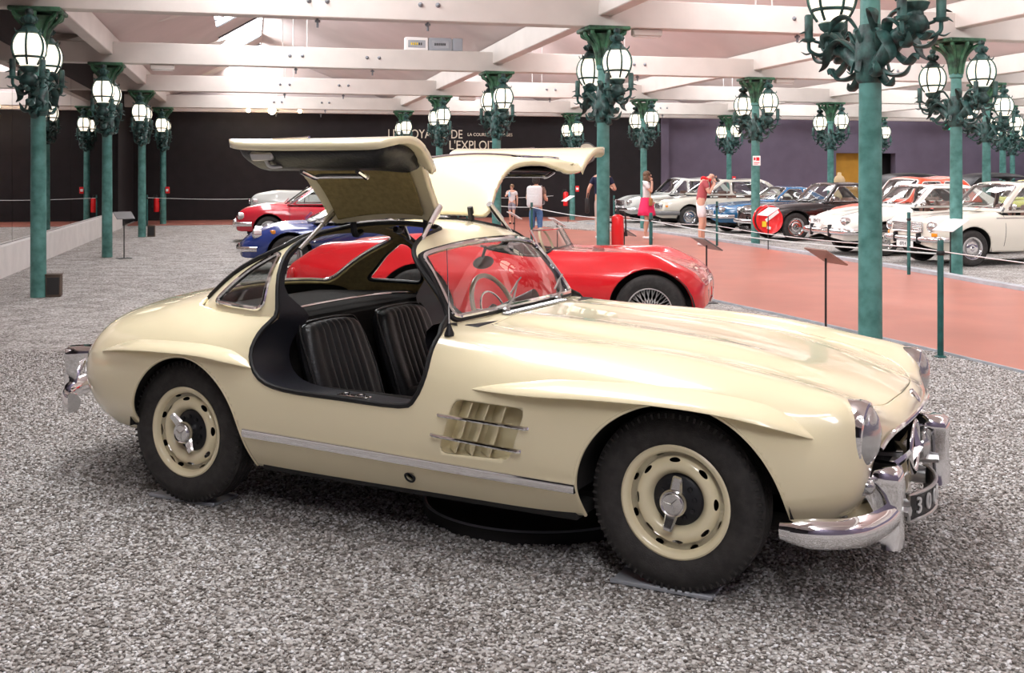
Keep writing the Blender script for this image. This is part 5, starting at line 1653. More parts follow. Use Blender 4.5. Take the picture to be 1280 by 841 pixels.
    # door-gap shade drawn as thin dark tubes proud of the body, and handles
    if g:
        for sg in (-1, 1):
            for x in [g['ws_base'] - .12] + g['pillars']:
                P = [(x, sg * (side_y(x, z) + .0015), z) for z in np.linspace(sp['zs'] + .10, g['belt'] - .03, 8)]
                mb = MB(); mb.add(tube(P, .004, 4)); mb.build('door_seal_gap_shade', 'rubber_and_gap_shade', car)
            for x in g['pillars']:
                z = g['belt'] - .10
                mb = MB(); mb.add(tube([(x + .04, sg * (side_y(x, z) + .015), z), (x + .17, sg * (side_y(x, z) + .018), z)], .011, 6)); mb.build('door_handle', 'chrome', car)
    # grille
    gr = sp.get('grille')
    if gr:
        y, z0, z1, kind = gr
        x = max(front_x(t, (z0 + z1) / 2) for t in (0, y * .5))
        mb = MB(); mb.add(bbox(x - .10, x + .008, -y, y, z0, z1, .015)); o = mb.build('grille', 'dark_void' if kind != 'chrome' else 'steel', car)
        n = 5
        for i in range(n):
            z = z0 + (z1 - z0) * (i + .5) / n
            mb = MB(); mb.add(bbox(x - .02, x + .018, -y * .98, y * .98, z - .007, z + .007, .004)); mb.build('grille_bar', 'chrome', o)
        mb = MB(); mb.add(tube([(x + .012, -y, z0), (x + .012, y, z0), (x + .012, y, z1), (x + .012, -y, z1)], .012, 6, True)); mb.build('grille_frame', 'chrome', o)
    # bumpers
    bm_ = sp.get('bumper')
    if bm_:
        z, hgt, wrap = bm_
        for end in (1, -1):
            xe = sp['fo'] + sp.get('nose_bulge', .06) * .5 if end == 1 else -wb - sp['ro'] - sp.get('tail_bulge', .05) * .5
            P = catmull([(xe - end * (wrap + .10), -W - .015), (xe - end * .10, -W * .98), (xe + end * .03, -W * .80), (xe + end * .06, 0), (xe + end * .03, W * .80), (xe - end * .10, W * .98), (xe - end * (wrap + .10), W + .015)], 5)
            s = end
            sec = [(-s * .01, -hgt / 2), (s * .022, -hgt * .36), (s * .03, 0), (s * .022, hgt * .36), (-s * .01, hgt / 2)]
            mb = MB(); mb.add(ribbon([(p[0], p[1], z) for p in P], sec if s > 0 else sec[::-1])); o = mb.build('bumper', sp.get('bumper_mat', 'chrome'), car, angle=60)
            if sp.get('guards'):
                for sg in (-1, 1):
                    mb = MB(); mb.add(bbox(xe + (0 if end == 1 else -.09), xe + (.09 if end == 1 else 0), sg * W * .42 - .03, sg * W * .42 + .03, z - hgt * .8, z + hgt * 1.0, .02, 2)); mb.build('overrider', sp['guards'], o)
    if sp.get('plate'):
        txt, z = sp['plate']; x = sp['fo'] + sp.get('nose_bulge', .06) + .06
        mb = MB(); mb.add(bbox(x - .006, x + .004, -.24, .24, z - .055, z + .055, .003)); o = mb.build('number_plate', 'plate_white' if sp.get('plate_white', True) else 'plate_black', car)
        inst('plate_lettering', text_mesh(txt, .095, 'plate_lettering', 'plate_black' if sp.get('plate_white', True) else 'digit_silver', .002), o, (x + .005, 0, z), (PI / 2, 0, PI / 2))
    # wipers
    if g:
        for y0 in (-.35, .15):
            z = g['belt'] + .03
            mb = MB(); mb.add(tube([(g['ws_base'] + .0, y0, z), (g['ws_base'] - .10, y0 + .35, z + .12)], .007, 4)); mb.build('wiper', 'steel', car)
    return car, G

# ---- red open roadster behind the cream car
red_sp = dict(fo=.43, wb=2.25, ro=1.50, W=.74, zs=.24, zb=.70, paint='red_paint', r=.325, rim=.205, tw=.165, inset=.085, arch=.375, wheel='wire', ns=21,
    top=[(.47, .50), (.42, .60), (.30, .69), (.05, .765), (-.3, .80), (-.75, .83), (-1.0, .84), (-1.5, .83), (-1.9, .84), (-2.3, .86), (-2.8, .88), (-3.3, .86), (-3.55, .78), (-3.75, .60)],
    plan=[(.47, .62), (.40, .78), (.25, .93), (0, 1.02), (-.35, 1.0), (-.8, .93), (-1.2, .92), (-1.7, .96), (-2.2, 1.02), (-2.7, 1.0), (-3.2, .95), (-3.5, .84), (-3.75, .66)],
    crown_x=[(.47, -.03), (.3, .02), (0.0, .065), (-.35, .03), (-.8, -.015), (-1.2, -.02), (-1.6, .01), (-2.1, .055), (-2.5, .05), (-3.1, 0.0), (-3.75, -.03)],
    cockpit=[(-.98, -.50), (-1.05, -.56), (-1.62, -.52), (-1.70, -.40), (-1.70, .40), (-1.62, .52), (-1.05, .56), (-.98, .50)], nose_bulge=.05, end=.14)
red, RG = build_car('roadster', 'red open sports roadster with wire wheels behind the cream car', (1.436, 10.48), -16, red_sp)
def curved_screen(car, x0, x1, w, z0, z1, name='windscreen'):
    v = []; f = []; n = 14
    for i in range(n + 1):
        a = -1 + 2 * i / n
        v.append((x0 - .18 * a * a, w * a, z0)); v.append((x1 - .16 * a * a, w * .93 * a, z1))
    for i in range(n): f.append((2 * i, 2 * i + 2, 2 * i + 3, 2 * i + 1))
    mb = MB(); mb.add((v, f)); o = mb.build(name, 'clear_glass', car, angle=180)
    mb = MB(); mb.add(tube([v[2 * i] for i in range(n + 1)] + [v[2 * i + 1] for i in range(n, -1, -1)], .012, 6, True)); mb.build('window_frame', 'chrome', o)
curved_screen(red, -.86, -1.0, .56, .80, 1.03)
for sg in (-1, 1):
    mb = MB(); mb.add(bbox(-1.60, -1.48, sg * .26 - .19, sg * .26 + .19, .35, .86, .05, 2)); mb.build('seat', 'leather', red)
    mb = MB(); mb.add(lathe([(.035, -.008), (.035, .012), (.0, .016)], 16, 'y')); mb.build('fuel_cap', 'chrome', red, loc=(-2.0, sg * .60, .87), rot=(PI / 2, 0, 0))
mb = MB(); mb.add(tube([(.0, .28 + .18 * math.cos(a), .18 * math.sin(a)) for a in np.linspace(0, 2 * PI, 28, endpoint=False)], .012, 6, True)); mb.build('steering_wheel', 'bakelite_cream', red, loc=(-1.2, 0, .84), rot=(0, -.4, 0))
mb = MB(); v, f = lathe([(.155, -.02), (.165, .0), (.155, .02), (.145, .0)], 28, 'x'); v = [(p[0], p[1] * 1.5, p[2] * .8) for p in v]; mb.add((v, f)); mb.build('grille_ring', 'brushed_trim', red, loc=(.46, 0, .47))
mb = MB(); mb.add(bbox(-1.7, -.95, -.58, .58, .27, .31, .01)); mb.build('cabin_floor', 'carpet', red)

# ---- coupes standing behind on the left
def coupe(paint, roofz, **kw):
    d = dict(fo=.70, wb=2.30, ro=.80, W=.76, zs=.20, zb=.74, paint=paint, r=.30, rim=.19, wheel='steel', tan=False, glass='clear_glass',
        top=[(.70, .50), (.6, .58), (.3, .70), (-.3, .76), (-.7, .78), (-1.4, .79), (-2.0, .80), (-2.4, .79), (-2.8, .73), (-3.0, .64), (-3.1, .56)],
        plan=[(.70, .72), (.5, .86), (.2, .97), (-.4, 1.0), (-1.8, 1.0), (-2.4, .99), (-2.8, .90), (-3.1, .74)],
        crown_x=[(.7, 0), (.3, .05), (0, .06), (-.5, .02), (-1.5, .0), (-2.3, .03), (-3.1, 0)],
        house=dict(belt=.79, roof=roofz, wb=.66, wr=.50, ws_base=-.55, ws_top=-1.02, rw_top=-1.70, rw_base=-2.62, pillars=[-1.55], c_in=.55, curve=.12),
        lamps=('round', .55, .60, .085), bumper=(.40, .08, .15), end=.12)
    d.update(kw); return d
build_car('coupe', 'dark blue low coupe with silver roof parked behind the red roadster', (-3.62, 17.7), 192, coupe('blue_paint', 1.20, roof_paint='silver_paint', indicator=(.66, .66), lamps=('round', .55, .62, .08), fo=.72,
        house=dict(belt=.80, roof=1.20, wb=.68, wr=.50, ws_base=-.25, ws_top=-1.0, rw_top=-1.75, rw_base=-2.7, pillars=[-1.6], c_in=.6, curve=.14)))
build_car('coupe', 'red coupe with chrome bumper between the blue and silver coupes', (-5.75, 25.75), 192, coupe('dark_red_paint', 1.29, zb=.78, bumper=(.42, .10, .25), guards='chrome', frame='chrome',
        top=[(.70, .60), (.6, .72), (.3, .80), (-.3, .84), (-.7, .85), (-1.4, .85), (-2.2, .86), (-2.6, .84), (-2.95, .78), (-3.05, .70), (-3.1, .62)],
        house=dict(belt=.85, roof=1.29, wb=.66, wr=.52, ws_base=-.35, ws_top=-.95, rw_top=-1.75, rw_base=-2.45, pillars=[-1.5], c_in=.45, curve=.12)))
build_car('coupe', 'silver coupe farthest back in the row with the red and blue coupes', (-6.75, 31.3), 192, coupe('silver_paint', 1.46, zb=.92, wheel='steel', grille=(.42, .74, .88, 'dark'), lamps=('round', .58, .80, .08),
        top=[(.70, .90), (.6, .97), (.3, 1.02), (-.3, 1.06), (-.7, 1.07), (-1.4, 1.07), (-2.2, 1.05), (-2.6, 1.0), (-2.95, .92), (-3.05, .84), (-3.1, .74)],
        house=dict(belt=1.06, roof=1.46, wb=.66, wr=.52, ws_base=-.75, ws_top=-1.25, rw_top=-1.85, rw_base=-2.5, pillars=[-1.6], c_in=.45, curve=.12)))

# ---- saloons beyond the walkway, all facing the walkway
def saloon(paint, **kw):
    d = dict(fo=.70, wb=2.45, ro=.95, W=.79, zs=.24, zb=.86, paint=paint, r=.305, rim=.19, wheel='steel', seat='panel_brown', end=.06,
        top=[(.70, .72), (.62, .80), (.3, .86), (-.3, .90), (-.62, .92), (-1.5, .92), (-2.4, .92), (-2.9, .90), (-3.25, .86), (-3.40, .76)],
        plan=[(.70, .90), (.45, .96), (.1, 1.0), (-2.6, 1.0), (-3.1, .96), (-3.4, .90)],
        crown_x=[(.7, .03), (.3, .02), (-.5, 0.0), (-2.2, 0.0), (-3.4, .02)],
        house=dict(belt=.91, roof=1.42, wb=.72, wr=.58, ws_base=-.50, ws_top=-.98, rw_top=-2.25, rw_base=-2.80, pillars=[-1.58], c_in=.40, curve=.10),
        lamps=('round', .60, .68, .085), bumper=(.46, .10, .25), guards='black_trim', trim_z=.80, mirror=True)
    d.update(kw); return d
YAW = 194
build_car('saloon_car', 'white saloon with round headlights and chrome grille beside a green post', (7.60, 19.1), YAW, saloon('ivory_paint', r=.31, grille=(.42, .58, .74, 'chrome'), lamps=('round', .60, .67, .09), indicator=(.66, .54), plate=('6914 A', .36), plate_white=True, guards='black_trim', trim_z=.82, fo=.68, roof_paint='ivory_paint'))
build_car('saloon_car', 'cream white rounded two-door saloon with black bumper guards', (6.95, 21.5), YAW, saloon('white_paint', fo=.82, zb=.82, r=.305, lamps=('round', .60, .66, .08), guards='black_trim', bumper=(.47, .13, .30), plate=('8947 F', .66), end=.16, nose_bulge=.14,
        top=[(.82, .56), (.74, .66), (.5, .80), (.1, .88), (-.4, .92), (-.7, .93), (-1.5, .93), (-2.4, .92), (-2.9, .86), (-3.25, .74), (-3.40, .62)],
        house=dict(belt=.92, roof=1.36, wb=.70, wr=.57, ws_base=-.52, ws_top=-1.02, rw_top=-2.05, rw_base=-2.85, pillars=[-1.62], c_in=.48, curve=.14), trim_z=None))
build_car('saloon_car', 'orange red small saloon between the white and the black cars', (7.75, 23.75), YAW, saloon('orange_paint', fo=.66, wb=2.2, ro=.75, W=.76, frame='white_paint',
        top=[(.66, .62), (.6, .74), (.3, .86), (-.3, .93), (-.62, .96), (-1.5, .96), (-2.2, .95), (-2.6, .88), (-2.85, .76), (-2.95, .66)],
        plan=[(.66, .78), (.45, .92), (.1, 1.0), (-2.4, 1.0), (-2.7, .92), (-2.95, .78)],
        house=dict(belt=.96, roof=1.50, wb=.68, wr=.57, ws_base=-.48, ws_top=-.86, rw_top=-2.0, rw_base=-2.5, pillars=[-1.45], c_in=.40, curve=.12), trim_z=None, end=.14))
build_car('coupe', 'black convertible with chrome wheel discs behind the hose reel', (6.49, 26.3), YAW, saloon('black_paint', fo=.82, wb=2.5, ro=1.0, W=.82, r=.33, rim=.205, wheel='alloy', roof_paint='black_paint', bumper=(.44, .10, .30), guards=None, lamps=('round', .62, .68, .085),
        top=[(.82, .66), (.72, .75), (.3, .83), (-.3, .88), (-.7, .90), (-1.5, .90), (-2.4, .89), (-3.0, .85), (-3.4, .78), (-3.5, .68)],
        plan=[(.82, .86), (.5, .95), (.1, 1.0), (-2.7, 1.0), (-3.2, .94), (-3.5, .86)],
        house=dict(belt=.89, roof=1.36, wb=.72, wr=.57, ws_base=-.66, ws_top=-1.10, rw_top=-1.95, rw_base=-2.55, pillars=[-1.75], c_in=.40, curve=.12), trim_z=.52))
build_car('coupe', 'metallic blue sports coupe between the black and champagne cars', (6.1, 29.4), YAW, saloon('teal_blue_paint', fo=.80, wb=2.3, ro=.85, W=.78, r=.30, wheel='steel', guards=None, lamps=('round', .58, .62, .08), grille=(.30, .50, .62, 'chrome'), trim_z=None, seat='leather',
        top=[(.80, .60), (.72, .68), (.3, .76), (-.3, .82), (-.7, .84), (-1.5, .84), (-2.3, .84), (-2.7, .80), (-3.0, .72), (-3.15, .62)],
        plan=[(.80, .82), (.5, .93), (.1, 1.0), (-2.4, 1.0), (-2.9, .92), (-3.15, .82)],
        house=dict(belt=.84, roof=1.24, wb=.68, wr=.52, ws_base=-.60, ws_top=-1.10, rw_top=-1.75, rw_base=-2.5, pillars=[-1.62], c_in=.45, curve=.14)))
build_car('saloon_car', 'champagne saloon with large rectangular headlights and amber indicators', (5.0, 32.6), YAW, saloon('champagne_paint', fo=.86, wb=2.75, ro=1.0, W=.86, r=.32, rim=.20, wheel='alloy', lamps=('rect', .58, .64, .13), indicator=(.80, .64), bumper=(.44, .12, .45), bumper_mat='panel_grey', guards=None, grille=(.30, .58, .68, 'dark'), trim_z=None,
        top=[(.86, .66), (.78, .76), (.4, .84), (-.2, .90), (-.6, .94), (-1.6, .96), (-2.6, .98), (-3.2, .97), (-3.6, .94), (-3.75, .84)],
        plan=[(.86, .92), (.5, .97), (.1, 1.0), (-2.9, 1.0), (-3.4, .95), (-3.75, .88)],
        house=dict(belt=.95, roof=1.42, wb=.78, wr=.62, ws_base=-.40, ws_top=-1.05, rw_top=-2.50, rw_base=-3.15, pillars=[-1.35, -2.10], c_in=.30, curve=.12)))
build_car('saloon_car', 'pale silver saloon with chrome grille farthest along the kerb', (4.35, 35.7), YAW, saloon('silver_paint', fo=.78, grille=(.40, .56, .72, 'chrome'), lamps=('round', .60, .66, .085), guards='chrome', bumper=(.44, .11, .3),
        house=dict(belt=.91, roof=1.45, wb=.72, wr=.58, ws_base=-.50, ws_top=-1.0, rw_top=-2.35, rw_base=-2.9, pillars=[-1.25, -1.95], c_in=.35, curve=.10)))
build_car('saloon_car', 'pale yellow saloon half hidden behind the white saloons', (12.6, 28.3), YAW, saloon('yellow_paint', trim_z=None))
build_car('saloon_car', 'bright blue saloon seen through the windows of the white saloon', (12.6, 21.6), YAW, saloon('teal_blue_paint', trim_z=None))

# ---- vintage tourers with raised black hoods behind the saloons
def tourer(loc, yaw, label, topx):
    car = empty('vintage_tourer', (loc[0], loc[1], 0), math.radians(yaw), label, 'car')
    mb = MB(); mb.add(bbox(-2.6, -.55, -.55, .55, .45, .95, .08, 2)); mb.add(bbox(-.60, .25, -.33, .33, .45, .92, .08, 2)); mb.build('body', 'black_paint', car)
    mb = MB(); mb.add(bbox(.22, .30, -.30, .30, .42, .95, .03)); mb.build('radiator', 'chrome', car)
    wm = simple_wheel(.38, .11, .27, 'wire')
    add_wheels(car, wm, (0.0, -2.5), .62, .38)
    for sg in (-1, 1):
        for wx in (0, -2.5):
            A = np.linspace(.15, PI - .1, 12)
            P = [(wx + .46 * math.cos(a), sg * .62, .36 + .46 * math.sin(a)) for a in A]
            mb = MB(); mb.add(ribbon(P, [(-.12, 0), (-.10, .02), (.10, .02), (.12, 0)], up=(0, 0, 1))); mb.build('mudguard', 'black_paint', car)
        mb = MB(); mb.add(bbox(-2.1, -.45, sg * .64 - .10, sg * .64 + .10, .34, .38, .01)); mb.build('running_board', 'black_trim', car)
        mb = MB(); mb.add(lathe([(.05, -.12), (.10, -.02), (.10, .02), (0, .05)], 16, 'x')); mb.build('headlight', 'chrome', car, loc=(.28, sg * .42, .85))
    # folding hood: fabric shell over hoops
    v = []; f = []
    prof = [(topx, 1.50), (topx - .35, 1.585), (topx - .9, 1.62), (topx - 1.5, 1.60), (topx - 1.75, 1.52), (topx - 1.95, 1.28), (topx - 2.05, .98)]
    n = 9
    for x, z in catmull(prof, 4):
        for i in range(n):
            a = -1 + 2 * i / (n - 1)
            v.append((x, .60 * a, z - .07 * a * a - (.05 if abs(a) > .99 else 0)))
    m = len(v) // n
    for i in range(m - 1):
        for k in range(n - 1): f.append((i * n + k, i * n + k + 1, (i + 1) * n + k + 1, (i + 1) * n + k))
    mb = MB(); mb.add((v, f)); o = mb.build('hood_fabric', 'black_trim', car, angle=60)
    md = o.modifiers.new('thickness', 'SOLIDIFY'); md.thickness = .02
    for sg in (-1, 1):
        # rear quarter fabric
        mb = MB(); mb.add(prism([(topx - 1.25, .95), (topx - 2.05, .95), (topx - 1.95, 1.28), (topx - 1.75, 1.46), (topx - 1.4, 1.50)], sg * .59 - .01, sg * .59 + .01, 'y')); mb.build('hood_side', 'black_trim', car, smooth=False)
        for x0, x1 in ((topx - 1.2, topx - .1), (topx - 1.2, topx - .7), (topx - .55, topx - .02)):
            mb = MB(); mb.add(tube([(x0, sg * .58, .95 if x0 < topx - 1 else .95), (x1, sg * .58, 1.46)], .016, 6)); mb.build('hood_bow', 'stand_black', car)
    mb = MB(); mb.add(bbox(-1.35, -1.2, -.5, .5, .8, 1.15, .05, 2)); mb.add(bbox(-2.35, -2.2, -.5, .5, .8, 1.15, .05, 2)); mb.build('seats', 'leather', car)
    v = [(-.62, -.5, .95), (-.62, .5, .95), (-.68, .5, 1.40), (-.68, -.5, 1.40)]
    mb = MB(); mb.add((v, [(0, 1, 2, 3)])); o = mb.build('windscreen', 'clear_glass', car, smooth=False)
    mb = MB(); mb.add(tube(v, .013, 6, True)); mb.build('window_frame', 'stand_black', o)
tourer((13.7, 33.9), 14, 'vintage car with low black hood in front of the ochre doorway', -.55)
tourer((15.3, 31.6), 10, 'vintage tourer with wide black hood beside the purple pier', -.55)
# ================================================================== PROPS
def info_stand(loc, rz, label, pm, hgt=0.72, w=0.42, d=0.28, tilt=0.55):
    t = empty('info_stand', (loc[0], loc[1], 0), rz, label, 'info stand', 'information stands along the walkway')
    mb = MB(); mb.add(tube([(0, 0, 0), (0, 0, hgt - 0.02)], 0.011, 8)); mb.build('post', 'stand_black', t)
    mb = MB(); mb.add(bbox(-0.12, 0.12, -0.10, 0.10, 0.0, 0.010, 0.003)); mb.build('foot_plate', 'stand_black', t)
    mb = MB(); mb.add(bbox(-w / 2, w / 2, -d / 2, d / 2, -0.008, 0.008, 0.003)); mb.build('panel', pm, t, loc=(0, 0, hgt), rot=(tilt, 0, 0))
    return t
ST = math.radians
info_stand((3.10, 10.75), RA + PI / 2, 'brown info stand beside the red walkway beyond the cream bonnet', 'panel_brown', 0.75)
info_stand((2.36, 13.2), RA + PI / 2, 'grey info stand in front of the nose of the red roadster', 'panel_grey', 0.72)
info_stand((1.69, 16.4), RA + PI / 2, 'grey info stand next to the column with the large extinguisher', 'panel_grey', 0.71)
info_stand((0.83, 19.9), RA + PI / 2, 'pale info stand behind the red roadster windscreen', 'panel_white', 0.69)
info_stand((0.05, 23.2), RA + PI / 2, 'pale info stand in front of the boy', 'panel_white', 0.69)
info_stand((-7.21, 20.22), ST(40), 'thin info stand on the gravel near the mirror wall', 'panel_grey', 0.80, 0.34, 0.24)
info_stand((6.75, 16.75), RA - PI / 2, 'white info stand in front of the white saloon', 'panel_white', 0.78, 0.50, 0.34)
info_stand((5.25, 22.3), RA - PI / 2, 'white info stand in front of the hose reel', 'panel_white', 0.80, 0.46, 0.30)
info_stand((1.78, 34.6), RA - PI / 2, 'white info stand near the small extinguisher', 'panel_white', 0.80, 0.55, 0.34)

def barrier_post(c, s, h, label, group):
    t = empty('barrier_post', hall(c, s), 0, label, 'post', group)
    mb = MB(); mb.add(lathe([(0.026, 0), (0.026, h - 0.01), (0.02, h), (0.0, h)], 14)); mb.build('tube', 'post_green', t)
    mb = MB(); mb.add(lathe([(0.05, 0), (0.05, 0.012), (0.027, 0.02)], 14)); mb.build('base', 'post_green', t)
    mb = MB(); mb.add(lathe([(0.028, h - 0.13), (0.034, h - 0.12), (0.034, h - 0.10), (0.028, h - 0.09)], 14)); mb.build('rope_collar', 'stand_black', t)
def rope(P, label, group=None):
    pts = []
    for a, b_ in zip(P[:-1], P[1:]):
        a, b_ = Vector(a), Vector(b_)
        for k in range(8):
            q = a.lerp(b_, k / 8); q.z -= 0.06 * math.sin(PI * k / 8); pts.append(q)
    pts.append(Vector(P[-1]))
    mb = MB(); mb.add(tube(pts, 0.008, 6)); o = mb.build('barrier_rope', 'rope_white'); tag(o, label, 'rope', group)
G1 = 'green posts on the near side of the walkway'; G2 = 'green posts on the kerb side of the walkway'
for s, l in ((1.2, None), (8.14, 'slim green barrier post beyond the far headlight of the cream car'), (15.0, 'slim green barrier post between red roadster and woman in pink skirt'), (21.9, 'slim green barrier post in front of the person with the white backpack'), (28.8, 'slim green barrier post behind the person with the white backpack')):
    if l: barrier_post(5.72, s, 1.0 if s < 20 else 0.98, l, G1)
for s, l in ((7.8, None), (14.82, 'slim green barrier post in front of the white saloon grille'), (21.87, 'slim green barrier post in front of the blue coupe'), (28.7, 'slim green barrier post in front of the silver saloon')):
    if l: barrier_post(9.86, s, 0.98, l, G2)
rope([hall(5.72, s, 0.88) for s in (8.14, 15.0, 21.9, 28.8)], 'thin white rope strung along the near side of the walkway')
rope([hall(9.86, 6.0, 0.45)] + [hall(9.86, s, 0.45) for s in (14.82, 21.87, 28.7)], 'thin low white rope strung in front of the saloons')
for c, l in ((-3.0, 'slim green barrier post in the corner by the mirror wall'), (1.6, 'slim green barrier post before the black wall behind the gravel'), (6.6, 'slim green barrier post near the black wall beyond the boy')):
    barrier_post(c, 34.7, 0.95, l, 'green posts before the black wall')
rope([hall(c, 34.7, 0.86) for c in (-3.0, 1.6, 6.6, 9.8)], 'thin white rope strung before the black back wall')

# fire extinguishers
def extinguisher(loc, rz, z0, h, r, label):
    t = empty('fire_extinguisher', (loc[0], loc[1], z0), rz, label, 'fire extinguisher')
    b = h * 0.80
    mb = MB(); mb.add(lathe([(0.0, 0), (r * .9, 0), (r, .02), (r, b - .06), (r * .85, b - .02), (r * .4, b), (0, b + .005)], 24)); mb.build('cylinder', 'extinguisher_red', t)
    mb = MB(); mb.add(lathe([(r * .3, b - .01), (r * .3, b + .05), (r * .18, b + .08), (0, b + .08)], 12)); mb.add(bbox(-.02, .11, -.014, .014, b + .07, b + .09, .005)); mb.add(bbox(-.02, .09, -.012, .012, b + .035, b + .05, .005)); mb.build('valve_handle', 'stand_black', t)
    mb = MB(); mb.add(tube(catmull([(.03, 0, b + .05), (.10, .01, b + .02), (r + .03, .01, b - .12), (r + .03, .01, b * .5)], 6), .012, 8)); mb.add(tube([(r + .03, .01, b * .5), (r + .035, .01, b * .3)], [.014, .024], 8)); mb.build('hose', 'stand_black', t)
    mb = MB(); mb.add(lathe([(r + .002, b * .35), (r + .002, b * .65)], 24)); mb.build('label_band', 'extinguisher_red', t)
    mb = MB(); mb.add(bbox(-r - .06, -r + .01, -.03, .03, b * .72, b * .78, .004)); mb.build('wall_bracket', 'stand_black', t)
bpos = hall(4.94, 14.86); extinguisher((bpos.x + 0.205, bpos.y - 0.02), 0.0, 0.54, 0.56, 0.088, 'large red fire extinguisher hung on the column behind the red roadster')
cpos = hall(10.72, 35.58); extinguisher((cpos.x - 0.22, cpos.y - 0.02), PI, 0.50, 0.60, 0.09, 'small red fire extinguisher hung on a far column by the black wall')
def alarm_box(p, dx, z, label):
    t = empty('alarm_box', (p.x + dx, p.y - 0.08, z), 0, label, 'alarm box', 'red call boxes on columns')
    mb = MB(); mb.add(bbox(-.06, .06, -.03, .04, 0, .20, .008)); mb.build('case', 'extinguisher_red', t)
    mb = MB(); mb.add(bbox(-.04, .04, -.036, -.03, .06, .14, .003)); mb.build('glass_front', 'sign_white', t)
alarm_box(cpos, 0.17, 0.98, 'small red call box on the far column beside the extinguisher')
apos = hall(-2.60, 35.58); alarm_box(apos, 0.16, 0.98, 'small red call box on the column in the far mirror corner')
extinguisher((apos.x - 0.19, apos.y - 0.05), PI, 0.40, 0.55, 0.085, 'red fire extinguisher hung on the column in the far mirror corner')
ppos = hall(16.5, 35.58); alarm_box(ppos, 0.16, 1.30, 'small red call box on the column behind the champagne saloon')

# hose reel
hp = hall(10.72, 21.77)
t = empty('hose_reel', (hp.x + 0.22, hp.y - 0.34, 0.59), ST(14), 'red fire hose reel mounted on a green column', 'hose reel')
mb = MB(); mb.add(lathe([(0.0, -0.03), (0.27, -0.03), (0.295, -0.05), (0.31, -0.02), (0.30, 0.02), (0.25, 0.02), (0.25, 0.14), (0.30, 0.14), (0.31, 0.17), (0.29, 0.19), (0.0, 0.18)], 40, 'y')); mb.build('reel_drum', 'extinguisher_red', t)
mb = MB()
for k in range(5): mb.add(tube([(0.268 * math.cos(a), 0.035 + 0.024 * k, 0.268 * math.sin(a)) for a in np.linspace(0, 2 * PI, 30, endpoint=False)], 0.014, 6, True))
mb.build('hose', 'stand_black', t)
mb = MB(); mb.add(bbox(-.16, .20, -.005, .005, -.035, .035, .003)); mb.build('instruction_strip', 'sign_white', t, loc=(0.03, -.04, .07), rot=(0, -.6, 0))
mb = MB(); mb.add(bbox(-.05, .05, -.005, .005, -.06, .06, .003)); mb.build('yellow_sticker', 'sign_yellow', t, loc=(-.14, -.04, -.09))
mb = MB(); mb.add(bbox(-.045, .045, -.005, .005, -.03, .03, .003)); mb.build('white_sticker', 'sign_white', t, loc=(-.03, -.04, -.17), rot=(0, .3, 0))
mb = MB(); mb.add(bbox(-.22, .04, .16, .26, -.05, .05, .01)); mb.build('mount', 'stand_black', t)
t = empty('notice_sign', (hp.x - 0.0, hp.y - 0.105, 1.86), ST(2), 'small white and red fire notice on the hose reel column', 'sign')
mb = MB(); mb.add(bbox(-.085, .085, -.006, .006, -.105, .105, .003)); mb.build('board', 'sign_white', t)
mb = MB(); mb.add(bbox(-.01, .06, -.009, -.005, 0.0, .075, .002)); mb.add(bbox(-.065, -.025, -.009, -.005, .01, .07, .002)); mb.add(bbox(-.065, .06, -.009, -.005, -.05, -.035, .002)); mb.add(bbox(-.065, .03, -.009, -.005, -.08, -.068, .002)); mb.build('red_symbols', 'extinguisher_red', t)

# floor uplight boxes at the left columns
for p, lab in ((hall(-2.42, 14.90), 'brown metal floor box beside the column on the gravel'), (hall(-2.38, 28.72), 'brown metal floor box beside the third column along the mirror wall')):
    t = empty('floor_box', (p.x, p.y, 0), RA, lab, 'floor box', 'floor boxes at the columns')
    mb = MB(); mb.add(bbox(-.09, .09, -.09, .09, 0, .28, .008)); mb.build('case', 'box_brown', t)
    mb = MB(); mb.add(bbox(-.075, .075, -.094, -.088, .03, .25, .003)); mb.build('front_grille', 'stand_black', t)
    mb = MB(); mb.add(bbox(-.096, .096, -.096, .096, .275, .29, .004)); mb.build('lid', 'box_brown', t)

# electrical boxes standing on the second beam
ep = hall(3.70, 21.77)
for dx, w_, mt, lab in ((-0.42, 0.46, 'sign_white', 'white electrical box with fuses on top of the roof beam'), (0.06, 0.46, 'box_grey', 'grey electrical box with terminal strip on top of the roof beam'), (0.42, 0.20, 'box_grey', 'narrow dark grey box beside the electrical boxes on the beam')):
    t = empty('electrical_box', (ep.x + dx * CX[0], ep.y + dx * CX[1], 4.06), RA, lab, 'electrical box', 'boxes on the roof beam')
    mb = MB(); mb.add(bbox(-w_ / 2, w_ / 2, -.08, .10, 0, .26, .012)); mb.build('case', mt, t)
    if w_ > .3:
        mb = MB(); mb.add(bbox(-w_ * .38, w_ * .38, -.088, -.078, .05, .20, .006)); mb.build('front_panel', 'curb_grey', t)
        for k in range(6):
            mb = MB(); mb.add(bbox(-.12 + .04 * k, -.098 + .04 * k, -.098, -.086, .10, .15, .003)); mb.build('fuse', 'sign_yellow' if mt == 'sign_white' and k < 4 else 'stand_black', t)

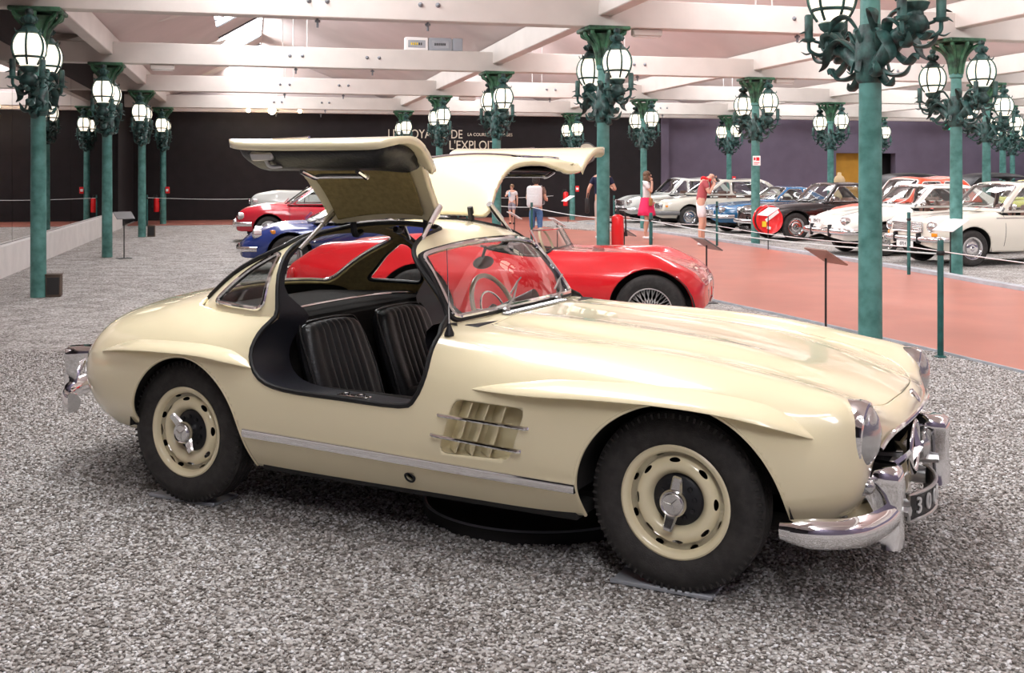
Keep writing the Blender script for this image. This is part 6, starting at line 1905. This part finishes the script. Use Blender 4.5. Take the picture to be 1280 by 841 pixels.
# spotlights on a rail before the black wall
for c, big in ((-0.02, False), (0.72, True), (1.60, False)):
    p = hall(c, 35.9)
    t = empty('spotlight', (p.x, p.y, 3.62), RA + 0.2, 'bright spotlight between two dimmer ones before the black wall' if big else 'small dim spotlight hung before the black wall', 'spotlight', 'spotlights before the black wall')
    mb = MB(); q = 1.7 if big else 1.0; mb.add(lathe([(.05 * q, .14), (.06 * q, .02), (.075 * q, -.03), (.07 * q, -.035)], 16, 'y')); mb.build('housing', 'curb_white', t)
    mb = MB(); mb.add(lathe([(.068 * q, -.03), (.04 * q, -.02), (0, -.018)], 16, 'y')); mb.build('lamp', 'spot_glow' if big else 'spot_dim', t)
    mb = MB(); mb.add(tube([(0, .06, .05), (0, .06, .18)], .012, 6)); mb.build('bracket', 'curb_white', t)
# ceiling detectors / small white luminaires below the beams
for c, s, lab in ((5.6, 14.86, 'beam above the large extinguisher'), (11.4, 21.77, 'beam above the hose reel column'), (5.7, 28.67, 'beam above the words LES VOYAGES DE'), (-1.6, 21.77, 'beam next to the mirror wall')):
    p = hall(c, s)
    t = empty('ceiling_luminaire', (p.x, p.y, COL_H), RA, 'small white box luminaire fixed under the ' + lab, 'luminaire', 'luminaires under the beams')
    mb = MB(); mb.add(bbox(-.22, .22, -.07, .07, -.10, 0, .015)); mb.build('housing', 'beam_white', t)
    mb = MB(); mb.add(bbox(-.19, .19, -.05, .05, -.115, -.10, .005)); mb.build('cover', 'sign_white', t)

# exit sign
t = empty('exit_sign', hall(25.46, 35.58, 3.40), ST(-10), 'green illuminated exit sign with white arrow by the purple pier', 'exit sign')
mb = MB(); mb.add(bbox(-.21, .21, -.02, .02, -.17, .17, .008)); mb.build('panel', 'exit_green', t)
mb = MB(); mb.add(bbox(-.14, .02, -.026, -.02, -.02, .02, .002)); mb.add(prism([(.02, -.07), (.13, 0), (.02, .07)], -.026, -.02, 'y')); mb.build('arrow', 'sign_white', t)
mb = MB(); mb.add(tube([(0, 0, .17), (0, 0, .27)], .012, 6)); mb.build('hanger', 'stand_black', t)

# wall lettering
def wall_text(txt, c_mid, z, size, sx, label, bold=0.0):
    p = hall(c_mid, WALL_S - 0.012)
    o = inst('wall_lettering', text_mesh(txt, size, 'wall_lettering', 'letter_cream', 0.008), None, (p.x, p.y, z), (PI / 2, 0, RA), (sx, 1, 1))
    tag(o, label, 'lettering', 'cream lettering on the black wall')
    return o
wall_text('LES VOYAGES DE', 6.10, 2.99, 0.44, 0.80, 'thin cream words LES VOYAGES DE on the black wall')
wall_text("L'EXPLOIT", 7.80, 2.60, 0.46, 0.82, "large cream word L'EXPLOIT on the black wall")
wall_text('LA COURSE AUX IMAGES', 8.45, 2.995, 0.155, 0.95, 'small cream words LA COURSE AUX IMAGES on the black wall')
p = hall(8.0, WALL_S - 0.05)
mb = MB(); mb.add(box(-2.4, 2.4, -.03, .03, 2.14, 2.24)); o = mb.build('wall_ledge', 'stand_black', None, smooth=False); o.location = (p.x, p.y, 0); o.rotation_euler = (0, 0, RA)
tag(o, 'thin black ledge on the wall below the cream lettering', kind='structure')
# round cream wall lamp beside the lettering
p = hall(12.05, WALL_S - 0.10)
t = empty('wall_sign', (p.x, p.y, 2.36), RA, 'round cream sign on the black wall behind the extinguisher column', 'sign')
mb = MB(); mb.add(lathe([(0.0, -.03), (.36, -.03), (.38, 0), (.36, .04)], 28, 'y')); mb.build('disc', 'letter_cream', t)
mb = MB(); mb.add(lathe([(.34, -.035), (.37, -.04), (.385, -.03)], 28, 'y')); mb.build('rim', 'panel_grey', t)

# dressmaker's bust behind the black convertible
t = empty('mannequin_bust', (9.75, 32.4, 0), 0.4, 'pale beige mannequin bust standing behind the black convertible', 'mannequin')
mb = MB(); v, f = lathe([(0.0, .84), (.13, .85), (.155, .95), (.125, 1.10), (.15, 1.28), (.165, 1.40), (.12, 1.50), (.06, 1.54), (.055, 1.62), (.0, 1.63)], 24); mb.add(([(p[0] * 1.15, p[1] * .75, p[2]) for p in v], f)); mb.build('torso', 'bust_cloth', t, angle=180)
mb = MB(); mb.add(tube([(0, 0, 0), (0, 0, .86)], .018, 8)); mb.add(lathe([(.20, 0), (.20, .02), (.03, .04)], 20)); mb.build('stand', 'stand_black', t)

# ================================================================== VISITORS
def skin_mesh(name, nodes, edges, mt, sub=2, roots=()):
    names = list(nodes); idx = {n: i for i, n in enumerate(names)}
    me = bpy.data.meshes.new(name)
    me.from_pydata([nodes[n][0] for n in names], [(idx[a], idx[b_]) for a, b_ in edges], [])
    o = bpy.data.objects.new(name, me); COL.objects.link(o)
    o.modifiers.new('skin', 'SKIN').use_smooth_shade = True
    sk = me.skin_vertices[0].data
    for n, i in idx.items():
        r = nodes[n][1]
        sk[i].radius = r if hasattr(r, '__len__') else (r, r)
        sk[i].use_root = n in roots
    s = o.modifiers.new('sub', 'SUBSURF'); s.levels = sub; s.render_levels = sub
    dg = bpy.context.evaluated_depsgraph_get(); dg.update()
    out = bpy.data.meshes.new_from_object(o.evaluated_get(dg))
    bpy.data.objects.remove(o)
    out.name = name
    out.materials.clear(); out.materials.append(M[mt])
    out.polygons.foreach_set('use_smooth', [True] * len(out.polygons))
    return out

def person(label, loc, rz, H, pose, skin, hair, hair_style, shirt, bottom, bottom_kind, shoes, slim=1.0):
    t = empty('person', (loc[0], loc[1], 0.022), rz, label, 'person', 'visitors on the walkway')
    k = H / 1.70
    J = {'pelvis': ((0, 0, .94), .115), 'belly': ((0.01, 0, 1.09), .110), 'chest': ((0, 0, 1.27), .120), 'collar': ((-.01, 0, 1.40), .085), 'neck': ((0, 0, 1.465), .048), 'jaw': ((.03, 0, 1.545), .062), 'crown': ((.015, 0, 1.63), .078),
         'hip_l': ((0, .085, .90), .092), 'hip_r': ((0, -.085, .90), .092), 'knee_l': ((.02, .095, .49), .055), 'knee_r': ((.02, -.095, .49), .055), 'calf_l': ((-.01, .095, .36), .052), 'calf_r': ((-.01, -.095, .36), .052), 'ank_l': ((-.01, .095, .085), .036), 'ank_r': ((-.01, -.095, .085), .036), 'toe_l': ((.15, .105, .03), .030), 'toe_r': ((.15, -.105, .03), .030),
         'sho_l': ((0, .165, 1.385), .055), 'sho_r': ((0, -.165, 1.385), .055), 'elb_l': ((-.02, .225, 1.12), .040), 'elb_r': ((-.02, -.225, 1.12), .040), 'wri_l': ((.06, .235, .89), .027), 'wri_r': ((.06, -.235, .89), .027), 'palm_l': ((.085, .235, .82), (.036, .018)), 'palm_r': ((.085, -.235, .82), (.036, .018))}
    for n, p in pose.items():
        J[n] = (p, J[n][1])
    wide = {'pelvis': (1.25, .95), 'belly': (1.15, .85), 'chest': (1.30, .85), 'collar': (1.25, .85)}
    nodes = {}
    for n, (p, r) in J.items():
        rr = r if hasattr(r, '__len__') else (r, r)
        if n in wide: rr = (rr[0] * wide[n][0] * slim, rr[1] * wide[n][1] * slim)
        nodes[n] = (tuple(c * k for c in p), (rr[0] * k, rr[1] * k))
    E = [('pelvis', 'belly'), ('belly', 'chest'), ('chest', 'collar'), ('collar', 'neck'), ('neck', 'jaw'), ('jaw', 'crown')]
    for s in 'lr':
        E += [('pelvis', 'hip_' + s), ('hip_' + s, 'knee_' + s), ('knee_' + s, 'calf_' + s), ('calf_' + s, 'ank_' + s), ('ank_' + s, 'toe_' + s), ('collar', 'sho_' + s), ('sho_' + s, 'elb_' + s), ('elb_' + s, 'wri_' + s), ('wri_' + s, 'palm_' + s)]
        # five fingers fanned from the palm
        w = Vector(J['wri_' + s][0]); p = Vector(J['palm_' + s][0]); d = (p - w).normalized()
        side = d.cross(Vector((0, 1 if s == 'l' else -1, 0)))
        if side.length < .2: side = d.cross(Vector((0, 0, 1)))
        side.normalize(); bend = d.cross(side)
        for q, (off, ln) in enumerate(((-.030, .050), (-.022, .075), (-.007, .085), (.008, .078), (.022, .060))):
            a = p + side * off * .8 + d * (-.012 if q == 0 else .015)
            b_ = p + side * (off * (1.9 if q == 0 else 1.1)) + d * (ln * .55) + bend * .006
            c_ = p + side * (off * (2.0 if q == 0 else 1.1)) + d * ln + bend * .022
            for m, v in enumerate((a, b_, c_)): nodes['f%s%d%d' % (s, q, m)] = (tuple(x * k for x in v), (.0095 * k, .0095 * k))
            E += [('f%s%d0' % (s, q), 'f%s%d1' % (s, q)), ('f%s%d1' % (s, q), 'f%s%d2' % (s, q))]
    roots = ['pelvis'] + ['f%s%d0' % (s, q) for s in 'lr' for q in range(5)]
    inst('body', skin_mesh('body', nodes, E, skin, 2, roots), t)
    # shirt
    up = lambda n, f: (nodes[n][0], tuple(r * f for r in nodes[n][1]))
    mid = lambda a, b_, u: tuple(x + (y - x) * u for x, y in zip(nodes[a][0], nodes[b_][0]))
    sh = {'pelvis': (tuple(np.array(nodes['pelvis'][0]) + np.array([0, 0, -.035 * k])), tuple(r * 1.14 for r in nodes['pelvis'][1])), 'belly': up('belly', 1.13), 'chest': up('chest', 1.10), 'collar': up('collar', 1.12)}
    SE = [('pelvis', 'belly'), ('belly', 'chest'), ('chest', 'collar')]
    for s in 'lr':
        sh['sho_' + s] = up('sho_' + s, 1.22); sh['slv_' + s] = (mid('sho_' + s, 'elb_' + s, .62), (.062 * k, .062 * k)); SE += [('collar', 'sho_' + s), ('sho_' + s, 'slv_' + s)]
    inst('shirt', skin_mesh('shirt', sh, SE, shirt, 2, ['pelvis']), t)
    if bottom_kind == 'skirt':
        px_, py_, pz_ = nodes['pelvis'][0]
        mb = MB(); prof = [(.135, .10), (.150, .04), (.185, -.08), (.215, -.22), (.235, -.34), (.225, -.345)]
        n = 36; v = []; f = []
        for i, (r, z) in enumerate(prof):
            for a in range(n):
                th = 2 * PI * a / n; rr = r * k * (1 + .06 * math.sin(9 * th) * max(0, i - 1) / 4)
                v.append((px_ + rr * .95 * math.cos(th), py_ + rr * 1.05 * math.sin(th), pz_ + z * k))
        for i in range(len(prof) - 1):
            for a in range(n): f.append((i * n + a, i * n + (a + 1) % n, (i + 1) * n + (a + 1) % n, (i + 1) * n + a))
        mb.add((v, f), flip=True); mb.build('skirt', bottom, t, angle=180)
    else:
        u = {'shorts': .80, 'capri': 1.25, 'trousers': 1.9}[bottom_kind]
        bt = {'pelvis': up('pelvis', 1.10), 'waist': (mid('pelvis', 'belly', .35), tuple(r * 1.02 for r in nodes['pelvis'][1]))}
        BE = [('waist', 'pelvis')]
        for s in 'lr':
            bt['hip_' + s] = up('hip_' + s, 1.14); BE.append(('pelvis', 'hip_' + s))
            if u <= 1: bt['hem_' + s] = (mid('hip_' + s, 'knee_' + s, u), (.088 * k, .088 * k)); BE.append(('hip_' + s, 'hem_' + s))
            else:
                bt['knee_' + s] = up('knee_' + s, 1.25); BE.append(('hip_' + s, 'knee_' + s))
                e = mid('knee_' + s, 'ank_' + s, min(1, u - 1)); bt['hem_' + s] = (e, (.060 * k, .060 * k)); BE.append(('knee_' + s, 'hem_' + s))
        inst('bottoms', skin_mesh('bottoms', bt, BE, bottom, 2, ['pelvis']), t)
    for s in 'lr':
        a, b_ = Vector(nodes['ank_' + s][0]), Vector(nodes['toe_' + s][0])
        d = (b_ - a); d.z = 0; d.normalize()
        c = a.lerp(b_, .42)
        m_ = Matrix.Translation((c.x, c.y, .042 * k)) @ Matrix.Rotation(math.atan2(d.y, d.x), 4, 'Z')
        mb = MB(); mb.add(ellipsoid((0, 0, 0), (.135 * k, .050 * k, .044 * k), 14, 8), m_); mb.build('shoe', shoes, t)
    # face and hair
    hj, hc = Vector(nodes['jaw'][0]), Vector(nodes['crown'][0])
    fwd = Vector(pose.get('gaze', (1, 0, 0))) if 'gaze' in pose else Vector((1, 0, 0))
    return t, nodes, k, hj, hc

def add_head(t, nodes, k, gaze, hair, style):
    g = Vector(gaze).normalized(); j, c = Vector(nodes['jaw'][0]), Vector(nodes['crown'][0])
    up = (c - j).normalized(); g = (g - up * g.dot(up)).normalized(); sd = up.cross(g)
    R = Matrix((g, sd, up)).transposed().to_4x4()
    ctr = j.lerp(c, .62)
    T = Matrix.Translation(ctr) @ R
    mb = MB()
    mb.add(ellipsoid((.088 * k, 0, -.020 * k), (.020 * k, .011 * k, .024 * k), 8, 6), T)
    for s in (-1, 1): mb.add(ellipsoid((.0, s * .078 * k, -.015 * k), (.018 * k, .010 * k, .028 * k), 8, 6), T)
    mb.add(ellipsoid((.070 * k, 0, -.075 * k), (.022 * k, .030 * k, .020 * k), 8, 6), T)
    mb.build('face', 'skin_tone', t, angle=180)
    mb = MB()
    for s in (-1, 1): mb.add(ellipsoid((.076 * k, s * .030 * k, .004 * k), (.008 * k, .012 * k, .007 * k), 8, 6), T)
    mb.add(ellipsoid((.083 * k, 0, -.058 * k), (.006 * k, .022 * k, .005 * k), 8, 6), T)
    mb.build('eyes_and_mouth', 'stand_black', t, angle=180)
    if style == 'bald': return T
    mb = MB()
    v, f = ellipsoid((-.012 * k, 0, .022 * k), (.098 * k, .090 * k, .092 * k), 18, 12)
    f = [q for q in f if not all((v[i][0] > .035 * k and v[i][2] < .045 * k) or v[i][2] < -.05 * k for i in q)]
    mb.add((v, f), T)
    if style == 'long':
        v, f = ellipsoid((-.045 * k, 0, -.085 * k), (.075 * k, .092 * k, .125 * k), 16, 10)
        mb.add((v, f), T)
        for s in (-1, 1): mb.add(ellipsoid((.0, s * .075 * k, -.075 * k), (.045 * k, .025 * k, .11 * k), 10, 8), T)
    if style == 'bob':
        mb.add(ellipsoid((-.03 * k, 0, -.025 * k), (.085 * k, .095 * k, .085 * k), 16, 10), T)
    mb.build('hair', hair, t, angle=180)
    return T

mat('skin_tone', (0.62, 0.36, 0.26), 0.55)
mat('hair_dark', (0.045, 0.035, 0.03), 0.6, vary=.4, vscale=40)
mat('hair_brown', (0.16, 0.085, 0.045), 0.6, vary=.4, vscale=40)
mat('hair_blond', (0.24, 0.14, 0.07), 0.6, vary=.3, vscale=40)
mat('cloth_white', (0.78, 0.76, 0.76), 0.85, vary=.08, vscale=30)
mat('cloth_grey', (0.25, 0.25, 0.30), 0.85)
mat('cloth_pink', (0.80, 0.03, 0.13), 0.8)
mat('cloth_rose', (0.42, 0.09, 0.10), 0.85)
mat('cloth_red', (0.62, 0.015, 0.02), 0.85)
mat('cloth_navy', (0.010, 0.014, 0.045), 0.85)
mat('cloth_beige', (0.62, 0.52, 0.46), 0.85)
mat('denim', (0.10, 0.22, 0.45), 0.85, vary=.25, vscale=30)
mat('cloth_floral', (0.40, 0.26, 0.20), 0.85, col2=(0.10, 0.07, 0.06), vscale=60)
mat('bag_brown', (0.35, 0.17, 0.05), 0.6)
mat('paper_blue', (0.35, 0.55, 0.70), 0.7)

# boy walking, holding a pale blue bottle up
FC = ST(-100)
pose = {'elb_r': (.06, -.27, 1.17), 'wri_r': (.16, -.14, 1.29), 'palm_r': (.17, -.08, 1.30), 'knee_l': (.10, .09, .50), 'calf_l': (.05, .09, .37), 'ank_l': (-.02, .09, .09), 'toe_l': (.12, .10, .03), 'knee_r': (.02, -.09, .49), 'ank_r': (-.14, -.09, .12), 'calf_r': (-.07, -.09, .36), 'toe_r': (.0, -.10, .035)}
t, nd, k, _, _ = person('boy in white T-shirt and grey shorts walking on the walkway', (0.0, 33.8), FC, 1.24, pose, 'skin_tone', 'hair_blond', 'short', 'cloth_white', 'cloth_grey', 'shorts', 'hair_dark')
add_head(t, nd, k, (.8, -.5, -.1), 'hair_blond', 'short')
pp = nd['palm_r'][0]
o = empty('bottle', (0, 0, 0), 0, 'pale blue bottle held up by the boy', 'bottle')
wp_ = Matrix.Translation(t.location) @ Matrix.Rotation(FC, 4, 'Z') @ Vector(pp)
o.location = (wp_.x, wp_.y, wp_.z - .03)
mb = MB(); mb.add(lathe([(0, -.06), (.035, -.06), (.035, .06), (.015, .09), (.015, .11)], 14)); mb.build('flask', 'paper_blue', o)
mb = MB(); mb.add(lathe([(.017, .105), (.017, .125), (0, .127)], 10)); mb.build('cap', 'sign_white', o)

# person with backpack seen from behind
FB = ST(80)
pose = {'elb_l': (.02, .22, 1.13), 'wri_l': (.20, .20, 1.14), 'palm_l': (.26, .18, 1.16), 'elb_r': (.02, -.23, 1.13), 'wri_r': (.20, -.23, 1.10), 'palm_r': (.26, -.24, 1.10), 'ank_r': (-.05, -.09, .085), 'toe_r': (.10, -.12, .03)}
t, nd, k, _, _ = person('person with white backpack and blue capri jeans seen from behind', (0.52, 23.6), FB, 1.52, pose, 'skin_tone', 'hair_dark', 'bob', 'cloth_floral', 'denim', 'capri', 'stand_black')
add_head(t, nd, k, (1, 0, -.1), 'hair_dark', 'bob')
bp_ = Vector(nd['chest'][0])
o = empty('backpack', t.location, FB, 'white backpack worn by the person in blue capri jeans', 'backpack')
mb = MB(); mb.add(bbox(-.30, -.125, -.165, .165, -.30, .16, .06, 3), Matrix.Translation((bp_.x, bp_.y, bp_.z))); mb.build('bag', 'cloth_white', o)
mb = MB(); mb.add(bbox(-.335, -.29, -.12, .12, -.26, -.04, .02, 2), Matrix.Translation((bp_.x, bp_.y, bp_.z))); mb.build('pocket', 'cloth_white', o)
for s in (-1, 1):
    mb = MB(); mb.add(tube(catmull([(bp_.x - .13, s * .10, bp_.z + .12), (bp_.x - .03, s * .12, bp_.z + .165), (bp_.x + .10, s * .12, bp_.z + .10), (bp_.x + .115, s * .13, bp_.z - .05), (bp_.x - .02, s * .18, bp_.z - .22), (bp_.x - .14, s * .15, bp_.z - .25)], 5), .02, 6, flat=.4)); mb.build('strap', 'panel_grey', o)

# man in navy shirt behind the column
pose = {'elb_l': (-.02, .30, 1.12), 'wri_l': (.10, .33, .93), 'palm_l': (.14, .33, .87), 'elb_r': (.0, -.30, 1.12), 'wri_r': (.20, -.24, 1.13), 'palm_r': (.26, -.22, 1.16)}
t, nd, k, _, _ = person('man in navy T-shirt and pale trousers standing behind a column', (2.14, 25.9), ST(85), 1.80, pose, 'skin_tone', 'hair_dark', 'short', 'cloth_navy', 'cloth_beige', 'trousers', 'cloth_white', 1.22)
add_head(t, nd, k, (1, 0, -.2), 'hair_dark', 'short')
mb = MB(); v, f = (text_mesh('2 1', .11, 'shirt_print', 'sign_white', .002), None); o = inst('shirt_print', v, t, (-.165 * k, 0.02, 1.27 * k), (PI / 2, 0, -PI / 2))
o = empty('shoulder_bag', (2.14, 25.9, .022), ST(85), 'black shoulder bag hanging beside the man in navy', 'bag')
mb = MB(); mb.add(bbox(-.08, .10, .30, .40, .62, .98, .03, 2)); mb.build('bag', 'stand_black', o)
mb = MB(); mb.add(tube(catmull([(.0, .35, .97), (.0, .30, 1.2), (.0, .16, 1.55)], 5), .014, 6)); mb.build('strap', 'stand_black', o)

# woman in pink skirt, hand to her face, facing the cars
FW = ST(-15)
pose = {'elb_r': (.15, -.17, 1.17), 'wri_r': (.15, -.07, 1.40), 'palm_r': (.135, -.045, 1.47), 'elb_l': (-.03, .21, 1.12), 'wri_l': (.10, .20, .97), 'palm_l': (.14, .18, .93), 'ank_l': (-.04, .07, .085), 'toe_l': (.11, .10, .03)}
t, nd, k, _, _ = person('woman in white top and bright pink skirt with a hand to her face', (3.2, 25.9), FW, 1.62, pose, 'skin_tone', 'hair_brown', 'long', 'cloth_white', 'cloth_pink', 'skirt', 'cloth_white', .92)
add_head(t, nd, k, (1, .0, 0), 'hair_brown', 'long')
o = empty('handbag', t.location, FW, 'small brown handbag at the hip of the woman in pink', 'handbag')
mb = MB(); mb.add(bbox(.09, .17, -.27, -.10, .80, .98, .025, 2)); mb.build('bag', 'bag_brown', o)
mb = MB(); mb.add(tube(catmull([(.13, -.25, .97), (.10, -.15, 1.15), (-.02, .02, 1.36), (-.09, .10, 1.33)], 6), .010, 6)); mb.build('strap', 'bag_brown', o)

# man in rose polo, head bowed over a phone
FM = ST(-8)
pose = {'belly': (.03, 0, 1.09), 'chest': (.06, 0, 1.26), 'collar': (.10, 0, 1.38), 'neck': (.15, 0, 1.43), 'jaw': (.235, 0, 1.455), 'crown': (.25, 0, 1.54), 'sho_l': (.09, .17, 1.36), 'sho_r': (.09, -.17, 1.36), 'elb_l': (.17, .22, 1.12), 'wri_l': (.27, .10, 1.31), 'palm_l': (.285, .07, 1.37), 'elb_r': (.17, -.22, 1.12), 'wri_r': (.28, -.10, 1.30), 'palm_r': (.295, -.07, 1.36), 'ank_l': (.06, .09, .085), 'toe_l': (.21, .10, .03), 'knee_l': (.09, .09, .49), 'calf_l': (.05, .09, .36)}
t, nd, k, _, _ = person('bald man in rose polo and white shorts bowing his head', (4.08, 23.55), FM, 1.72, pose, 'skin_tone', 'hair_dark', 'bald', 'cloth_rose', 'cloth_white', 'shorts', 'cloth_white', 1.05)
add_head(t, nd, k, (1, 0, -.5), 'hair_dark', 'bald')
mb = MB(); c = Vector(nd['collar'][0]); mb.add(tube([(c.x + .02 + .09 * math.cos(a), .095 * math.sin(a), c.z + .05 + .03 * math.sin(a * 2)) for a in np.linspace(0, 2 * PI, 20, endpoint=False)], .032, 8, True)); mb.add(tube(catmull([(c.x + .10, .05, c.z + .03), (c.x + .12, .05, c.z - .12), (c.x + .10, .04, c.z - .28)], 4), .028, 6, flat=.5)); mb.build('scarf', 'cloth_red', t)
o = empty('compact_camera', (0, 0, 0), FM, 'small black camera held to the face of the bald man', 'camera')
wp_ = Matrix.Translation(t.location) @ Matrix.Rotation(FM, 4, 'Z') @ (Vector(nd['palm_r'][0]).lerp(Vector(nd['palm_l'][0]), .5) + Vector((.05, 0, .05)))
o.location = wp_
mb = MB(); mb.add(bbox(-.02, .02, -.055, .055, -.035, .035, .008)); mb.build('camera_body', 'stand_black', o)
mb = MB(); mb.add(lathe([(.024, .018), (.024, .05), (.018, .052), (0, .048)], 14, 'x')); mb.build('camera_lens', 'panel_grey', o)
